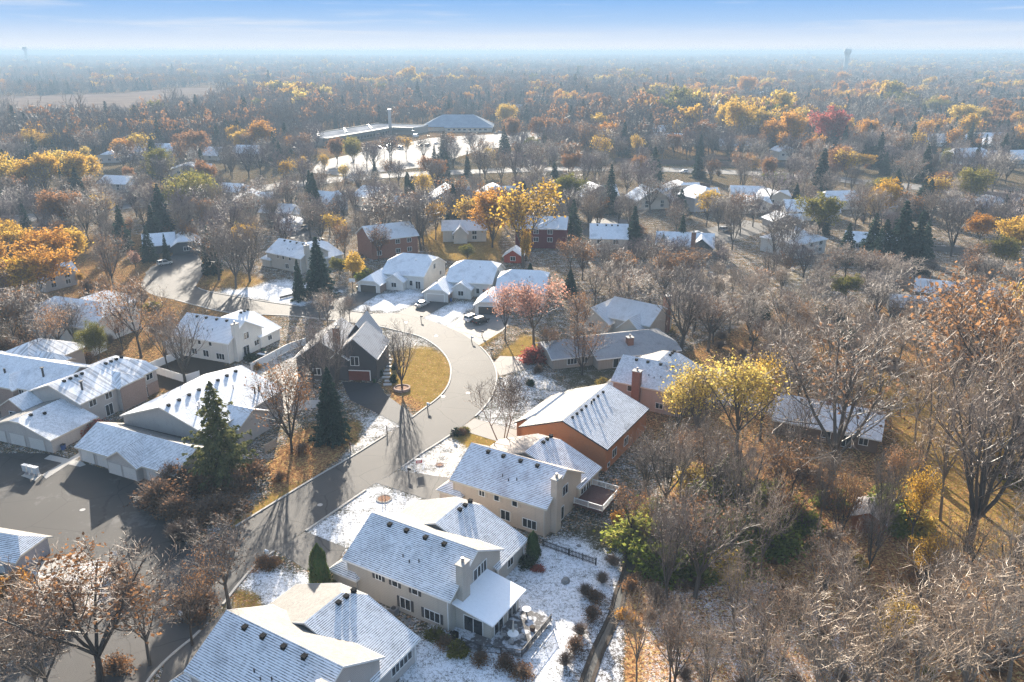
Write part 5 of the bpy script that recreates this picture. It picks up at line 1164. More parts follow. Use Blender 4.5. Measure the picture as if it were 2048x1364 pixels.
at_h2('patio_table', 'round white patio table on the dusted deck', 'table', 7.3, 2.6, .36, [('table_top', tp, M_white), ('leg', lg, M_white)])
um, cl = MB(), MB(); um.cyl(0, 0, .75, 2.5, .025, n=6); cl.cyl(0, 0, 1.2, 2.45, .16, .04, n=10); cl.cyl(0, 0, .95, 1.2, .1, .16, n=10)
at_h2('patio_umbrella', 'closed pale umbrella standing through the patio table', 'umbrella', 7.3, 2.6, .36, [('pole', um, M_white), ('canopy', cl, plain('umbrella_cloth', (.5, .47, .42), .9))])
for i, (a, lb) in enumerate([(20, 'patio chair on the house side of the round table'), (110, 'patio chair behind the round table'), (200, 'patio chair left of the round table'), (290, 'patio chair nearest the dark railing')]):
    s_, f_ = MB(), MB(); s_.box(-.26, .26, -.26, .26, .4, .45); s_.box(-.26, .26, .22, .28, .45, .95)
    for x in (-.24, .24):
        for y in (-.24, .24): f_.box(x - .02, x + .02, y - .02, y + .02, 0, .4)
        f_.box(x - .03, x + .03, -.26, .26, .62, .66)
    at_h2('patio_chair', lb, 'chair', 7.3 + 1.15 * math.cos(R(a)), 2.6 + 1.15 * math.sin(R(a)), .36, [('seat', s_, plain('sling_fabric', (.33, .32, .31), .9)), ('frame', f_, M_grey)], a - 90, 'patio chairs')
b = MB(); b.cyl(0, 0, 0, .5, .3, .36, n=12); s_ = MB(); s_.cyl(0, 0, .5, .56, .34, n=12); at_h2('planter_pot', 'brown planter pot on the deck beside the railing', 'planter', 8.6, 5.0, .36, [('pot', b, M_rust), ('soil', s_, M_soil)])
b = MB(); b.cyl(0, 0, .55, .62, .55, n=20); l_ = MB(); l_.cyl(0, 0, 0, .55, .09, n=8); at_h2('side_table', 'small round snow covered table at the deck corner by the lawn', 'table', 6.4, 7.4, .36, [('table_top', b, M_snow), ('leg', l_, M_stone)])
b = MB(); b.box(-.45, .45, -.45, .45, 0, .8); b.cyl(0, 0, .8, .86, .4, n=16); g_ = MB(); g_.cyl(0, 0, .861, .88, .32, n=16)
at_h2('air_conditioner', 'grey air conditioner against the side wall of the beige house', 'air conditioner', -8.0, -.8, 0, [('cabinet', b, M_grey), ('grille', g_, M_dark)])
b = MB(); b.box(-.35, .35, -.3, .3, .2, 1.0); b.cyl(0, 0, 1.0, 1.15, .3, .12, n=10); b.box(-.7, -.35, -.25, .25, .75, .8); at_h2('barbecue_grill', 'black covered barbecue beside the sunroom door', 'grill', 1.2, -.7, 0, [('cover', b, M_black)])
b = MB(); b.box(-.5, .5, -.25, .25, 0, .5); s_ = MB(); s_.box(-.52, .52, -.27, .27, .5, .55); at_h2('storage_box', 'grey storage box by the sunroom corner', 'box', 2.3, -1.9, 0, [('box', b, M_grey), ('lid', s_, M_snow)], 10)
b = MB(); b.cyl(0, 0, 0, .55, .2, .24, n=10); x, y = h2.W(.5, -1.1); o = build('garden_bucket', b, plain('lime_plastic', (.12, .45, .06), .5), loc=(x, y, 0)); o['label'] = 'lime green bucket by the sunroom corner'; o['category'] = 'bucket'
# yard of the white twin: covered furniture and bins
x, y = hc1.W(3.5, 6.5); e = thing('covered_sofa', 'snow topped garden sofa in the vinyl fenced yard', 'sofa', (x, y, 0), R(-22)); b = MB(); b.box(-1, 1, -.5, .5, 0, .5); b.box(-1, 1, .3, .55, .5, .95); build('frame', b, M_dark, e); b = MB(); b.box(-.95, .95, -.48, .28, .5, .62); build('cushion', b, M_snow, e)
x, y = hc1.W(2.6, 3.6); e = thing('hedge_box', 'dark green clipped hedge against the white house wall', 'hedge', (x, y, 0)); link('foliage', shlib('dark', 0), e, scale=(1.0, 1.0, .8))
# lamps on the far lot, shops, pylon, water towers
R_flat = plain('gravel_roof_patchy_snow', (.24, .245, .26), .95, .5, .12, spec=0.0)
def shops():
    e = thing('shop_row', 'long flat roofed row of shops with deep canopy and snowy roof', 'shops', (*at(820, 288), 0), 0); o = Vector(at(820, 288)); LAND.append((o.x - 40, o.y + 30, 'the row of shops'))
    a = Vector(at(648, 292)) - o; c = Vector(at(812, 262)) - o; d = (c - a); L = d.length; rot = math.atan2(d.y, d.x); M = Matrix.Translation((a.x, a.y, 0)) @ Matrix.Rotation(rot, 4, 'Z')
    w, r, k, g = MB(), MB(), MB(), MB()
    w.box(0, L, 0, 28, -.3, 5.2, M); w.box(L - 26, L, -22, 0, -.3, 5.2, M); r.box(.4, L - .4, .4, 27.6, 5.2, 5.5, M); r.box(L - 25.6, L - .4, -21.6, .4, 5.201, 5.49, M)
    k.box(-.6, L - 26, -4, 0, 3.3, 5.9, M); k.box(-.6, L + .6, 27.7, 28.4, 4.8, 6.1, M); k.box(L - 30, L - 26, -22, -4, 3.3, 5.9, M); k.box(L - .2, L + .6, -22, 27.7, 4.8, 6.0, M)
    n = int((L - 26) / 5)
    for i in range(n): g.box(2 + i * 5, 5.6 + i * 5, -.06, -.02, .4, 3.0, M)
    build('wall', w, W_tanb, e); build('roof', r, R_flat, e); build('canopy', k, plain('shop_fascia', (.12, .12, .11), .8), e); build('shop_window', g, M_glass, e)
    for i in range(9): b = MB(); b.box(-.9, .9, -.7, .7, 0, 1.1); p = M @ Vector((6 + i * (L - 14) / 9, 8 + 9 * (i % 3), 5.5)); build('rooftop_unit', b, M_grey, e, loc=p)
shops()
o = at(845, 262); h = House('hall', 'wide hall with pale snowy hip roof right of the shops', o, 0, 'hall', land='the hip roofed hall'); h.block(0, 62, 0, 34, 's', 4.2, 13, 0, 0, 1.2); h.block(20, 62, -7, 2, 's', 3.6, 5.2, 0, 0); h.done(W_tan, plain('weathered_hall_roof', (.30, .33, .37), .95, .12, .2, spec=0.0), M_dark)
for i in range(8): h.win('-t', -7, 24 + i * 4.6, 1.8, 2.2, 1.6, 2)
def pole(name, label, u, vb, h, r=.14, arm=0, group=None, mat=M_grey, top=None):
    x, y = at(u, vb); e = thing(name, label, 'pole', (x, y, 0), R(rnd.uniform(-60, 60)), group); b = MB(); b.cyl(0, 0, -.2, h, r, r * .6, n=8); build('shaft', b, mat, e)
    if arm: b = MB(); b.box(-arm, arm, -.05, .05, h - .1, h); build('arm', b, mat, e); b = MB(); b.box(-arm - .5, -arm, -.2, .2, h - .14, h + .06); b.box(arm, arm + .5, -.2, .2, h - .14, h + .06); build('lamp_head', b, mat, e)
    if top: b = MB(); b.box(-1.2, 1.2, -.2, .2, h - 3.2, h); build('sign_panel', b, top, e)
    return e
for u, v, lb in [(619, 275, 'tall lamp post left of the row of shops'), (827, 288, 'lamp post at the end of the shops'), (780, 325, 'lamp post on the left verge of the shop lot'), (858, 300, 'lamp post in front of the hall'), (1028, 268, 'lamp post by the lone gold tree'), (706, 330, 'lamp post before the shop sign'), (770, 330, 'slim pole beside the highway by the lot')]: pole('lamp_post', lb, u, v, 10, .16, .9, 'parking lot lamps')
pole('shop_sign', 'white panelled pylon sign before the shops', 706, 318, 7.5, .3, 0, None, M_grey, M_white)
x, y = at(781, 268); e = thing('chimney_tower', 'tall pale square tower above the shop roofs', 'tower', (x, y, 0)); b = MB(); b.box(-1.2, 1.2, -1.2, 1.2, 0, 20); build('shaft', b, W_grey, e); b = MB(); b.box(-1.3, 1.3, -1.3, 1.3, 20, 20.5); build('cap', b, M_white, e)
def lathe(prof, n=24):
    b = MB(); P = [[(r * math.cos(6.2832 * k / n), r * math.sin(6.2832 * k / n), z) for k in range(n)] for r, z in prof]
    for a, c in zip(P, P[1:]):
        for k in range(n): j = (k + 1) % n; b.poly([a[k], a[j], c[j], c[k]])
    b.poly(P[-1]); return b
def tower(u, D, h, s, label):
    x = (u - 1024) / F * D * .942; y = D; z0 = float(hill(np.array(x), np.array(y)))
    e = thing('water_tower', label, 'water tower', (x, y, z0), 0, 'water towers'); m = plain('tower_paint', (.30, .36, .37), .6, .05, .1)
    build('shaft', lathe([(8.5 * s, -2), (7.6 * s, h * .5), (7.8 * s, h * .70), (9 * s, h * .76)], 28), m, e); build('tank', lathe([(9 * s, h * .76), (12 * s, h * .80), (13 * s, h * .84), (13 * s, h * .93), (10.5 * s, h * .98), (.5, h)], 28), m, e)
tower(1694, 2600, 74, .85, 'large grey water tower on the skyline at right'); tower(53, 4200, 78, .9, 'tiny hazy water tower on the skyline at far left')
for i, (u, v, hh, lb) in enumerate([(2000, 372, 11, 'wooden power pole at the right edge by the road'), (1958, 340, 11, 'wooden power pole beyond the snowy roofs at right')]):
    e = pole('power_pole', lb, u, v, hh, .18, 0, 'power poles', M_wood); b = MB(); b.box(-1.2, 1.2, -.06, .06, hh - .8, hh - .6); build('crossarm', b, M_wood, e)
A_, B_ = at(2000, 372), at(2200, 420)
for i in range(3):
    b = MB(); n = 10; P = []
    for k in range(n + 1): f = k / n; P.append(Vector((A_[0] + (B_[0] - A_[0]) * f + i * .5, A_[1] + (B_[1] - A_[1]) * f, 10.4 - 4 * .8 * f * (1 - f))))
    b.tube(P, [.03] * (n + 1), 4); o = build('power_line', b, M_dark); o['label'] = ['nearest', 'middle', 'farthest'][i] + ' of three wires hung from the power pole at right'; o['category'] = 'wire'; o['group'] = 'power lines'

# iron covers in the street
for i, (u, v, lb) in enumerate([(872, 672, 'round iron cover at the top of the bend'), (936, 786, 'round iron cover in the street below the bend'), (886, 793, 'iron cover near the tip of the golden lawn'), (812, 645, 'iron cover before the white garage fronted houses'), (640, 1010, 'iron cover in the shaded street'), (165, 1020, 'iron cover in the parking lot')]):
    b = MB(); b.cyl(0, 0, .0, .02, .42, n=20); x, y = at(u, v); o = build('manhole_cover', b, plain('worn_iron', (.3, .29, .28), .5, .2, 6), loc=(x, y, .025)); o['label'] = lb; o['category'] = 'manhole cover'; o['group'] = 'iron covers'
for u, v, k, c, r_, lb in [(1205, 462, 'suv', RED, 20, 'dark red car on the drive left of the beige house by the spruces'), (1395, 470, 'sedan', WHT, 10, 'white car on the pale drive behind the dark house'), (1450, 462, 'suv', GRY, 30, 'grey car on the pale drive near the slim bare tree'), (330, 530, 'suv', SILV, 40, 'silver car at the head of the side street')]: car(k, c, at(u, v), r_, lb)

# wheeled bins
for h_, s_, t_, c, lb in [(h8, -7.7, 1.2, 'dark_green', 'dark green wheeled bin beside the dark garage door'), (h9, .6, 1.0, 'blue', 'blue wheeled bin at the corner of the pale garage'), (h13, -.4, -.7, 'dark_green', 'dark green wheeled bin right of the brick red garage door'), (h3, -18.9, 1.6, 'blue', 'blue wheeled bin at the front of the tan house'), (h2, -18.9, 2.2, 'dark_green', 'dark green wheeled bin at the front of the beige house'), (hc1, 2.2, 8.6, 'dark_green', 'dark green wheeled bin in the vinyl fenced yard'), (G1, .7, 1.5, 'blue', 'blue wheeled bin right of the three door garage')]:
    x, y = h_.W(s_, t_); e = thing('wheeled_bin', lb, 'bin', (x, y, .03), h_.a + R(rnd.uniform(-15, 15)), 'wheeled bins')
    b = MB(); b.hexa([(-.24, -.26, .06), (.24, -.26, .06), (.24, .26, .06), (-.24, .26, .06), (-.3, -.34, 1.0), (.3, -.34, 1.0), (.3, .36, 1.0), (-.3, .36, 1.0)]); build('body', b, plain('bin_' + c, (.02, .06, .03) if c[0] == 'd' else (.03, .07, .2), .5), e)
    b = MB(); b.box(-.32, .32, -.36, .4, 1.0, 1.06); build('lid', b, M_dark, e)
    for q in (-.26, .26): b = MB(); b.box(q - .03, q + .03, .2, .4, 0, .2); build('wheel', b, M_tyre, e)
# ------------------------------------------------------------------ planting: trees one can point to
LAND += [(*at(804, 779), 'the round block planter'), (*at(1240, 1150), 'the creek'), (*at(640, 1000), 'the street kerb by the leafy slope'), (*at(1870, 930), 'the golden field at right'), (*at(200, 1010), 'the parking lot'), (*at(250, 411), 'the highway at left'), (*at(1420, 343), 'the highway at right'), (*at(2048, 394), 'the road at the right edge'), (*at(980, 590), 'the drive with two parked cars'), (*at(430, 560), 'the side street corner'), (*at(750, 354), 'the highway by the shops'), (*at(1640, 660), 'the green strip in the wood'), (*at(1720, 1240), 'the leafy wood floor'), (*at(1400, 1180), 'the leaning dark trunk in the wood'), (*at(1000, 345), 'the middle of the highway'), (*at(30, 440), 'the gold row at left')]
PT = [
 ('bare', 804, 778, 634, .95, 'bare lawn tree rising out of the round block planter'), ('half', 584, 906, 700, 1.0, 'dark trunked tree with few rust leaves on the leafy slope by the kerb'), ('pine', 448, 972, 768, 1.0, 'tall loose limbed pine behind the garage row'), ('spru', 665, 880, 738, .95, 'dense dark spruce on the leafy slope by the sealed drive'),
 ('bare', 672, 800, 612, .8, 'bare tree before the charcoal house garage'), ('purp', 628, 775, 625, .8, 'bare twiggy tree at the left corner of the charcoal house'), ('bare', 700, 640, 585, .9, None), ('bare', 655, 655, 575, 1.0, None),
 ('clump', 1004, 899, 738, 1.15, 'bare three stemmed birch beside the orange brick house'), ('half', 200, 1372, 1105, 1.5, 'wide many limbed bare tree at the bottom left'), ('bare', 458, 1218, 1020, .95, 'slim bare tree between the lot entrance and the frosted grey house'), ('pale', 12, 1380, 1170, 1.1, 'pale bare tree in the bottom left corner'), ('pale', 75, 1400, 1230, 1.0, None),
 ('juni', 642, 1182, 1088, .85, 'bright green upright juniper left of the beige house'), ('juni', 1066, 1118, 1062, .95, 'dark juniper at the end of the black picket fence'),
 ('bare', 371, 768, 612, 1.1, 'bare tree inside the white vinyl fence'), ('half', 335, 735, 595, 1.0, None), ('half', 282, 715, 560, 1.0, None), ('half', 245, 700, 600, .8, None), ('bare', 118, 705, 585, 1.2, None), ('bare', 60, 690, 565, 1.2, None), ('half', 30, 700, 560, 1.1, None), ('bare', 229, 578, 446, 1.0, 'bare tree with fine brown crown beside the side street'), ('half', 272, 640, 545, .9, None), ('bare', 152, 690, 595, 1.0, None), ('olive', 200, 740, 640, .7, None), ('half', 90, 740, 620, 1.0, None), ('half', 0, 640, 520, 1.1, None),
 ('oran', 118, 555, 448, 1.45, 'broad orange gold tree at left above the pale house'), ('gold', 42, 620, 512, 1.5, 'round orange gold tree beside the narrow grey house'), ('oran', -10, 560, 468, 1.3, None), ('pink', 272, 545, 500, .9, None), ('gold', 162, 568, 545, 1.2, None),
 ('spru', 248, 500, 412, .95, None), ('spru', 300, 522, 452, .9, None), ('bare', 205, 475, 372, 1.35, None), ('spru', 55, 470, 408, .9, None), ('spru', 128, 452, 392, .9, None), ('bare', 150, 460, 362, 1.2, None), ('spru', 335, 528, 468, .7, None),
 ('gold', 62, 402, 318, 1.4, None), ('yell', 128, 384, 300, 1.2, None), ('gold', 12, 405, 305, 1.5, None), ('gold', 178, 372, 308, 1.4, None), ('spru', 5, 420, 332, .8, None), ('spru', 36, 404, 315, .7, None), ('spru', 130, 402, 330, .5, None),
 ('will', 385, 440, 342, 1.15, 'broad olive gold willow like tree before the bright highway'), ('olive', 335, 452, 420, 1.2, None), ('bare', 440, 470, 385, 1.1, None), ('bare', 300, 425, 340, .9, None), ('rust', 262, 372, 330, .8, None),
 ('bare', 438, 560, 432, 1.15, None), ('bare', 500, 562, 428, 1.2, None), ('spru', 425, 548, 452, .75, None), ('bare', 472, 575, 452, 1.1, None), ('half', 375, 500, 430, 1.1, None),
 ('spru', 640, 590, 476, 1.25, 'spreading spruce before the beige house across the street'), ('spru', 600, 600, 520, .9, None), ('gold', 705, 565, 503, 1.0, None), ('olive', 680, 560, 512, 1.0, None), ('bare', 640, 640, 578, 1.2, None), ('bare', 688, 655, 592, .9, None), ('bare', 735, 650, 600, .8, None),
 ('bare', 660, 470, 392, 1.0, None), ('bare', 545, 445, 372, 1.1, None), ('bare', 575, 435, 345, 1.0, None), ('spru', 630, 425, 346, 1.1, None), ('spru', 598, 428, 382, .9, None), ('bare', 765, 482, 368, 1.35, None), ('bare', 842, 500, 372, 1.15, None), ('bare', 800, 470, 395, 1.2, None), ('bare', 725, 490, 405, 1.2, None), ('half', 690, 520, 440, .8, None),
 ('tgold', 575, 372, 312, 1.0, None), ('tgold', 603, 362, 310, .9, None), ('tgold', 650, 352, 302, 1.0, None), ('tyell', 690, 372, 322, 1.0, None), ('oran', 528, 312, 240, 1.25, 'big orange tree with a dark spruce before it'), ('gold', 488, 310, 258, 1.2, None), ('spru', 550, 322, 262, .9, None), ('oran', 430, 292, 250, 1.1, None),
 ('cedar', 816, 388, 345, .9, None), ('cedar', 825, 388, 352, .8, None), ('spru', 870, 352, 292, .8, None), ('spru', 893, 352, 302, .7, None), ('spru', 935, 352, 302, .8, None), ('spru', 750, 355, 322, .9, None), ('bare', 960, 362, 278, 1.0, None), ('bare', 1003, 372, 290, 1.0, None), ('bare', 1072, 362, 276, 1.2, None), ('half', 780, 362, 310, 1.1, None),
 ('oran', 985, 495, 378, 1.2, 'orange gold tree left of the tall golden tree in the middle'), ('tgold', 1046, 535, 352, 1.25, 'tall open golden tree in the middle of the view'), ('tgold', 940, 472, 385, 1.3, None), ('gold', 1052, 540, 455, .45, None), ('tgold', 1080, 480, 372, 1.0, None), ('olive', 935, 522, 488, 1.3, None),
 ('half', 1165, 560, 462, 1.25, 'bushy brown gold tree before the beige house by the spruces'), ('half', 1140, 545, 470, 1.0, None), ('spru', 1146, 482, 400, .9, None), ('spru', 1266, 512, 414, 1.0, None), ('spru', 1362, 502, 430, .95, None), ('spru', 1325, 506, 468, 1.1, None), ('spru', 1220, 428, 330, .8, None), ('spru', 1196, 424, 388, 1.2, None), ('bare', 1300, 425, 345, 1.5, None), ('bare', 1340, 420, 350, 1.2, None),
 ('bare', 1464, 500, 378, .85, 'slim bare tree with dark trunk left of the white hip roofed house'), ('half', 1480, 470, 375, .9, None), ('bare', 1572, 512, 412, 1.3, None), ('bare', 1545, 520, 430, 1.1, None), ('bare', 1620, 505, 440, 1.0, None),
 ('cedar', 1060, 592, 528, .75, 'narrow dark cedar behind the salmon pink tree'), ('pink', 1068, 690, 548, 1.35, 'wide salmon pink tree beside the parked cars'), ('pink', 1010, 680, 560, .9, None), ('half', 1164, 750, 632, 1.2, 'small rust leaved tree before the long dark roofed house'), ('half', 1100, 720, 640, 1.0, None), ('half', 1155, 690, 580, 1.0, None), ('bare', 1256, 648, 520, 1.2, 'vase shaped bare tree beside the brick chimney of the cream house'), ('bare', 1362, 702, 530, 1.45, 'big spreading bare tree at the right end of the long dark roof'), ('bare', 1416, 702, 572, 1.2, None), ('bare', 1300, 605, 515, 1.1, None), ('half', 1372, 575, 492, 1.2, None), ('spru', 1140, 592, 540, 1.6, None), ('half', 1330, 590, 500, 1.1, None), ('half', 1240, 575, 500, 1.2, None), ('bare', 1210, 560, 478, 1.2, None),
 ('spru', 1792, 542, 405, 1.2, None), ('spru', 1740, 522, 428, 1.2, None), ('spru', 1690, 525, 448, 1.2, None), ('gold', 1762, 452, 356, 1.0, None), ('spru', 1826, 545, 425, 1.0, None), ('spru', 1760, 540, 440, 1.2, None), ('spru', 1845, 525, 440, 1.0, None), ('bare', 1902, 512, 378, 1.2, 'bare tree with forked dark trunk beside the spruces at right'), ('oran', 1955, 490, 425, 1.3, None), ('gold', 2030, 520, 430, 1.3, None), ('olive', 2000, 545, 470, 1.2, None), ('half', 1950, 545, 470, 1.3, None),
 ('olive', 1690, 602, 545, 1.3, 'gold green round tree right of the green strip'), ('pale', 1785, 592, 505, 1.7, 'round fine twigged bare tree before the low snowy roof'), ('bare', 1640, 575, 500, 1.3, None), ('bare', 1690, 560, 480, 1.3, None), ('bare', 1565, 690, 560, 1.2, None), ('bare', 1500, 680, 560, 1.2, None), ('half', 1600, 700, 590, 1.1, None),
 ('tyell', 1388, 895, 700, 1.1, 'pale yellow tree nearest the rosy beige house'), ('tyell', 1472, 912, 686, 1.15, 'tall yellow tree with dark straight trunk behind the bare wood'), ('tyell', 1352, 880, 740, .9, None), ('tgold', 1520, 880, 690, .9, None),
 ('bare', 1652, 1015, 610, 1.0, 'large leaning bare tree in front of the brown ranch house'), ('bare', 1935, 1100, 690, 1.0, 'tall double trunked bare tree before the golden field'), ('pale', 1880, 1040, 790, .9, None), ('half', 2010, 960, 560, 1.1, 'tall tree with orange leaf remnants at the right edge'), ('toran', 2040, 900, 560, 1.1, None), ('half', 1960, 850, 555, 1.1, None), ('pale', 2060, 1100, 700, 1.1, None), ('tgold', 1400 + 420, 1090, 920, .8, 'yellow spotted sapling beside the red brown shed'),
 ('bare', 1390, 1195, 960, 1.0, 'dark trunked bare tree at the edge of the wood by the creek'), ('bare', 1340, 1364, 1180, .6, None), ('bare', 1480, 1050, 850, 1.0, None), ('bare', 1430, 1030, 860, 1.0, None), ('bare', 1330, 1010, 840, 1.3, 'wide bare tree hiding the back of the brick house'), ('bare', 1290, 990, 860, 1.1, None), ('half', 1560, 1040, 850, 1.0, None), ('pale', 1600, 930, 760, 1.1, None), ('pale', 1760, 780, 620, 1.3, None), ('pale', 1850, 800, 610, 1.4, None), ('pale', 1660, 760, 620, 1.3, None), ('pale', 1560, 790, 640, 1.2, None), ('pale', 1935, 760, 580, 1.3, None), ('pale', 2020, 740, 580, 1.2, None), ('tgold', 2030, 700, 560, 1.1, None),
 ('pale', 1720, 1440, 1150, 1.2, None), ('pale', 1830, 1390, 1090, 1.2, None), ('pale', 1930, 1440, 1120, 1.3, None), ('pale', 2040, 1400, 1080, 1.3, None), ('pale', 1990, 1280, 1010, 1.1, None), ('pale', 1660, 1290, 1080, 1.0, None), ('pale', 2060, 1200, 900, 1.2, None), ('tgold', 1770, 1330, 1190, .9, None), ('tgold', 1840, 1200, 1060, .8, None),
 ('pale', 1480, 1490, 1190, .9, None), ('pale', 1640, 1520, 1160, .9, None), ('pale', 1770, 1540, 1180, 1.0, None), ('pale', 1560, 1350, 1130, .8, None), ('pale', 1900, 1500, 1140, 1.0, None), ('pale', 1400, 1460, 1210, .8, None), ('pale', 2010, 1400, 1080, 1.0, None), ('pale', 2090, 1300, 980, 1.0, None), ('bare', 1345, 1420, 1190, .6, 'leaning dark broken trunk at the bottom edge of the wood'),
 ('pale', 1965, 1030, 600, .9, None), ('pale', 2035, 1110, 570, .9, None), ('pale', 1845, 940, 650, .8, None), ('pale', 2070, 960, 520, 1.0, None), ('pale', 1990, 830, 525, 1.0, None), ('bare', 1905, 860, 600, .8, None), ('bare', 100, 1400, 1160, 1.1, None), ('bare', 300, 1330, 1150, .9, None), ('half', 385, 1290, 1130, .9, None),
 ('gold', 95, 398, 304, 1.35, None), ('gold', 155, 384, 302, 1.3, None), ('oran', 85, 605, 490, 1.4, None), ('gold', 18, 525, 440, 1.4, None), ('gold', 150, 540, 455, 1.2, None), ('oran', 250, 330, 275, 1.2, None), ('gold', 470, 300, 250, 1.2, None),
 # beyond the highway, right
 ('gold', 1474, 296, 192, .8, 'tall slim golden tree at the head of the gold row'), ('gold', 1514, 282, 212, 1.15, None), ('oran', 1545, 308, 236, 1.15, None), ('oran', 1577, 312, 220, 1.0, None), ('toran', 1560, 318, 260, .9, None), ('red', 1657, 308, 212, 1.0, 'red topped tree among the orange trees across the highway'), ('bare', 1632, 298, 218, 1.0, None), ('oran', 1730, 305, 236, 1.2, None), ('gold', 1636, 330, 300, 1.3, None), ('gold', 1716, 344, 302, 1.7, None), ('spru', 1768, 350, 304, 1.0, None), ('gold', 1505, 348, 312, 1.3, None), ('yell', 1922, 265, 206, 1.3, None), ('oran', 2027, 265, 222, 1.0, None), ('gold', 1962, 262, 214, 1.2, None), ('rust', 1792, 255, 212, .8, None),
 ('will', 1698, 210, 192, 2.3, None), ('will', 1764, 226, 190, 1.5, None), ('will', 1798, 232, 194, 1.5, None), ('will', 1866, 234, 190, 1.4, None), ('olive', 1885, 354, 296, .6, None), ('spru', 1862, 308, 268, 1.4, None), ('spru', 1820, 314, 282, 1.6, None), ('spru', 1912, 298, 274, 1.2, None), ('bare', 1815, 380, 300, 1.4, None), ('bare', 1984, 384, 290, 1.1, 'bare tree with dark forked trunk by the road at the right edge'), ('olive', 1764, 412, 350, 1.3, None), ('spru', 1806, 420, 384, 1.6, None), ('bare', 1606, 392, 330, 1.2, None), ('bare', 1660, 400, 335, 1.3, None), ('spru', 1690, 300, 272, 1.0, None), ('spru', 1370, 296, 262, 1.0, None), ('spru', 1395, 298, 268, 1.0, None), ('spru', 1432, 300, 272, 1.1, None), ('spru', 1405, 275, 238, 1.0, None),
 ('gold', 1455, 285, 195, .7, None), ('oran', 1610, 290, 235, 1.0, None), ('red', 1448, 208, 185, 1.6, None), ('oran', 1490, 200, 150, 1.1, None), ('oran', 1683, 178, 142, 1.3, None), ('gold', 1012, 258, 206, 1.15, 'lone round gold tree behind the shop parking lot'), ('oran', 1105, 272, 236, 1.2, None), ('olive', 1165, 285, 265, 1.3, None), ('olive', 1260, 300, 275, 1.6, None), ('olive', 1230, 302, 274, 1.5, None), ('olive', 1290, 302, 278, 1.4, None), ('gold', 1355, 235, 205, 1.3, None), ('yell', 1370, 232, 204, 1.2, None),
 ('spru', 879, 232, 208, .8, None), ('spru', 893, 236, 214, .8, None), ('spru', 820, 236, 214, .6, None), ('spru', 672, 256, 228, .7, None), ('spru', 1075, 248, 218, .8, None), ('spru', 1086, 248, 220, .8, None), ('spru', 900, 238, 210, .5, None)]
for k, u, vb, vt, w, lb in PT: ptree(k, u, vb, vt, w, lb)
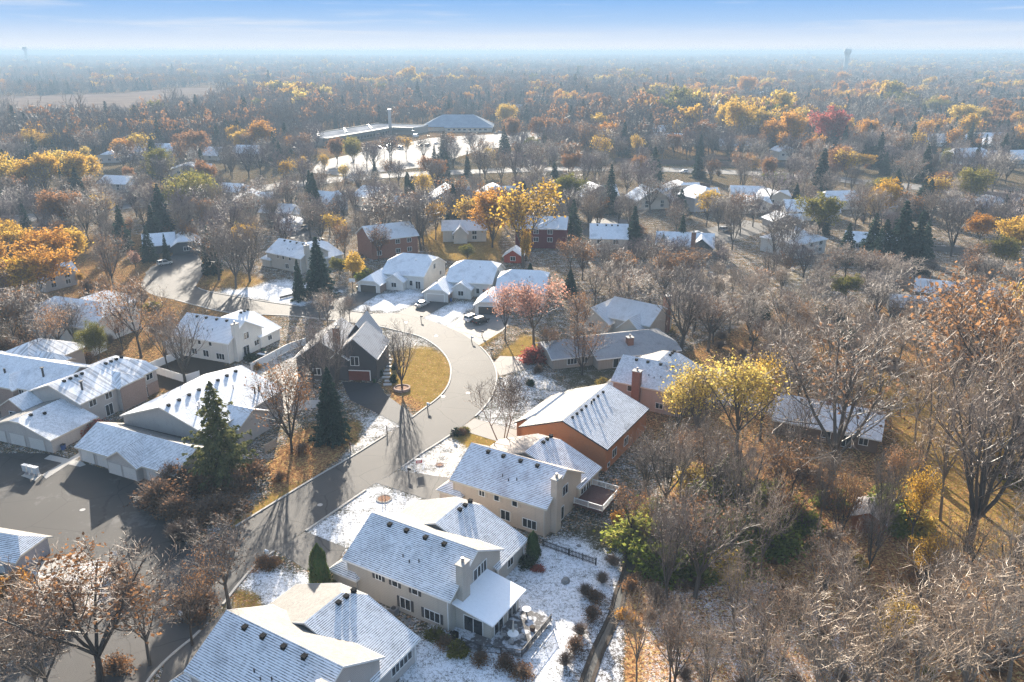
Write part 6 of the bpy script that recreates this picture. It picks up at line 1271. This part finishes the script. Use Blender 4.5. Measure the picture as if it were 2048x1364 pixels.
SH = [('red', 185, 868, 3.2, 1.2, 'bright red shrub between the two garages'), ('orange', 35, 1182, 3.4, 1.0, 'orange shrub by the mauve garage end'), ('orange', 8, 1190, 2.6, 1.0, None), ('yellow', 761, 712, 1.6, 1, 'yellow shrub beside the upper stone steps'), ('yellow', 761, 742, 1.6, 1, 'yellow shrub beside the lower stone steps'), ('dark', 789, 738, 1.5, .9, None), ('dark', 788, 764, 1.9, .8, None), ('dark', 758, 752, 1.4, .8, None), ('orange', 516, 738, 1.4, 1.2, None), ('rust', 602, 905, 2.0, 1.5, 'rust leaved low shrub on the leafy slope'), ('rust', 560, 960, 1.6, 1.4, None), ('yellow', 1205, 770, 1.5, 1.2, 'small yellow shrub by the shaded lawn'),
 ('brown', 320, 1010, 4.2, 1.3, None), ('brown', 355, 1035, 4.0, 1.3, None), ('brown', 400, 990, 4.6, 1.2, None), ('brown', 440, 1030, 3.8, 1.3, None), ('brown', 480, 985, 4.2, 1.2, None), ('brown', 350, 975, 4.0, 1.1, None), ('brown', 400, 1045, 3.2, 1.4, None), ('brown', 500, 960, 3.5, 1.2, None), ('bare', 375, 1075, 3.0, 1.2, None), ('bare', 350, 1080, 2.6, 1.2, None), ('bare', 340, 945, 3.2, 1.0, None),
 ('rust', 525, 1135, 1.6, 1.4, None), ('rust', 545, 1132, 1.5, 1.3, None), ('brown', 375, 1225, 2.4, 1.3, None), ('brown', 395, 1240, 2.2, 1.3, None), ('brown', 410, 1215, 2.2, 1.2, None), ('olive', 660, 1178, 1.6, 1.1, None), ('rust', 670, 1190, 1.4, 1.2, None), ('yellow', 630, 1185, 1.3, 1.1, None), ('rust', 890, 1195 + 95, 1.2, 1.5, None), ('olive', 915, 1305, 1.2, 1.4, None), ('rust', 960, 1325, 1.5, 1.4, None), ('brown', 1010, 1335, 1.6, 1.4, None), ('rust', 1045, 1350, 1.6, 1.3, None), ('olive', 870, 1275, 1.2, 1.3, None), ('dark', 1055, 1130, 1.6, 1.3, None), ('red', 1075, 1140, 1.0, 1.4, None), ('orange', 1236, 1045, 2.0, .8, 'orange shrub at the corner of the white deck'), ('dark', 912, 867, 1.2, 1.6, None), ('olive', 930, 862, 1.0, 1.3, None), ('brown', 922, 868, 1.1, 1.4, None), ('red', 1068, 722, 3.0, 1.5, 'wide dark red clipped shrub beside the concrete pad'), ('dark', 1060, 770, 1.2, 1.3, None), ('brown', 1075, 745, 1.4, 1.1, None),
 ('green', 1300, 1110, 4.1, 1.2, None), ('green', 1270, 1090, 4.6, 1.1, None), ('green', 1330, 1060, 4.8, 1.1, None), ('green', 1390, 1140, 4.1, 1.2, None), ('green', 1440, 1090, 4.6, 1.2, None), ('green', 1500, 1050, 4.6, 1.2, None), ('green', 1410, 1020, 4.3, 1.1, None), ('green', 1550, 1100, 3.7, 1.1, None), ('green', 1480, 1130, 3.4, 1.2, None), ('green', 1350, 1120, 3.7, 1.1, None), ('green', 1540, 1010, 4.3, 1.1, None), ('green', 1790, 1030, 4.6, 1.1, None), ('green', 1770, 1050, 4.1, 1.1, None), ('green', 1662, 1010, 3.7, .9, None), ('olive', 1300, 1060, 3.4, 1.2, None), ('olive', 1460, 1000, 3.6, 1.2, None), ('yellow', 1840, 1060, 3.2, 1.0, None), ('olive', 1990, 800, 4, 1.2, None), ('olive', 2020, 960, 3.4, 1.2, None),
 ('green', 1320, 1150, 4.0, 1.1, None), ('green', 1420, 1070, 4.6, 1.0, None), ('green', 1365, 1085, 4.4, 1.0, None), ('yellow', 1450, 1150, 3.8, 1.1, None), ('green', 1525, 1075, 4.2, 1.0, None), ('yellow', 1385, 985, 4.2, 1.0, None), ('green', 1600, 1060, 3.5, 1.0, None), ('green', 1455, 965, 4.0, 1.0, None), ('rust', 1260, 1180, 1.6, 1.4, None), ('rust', 1300, 1240, 1.4, 1.3, None), ('orange', 1250, 1235, 1.2, 1.3, None), ('brown', 1190, 1200, 1.5, 1.4, None), ('bare', 1170, 1190, 1.5, 1.2, None), ('brown', 1185, 1235, 1.7, 1.3, None), ('bare', 1160, 1270, 1.5, 1.3, None), ('bare', 1205, 1165, 1.4, 1.2, None), ('brown', 1150, 1300, 1.5, 1.3, None), ('bare', 1225, 1130, 1.8, 1.3, None), ('bare', 1130, 1330, 1.5, 1.3, None),
 ('olive', 360, 450, 3, 1.6, None), ('rust', 330, 462, 2.4, 2.0, None), ('green', 735, 555, 3.4, 1.2, None), ('olive', 720, 545, 3.4, 1.2, None), ('green', 1540, 352, 4.1, 1.2, None), ('green', 1560, 362, 3.9, 1.4, None), ('dark', 30, 412, 4, 1.5, None), ('dark', 65, 410, 4, 1.6, None), ('dark', 1960, 600, 4, 1.3, None), ('dark', 1660, 640, 4, 1.4, None), ('dark', 1700, 690, 4.5, 1.0, None), ('brown', 150, 1200, 2.0, 1.3, None), ('rust', 235, 1150, 1.8, 1.4, None), ('brown', 255, 1180, 2.0, 1.4, None), ('bare', 120, 1185, 1.8, 1.3, None), ('rust', 60, 1240, 2.0, 1.5, None), ('brown', 100, 1290, 2.2, 1.4, None), ('bare', 40, 1300, 2.2, 1.3, None), ('rust', 230, 1340, 1.8, 1.6, None), ('bare', 15, 1250, 2, 1.3, None)]
for k, u, v, h, w, lb in SH: pshrub(k, u, v, h, w, lb)
# ------------------------------------------------------------------ planting: the rest, kept off roofs, roads and lots
FOOT = []
for o in list(COL.objects):
    if o.name.split('.')[0] in ('roof', 'deck') and o.parent is not None:
        cs = [o.parent.matrix_basis @ Vector(c) for c in o.bound_box] if o.parent else []
        bb = [Vector(c) for c in o.bound_box]; inv = o.parent.matrix_basis.inverted()
        FOOT.append((inv, min(c.x for c in bb) - .8, max(c.x for c in bb) + .8, min(c.y for c in bb) - .8, max(c.y for c in bb) + .8))
NOGO = [RW + TOPW + LW[::-1]]
NOGO_PX = [[(p[0], p[1]) for p in ZONES[i][0]] for i in (2, 9, 10, 12, 14, 15, 17, 18, 21, 23)] + [[(-200, 905), (107, 900), (165, 920), (350, 970), (345, 1045), (446, 1071), (340, 1133), (235, 1195), (146, 1105), (-200, 1100)], [(620, 325), (640, 300), (760, 285), (860, 262), (1090, 255), (1090, 280), (960, 296), (860, 308), (760, 322)], [(680, 764), (757, 766), (828, 833), (802, 853), (700, 810)], [(1000, 712), (1070, 670), (1160, 800), (1000, 800)], [(1230, 600), (1350, 610), (1350, 670), (1250, 665)], [(330, 500), (420, 490), (420, 600), (280, 600)], [(680, 560), (1010, 560), (1020, 700), (880, 700), (680, 640)], [(-700, 232), (-200, 190), (60, 192), (250, 186), (420, 170), (475, 178), (430, 196), (300, 206), (220, 214), (80, 218), (-150, 236), (-700, 300)], [(200, 740), (620, 690), (620, 830), (530, 830), (480, 900), (120, 960)]]
def pip(x, y, P):
    r = False; n = len(P)
    for i in range(n):
        (x1, y1), (x2, y2) = P[i], P[(i + 1) % n]
        if (y1 > y) != (y2 > y) and x < (x2 - x1) * (y - y1) / (y2 - y1) + x1: r = not r
    return r
def free(x, y, gap, clear=True):
    dd = math.hypot(x, y); keep = y > 235 and rnd.random() < .8
    for inv, a, b, c, d in FOOT:
        p = inv @ Vector((x, y, 0))
        if a < p.x < b and c < p.y < d: return False
        if keep:
            for k in (9, 20):
                p = inv @ Vector((x + x / dd * k, y + y / dd * k, 0))
                if a < p.x < b and c < p.y < d: return False
    if any(pip(x, y, P) for P in NOGO): return False
    u, v = proj(x, y, 0)
    if any(pip(u, v, P) for P in NOGO_PX): return False
    for a, b in zip(HW, HW[1:]):
        if min(a[0], b[0]) - 12 < x < max(a[0], b[0]) + 12:
            dx, dy = b[0] - a[0], b[1] - a[1]; L2 = dx * dx + dy * dy; t = max(0, min(1, ((x - a[0]) * dx + (y - a[1]) * dy) / L2))
            if math.hypot(x - a[0] - t * dx, y - a[1] - t * dy) < 10.5: return False
    return all((x - tx) ** 2 + (y - ty) ** 2 > gap * gap for tx, ty, _ in TREES)
def scatter(poly, n, gap, mixk, h0, h1, w0=.9, w1=1.3, sh=None, limit=None):
    us = [p[0] for p in poly]; vs = [p[1] for p in poly]; W = [at(*p) for p in poly]
    x0, x1 = min(p[0] for p in W), max(p[0] for p in W); y0, y1 = min(p[1] for p in W), max(p[1] for p in W)
    ks = [k for k, c in mixk for _ in range(c)]; got = 0; tries = 0
    while got < n and tries < n * 40:
        tries += 1; x, y = rnd.uniform(x0, x1), rnd.uniform(y0, y1)
        if not pip(x, y, W) or not free(x, y, gap): continue
        k = rnd.choice(ks); got += 1
        if k[0] == 'S': shrub(k[1:], x, y, rnd.uniform(h0, h1), rnd.uniform(w0, w1)); TREES.append((x, y, k))
        else: tree(k, x, y, rnd.uniform(h0, h1), rnd.uniform(w0, w1))
WOOD = [(1255, 1440), (1262, 1180), (1290, 1060), (1420, 900), (1600, 900), (1700, 1040), (1900, 1120), (2200, 1130), (2200, 1440)]
BAND1 = [(-250, 470), (-150, 395), (500, 400), (900, 395), (1400, 395), (2300, 430), (2300, 500), (1300, 470), (600, 540), (100, 480)]
BAND2 = [(-350, 390), (-300, 330), (600, 318), (1200, 310), (2400, 330), (2400, 430), (1400, 385), (400, 392)]
BAND3 = [(-350, 340), (-300, 292), (600, 282), (1200, 280), (2400, 285), (2400, 345), (1200, 315), (600, 322)]
scatter(WOOD, 22, 3.6, [('pale', 6), ('bare', 2), ('half', 1)], 12, 17, .55, .75)
scatter(WOOD, 36, 1.4, [('Spalebare', 3), ('Sbare', 5), ('Srust', 3), ('Sgreen', 2), ('Sbrown', 3), ('Syellow', 1)], 1.2, 3.0, .9, 1.4)
scatter(WOOD, 50, .8, [('Sbare', 5), ('Srust', 4), ('Sbrown', 4), ('Sorange', 1), ('Solive', 1)], .6, 1.5, 1.0, 1.9)
scatter([(1240, 1060), (1300, 1000), (1440, 900), (1600, 900), (1620, 1080), (1450, 1150), (1260, 1140)], 7, 2.6, [('bare', 4), ('purp', 2), ('half', 2)], 8, 12, .7, 1.0)
scatter([(1480, 880), (1560, 700), (2100, 640), (2200, 760), (2100, 850), (1820, 820), (1600, 860)], 30, 4, [('pale', 6), ('bare', 3), ('half', 1)], 9, 14, 1.0, 1.4)
scatter([(1760, 1060), (1800, 800), (2200, 700), (2200, 1130)], 26, 4, [('pale', 4), ('bare', 4), ('half', 1), ('tgold', 1)], 11, 16, .75, 1.0)
scatter([(1150, 610), (1300, 500), (1800, 560), (2100, 560), (2100, 700), (1500, 760), (1400, 690)], 78, 4.6, [('bare', 6), ('half', 3), ('pale', 3), ('purp', 3)], 8, 13, 1.1, 1.5)
scatter([(1400, 640), (1800, 620), (1800, 800), (1500, 800)], 24, 2, [('Sbare', 4), ('Sbrown', 2), ('Srust', 2), ('Solive', 1), ('Sdark', 1)], 1.6, 3, 1, 1.5)
scatter([(-150, 480), (330, 470), (300, 640), (100, 760), (-150, 760)], 26, 5.5, [('bare', 5), ('half', 3), ('purp', 3), ('olive', 1)], 9, 13, 1.0, 1.3)
scatter([(-200, 640), (330, 560), (300, 740), (-100, 760)], 22, 2.5, [('Sbare', 3), ('Sbrown', 3), ('Srust', 1), ('Solive', 1)], 2, 3.6, 1, 1.4)
scatter([(-60, 1260), (60, 1200), (240, 1200), (250, 1240), (60, 1400), (-60, 1400)], 10, 2.4, [('Sbare', 3), ('Sbrown', 3), ('Srust', 2)], 1.4, 2.6, 1, 1.5)
scatter(BAND1, 215, 5, [('bare', 6), ('purp', 6), ('pale', 3), ('half', 2), ('spru', 2), ('olive', 1), ('tgold', 1), ('rust', 1)], 12, 19, .95, 1.25)
scatter(BAND1, 22, 3, [('Sbare', 3), ('Sbrown', 3), ('Solive', 2), ('Srust', 2), ('Sdark', 1)], 1.6, 3.6, 1, 1.7)
scatter(BAND2, 190, 7, [('bare', 8), ('purp', 7), ('half', 2), ('spru', 2), ('tgold', 1), ('tyell', 1), ('rust', 1), ('olive', 1)], 14, 21, .95, 1.25)
scatter(BAND2, 12, 3, [('Sbare', 3), ('Sbrown', 3), ('Solive', 2), ('Srust', 2)], 2, 4, 1, 1.8)
scatter(BAND3, 170, 8, [('bare', 6), ('purp', 6), ('half', 2), ('spru', 2), ('gold', 1), ('toran', 1), ('rust', 1)], 15, 23, .95, 1.25)
describe()

# ------------------------------------------------------------------ the wooded plain beyond: one mass
SRC = bpy.data.collections.new('wood_sources')
srcs = []
def addsrc(kind, k, lm=None):
    tr, cr, H = lib((kind, 'lo', k)); o = bpy.data.objects.new('src%02d' % len(srcs), None)
    me = bpy.data.meshes.new('src'); mats = []
    bmv, bmf, mi = [], [], []
    for m_, off in ((tr, 0), (cr, 0)):
        b = len(bmv); bmv += [tuple(v.co) for v in m_.vertices]; mm = {}
        for i, m in enumerate(m_.materials):
            m2 = lm if (lm is not None and m_ is cr and i == 0) else m
            if m2 not in mats: mats.append(m2)
            mm[i] = mats.index(m2)
        for p in m_.polygons: bmf.append(tuple(b + v for v in p.vertices)); mi.append(mm[p.material_index])
    me.from_pydata(bmv, [], bmf)
    for m in mats: me.materials.append(m)
    me.polygons.foreach_set('material_index', mi); me.update()
    o = bpy.data.objects.new('src%02d' % len(srcs), me); SRC.objects.link(o); srcs.append(o)
for a in [('bare', 0), ('bare', 1), ('bare', 2), ('bare', 3), ('half', 0), ('half', 2), ('leafy', 0, L_gold), ('leafy', 1, L_oran), ('leafy', 2, L_rust), ('leafy', 3, L_yell), ('leafy', 1, L_olive), ('spruce', 0), ('spruce', 1), ('leafy', 0, L_red), ('leafy', 2, L_brown)]: addsrc(*a)
def woods():
    rs = np.random.RandomState(11); P = []
    y = 545.0
    while y < 9500:
        st = 8.6 * (1 + max(0, y - 800) / 1300); half = .70 * y + 60
        n = int(2 * half / st); xs = -half + (np.arange(n) + rs.rand(n)) * 2 * half / n
        P.append(np.stack([xs, y + rs.uniform(-.5, .5, n) * st], 1)); y += st
    P = np.concatenate(P); d = P[:, 1] * CP + CH * SP
    u = 1024 + F * P[:, 0] / d; v = 682 - F * (P[:, 1] * SP - CH * CP) / d
    ok = np.ones(len(P), bool)
    for poly in ([(-700, 232), (-200, 190), (60, 192), (250, 186), (420, 170), (475, 178), (450, 218), (300, 238), (220, 247), (80, 252), (-150, 268), (-700, 330)], [(600, 330), (640, 292), (760, 280), (860, 256), (1095, 254), (1095, 300), (960, 318), (860, 334), (760, 346), (640, 350)], [(630, 340), (640, 268), (830, 250), (990, 250), (990, 285), (830, 320)]): ok &= ~inpoly(u, v, poly)
    for f in FAR:                                   # leave the sight line to the far roofs a little open
        x, yy = at(f[0], f[1]); w = f[3] / 2 + 3
        ok &= ~((np.abs(P[:, 0] - x * P[:, 1] / yy) < w) & (P[:, 1] > yy - 34) & (P[:, 1] < yy + 16))
    for a, b in zip(HW, HW[1:]): ok &= ~((np.abs(P[:, 0] - (a[0] + b[0]) / 2) < 22) & (np.abs(P[:, 1] - (a[1] + b[1]) / 2) < 16))
    for inv, a, b, c, dd in FOOT:
        m = np.array(inv); q = P @ m[:2, :2].T + m[:2, 3]; ok &= ~((q[:, 0] > a - 2) & (q[:, 0] < b + 2) & (q[:, 1] > c - 2) & (q[:, 1] < dd + 2))
    for tx, ty, _ in TREES:
        if ty > 540: ok &= (P[:, 0] - tx) ** 2 + (P[:, 1] - ty) ** 2 > 36
    P = P[ok]; n = len(P)
    X_, Y_ = P[:, 0], P[:, 1]
    p1 = np.sin(X_ * .014 + 1.5 * np.sin(Y_ * .006 + X_ * .003)) * np.sin(Y_ * .008 + 1.6 * np.sin(X_ * .008)) + .55 * np.sin(X_ * .047 + 2.1 * np.sin(Y_ * .013)) * np.cos(Y_ * .027 + X_ * .011)
    p2 = np.sin(X_ * .009 + 2.2 * np.sin(Y_ * .004)) * np.cos(Y_ * .007 + 1.4 * np.sin(X_ * .006))
    side = np.clip(X_ / (Y_ * .6), -1, 1); bias = .02 + .42 * np.clip(side - .2, 0, 1) + .18 * np.clip(-side - .3, 0, 1) * (Y_ < 1000)
    col = np.where(p1 > .72 - bias * 1.0, .5, .018) * np.where(Y_ > 1500, .65, 1.0)
    r = rs.rand(n); tid = rs.choice([0, 1, 2, 3, 0, 1, 2, 3, 4, 5], n)
    c = r < col; warm = np.where(p2 > 0, 0, 1); ch = np.where(warm == 1, rs.choice([7, 7, 6, 8, 4], n), rs.choice([6, 9, 6, 10, 14], n)); tid[c] = ch[c]
    e = (rs.rand(n) < np.where(p2 + .5 * p1 < -.55, .35, .025)); tid[e] = rs.choice([11, 12], e.sum())
    sc = 1.55 * rs.uniform(.55, 1.2, n) * (1.05 + .3 * p2) * (1 + .1 * np.clip((Y_ - 2500) / 5000, 0, 1)); sc[rs.rand(n) < .03] *= 1.4; rot = rs.rand(n) * 6.283
    me = bpy.data.meshes.new('far_woods'); me.vertices.add(n)
    me.vertices.foreach_set('co', np.stack([P[:, 0], P[:, 1], hill(P[:, 0], P[:, 1])], 1).astype(np.float32).reshape(-1))
    for nm, ty, val in (('tid', 'INT', tid.astype(np.int32)), ('tsc', 'FLOAT', sc.astype(np.float32)), ('trot', 'FLOAT', rot.astype(np.float32))):
        a = me.attributes.new(nm, ty, 'POINT'); a.data.foreach_set('value', val)
    o = struct(link('far_woods', me), 'stuff')
    g = bpy.data.node_groups.new('woods', 'GeometryNodeTree'); g.interface.new_socket('Geometry', in_out='INPUT', socket_type='NodeSocketGeometry'); g.interface.new_socket('Geometry', in_out='OUTPUT', socket_type='NodeSocketGeometry')
    N = g.nodes; I = N.new('NodeGroupInput'); O = N.new('NodeGroupOutput'); ip = N.new('GeometryNodeInstanceOnPoints'); ci = N.new('GeometryNodeCollectionInfo')
    ci.inputs['Collection'].default_value = SRC; ci.inputs['Separate Children'].default_value = True; ci.inputs['Reset Children'].default_value = True
    def attr(nm, ty): q = N.new('GeometryNodeInputNamedAttribute'); q.data_type = ty; q.inputs['Name'].default_value = nm; return q.outputs[0]
    cx = N.new('ShaderNodeCombineXYZ'); L = g.links.new
    L(I.outputs[0], ip.inputs['Points']); L(ci.outputs[0], ip.inputs['Instance']); ip.inputs['Pick Instance'].default_value = True
    L(attr('tid', 'INT'), ip.inputs['Instance Index']); L(attr('trot', 'FLOAT'), cx.inputs[2]); L(cx.outputs[0], ip.inputs['Rotation']); L(attr('tsc', 'FLOAT'), ip.inputs['Scale']); L(ip.outputs[0], O.inputs[0])
    md = o.modifiers.new('woods', 'NODES'); md.node_group = g
    print('far woods', n)
woods()

# ------------------------------------------------------------------ air, sky, sun
b = MB(); b.box(-9990, 9990, -170, 13400, -3, 78)
hz = NT('haze_air'); hz.t.links.new(hz.n('ShaderNodeVolumePrincipled', {'Color': HAZE_C, 'Density': HAZE_D, 'Anisotropy': .1}).outputs[0], hz.out.inputs['Volume'])
struct(build('haze', b, hz.m), 'stuff')
w = bpy.data.worlds.new('World'); SC.world = w; w.use_nodes = True; t = w.node_tree; t.nodes.clear()
out = t.nodes.new('ShaderNodeOutputWorld'); bg = t.nodes.new('ShaderNodeBackground'); sky = t.nodes.new('ShaderNodeTexSky')
sky.sky_type = 'NISHITA'; sky.sun_disc = False; sky.sun_elevation = SUN_EL; sky.sun_rotation = SUN_AZ; sky.altitude = 300; sky.air_density = 1.0; sky.dust_density = 2.2; sky.ozone_density = 1.0
tc = t.nodes.new('ShaderNodeTexCoord'); sp = t.nodes.new('ShaderNodeSeparateXYZ'); t.links.new(tc.outputs['Generated'], sp.inputs[0])
ramp = t.nodes.new('ShaderNodeValToRGB'); cr = ramp.color_ramp
for p_, c_ in SKYRAMP:
    e = cr.elements.new(p_); e.color = (*[x * SKYK for x in c_], 1)
cr.elements.remove(cr.elements[0]); cr.elements.remove(cr.elements[-1])
mr = t.nodes.new('ShaderNodeMapRange'); mr.inputs['From Min'].default_value = -.01; mr.inputs['From Max'].default_value = .15; t.links.new(sp.outputs[2], mr.inputs[0]); t.links.new(mr.outputs[0], ramp.inputs[0])
# thin cirrus, long streaks near the horizon
mp = t.nodes.new('ShaderNodeMapping'); mp.inputs['Scale'].default_value = (2.2, 2.2, 42); mp.inputs['Rotation'].default_value = (R(1.2), R(-1.5), 0); t.links.new(tc.outputs['Generated'], mp.inputs[0])
nz = t.nodes.new('ShaderNodeTexNoise'); nz.inputs['Scale'].default_value = 1.7; nz.inputs['Detail'].default_value = 7; nz.inputs['Roughness'].default_value = .58; nz.inputs['Distortion'].default_value = .3; t.links.new(mp.outputs[0], nz.inputs['Vector'])
cm = t.nodes.new('ShaderNodeMapRange'); cm.interpolation_type = 'SMOOTHSTEP'; cm.inputs['From Min'].default_value = .47; cm.inputs['From Max'].default_value = .74; cm.inputs['To Max'].default_value = .7; t.links.new(nz.outputs[0], cm.inputs[0])
cx = t.nodes.new('ShaderNodeMix'); cx.data_type = 'RGBA'; t.links.new(cm.outputs[0], cx.inputs[0]); t.links.new(ramp.outputs[0], cx.inputs[6]); cx.inputs[7].default_value = tuple(x * SKYK for x in (.80, .86, .95)) + (1,)
hi = t.nodes.new('ShaderNodeMapRange'); hi.interpolation_type = 'SMOOTHSTEP'; hi.inputs['From Min'].default_value = .09; hi.inputs['From Max'].default_value = .22; t.links.new(sp.outputs[2], hi.inputs[0])
fx = t.nodes.new('ShaderNodeMix'); fx.data_type = 'RGBA'; t.links.new(hi.outputs[0], fx.inputs[0]); t.links.new(cx.outputs[2], fx.inputs[6]); t.links.new(sky.outputs[0], fx.inputs[7])
t.links.new(fx.outputs[2], bg.inputs[0]); bg.inputs[1].default_value = SKY_S; t.links.new(bg.outputs[0], out.inputs[0])
sl = bpy.data.lights.new('sun', 'SUN'); sl.energy = SUN_S; sl.angle = R(.53); sl.color = (1.0, .90, .76)
so = bpy.data.objects.new('sun', sl); COL.objects.link(so); so.rotation_euler = SUND.to_track_quat('Z', 'Y').to_euler(); so.location = SUND * 300
SC.view_settings.view_transform = 'Standard'; SC.view_settings.look = 'None'; SC.view_settings.exposure = EXPO; SC.view_settings.gamma = 1
SC.render.engine = 'CYCLES'; C = SC.cycles; C.max_bounces = 5; C.diffuse_bounces = 2; C.glossy_bounces = 2; C.transmission_bounces = 2; C.transparent_max_bounces = 4; C.volume_bounces = 0; C.use_denoising = True; C.denoiser = 'OPENIMAGEDENOISE'; C.denoising_prefilter = 'NONE'; C.denoising_input_passes = 'RGB_ALBEDO_NORMAL'; C.sample_clamp_indirect = 4.0
C.use_adaptive_sampling = True; C.adaptive_threshold = .02
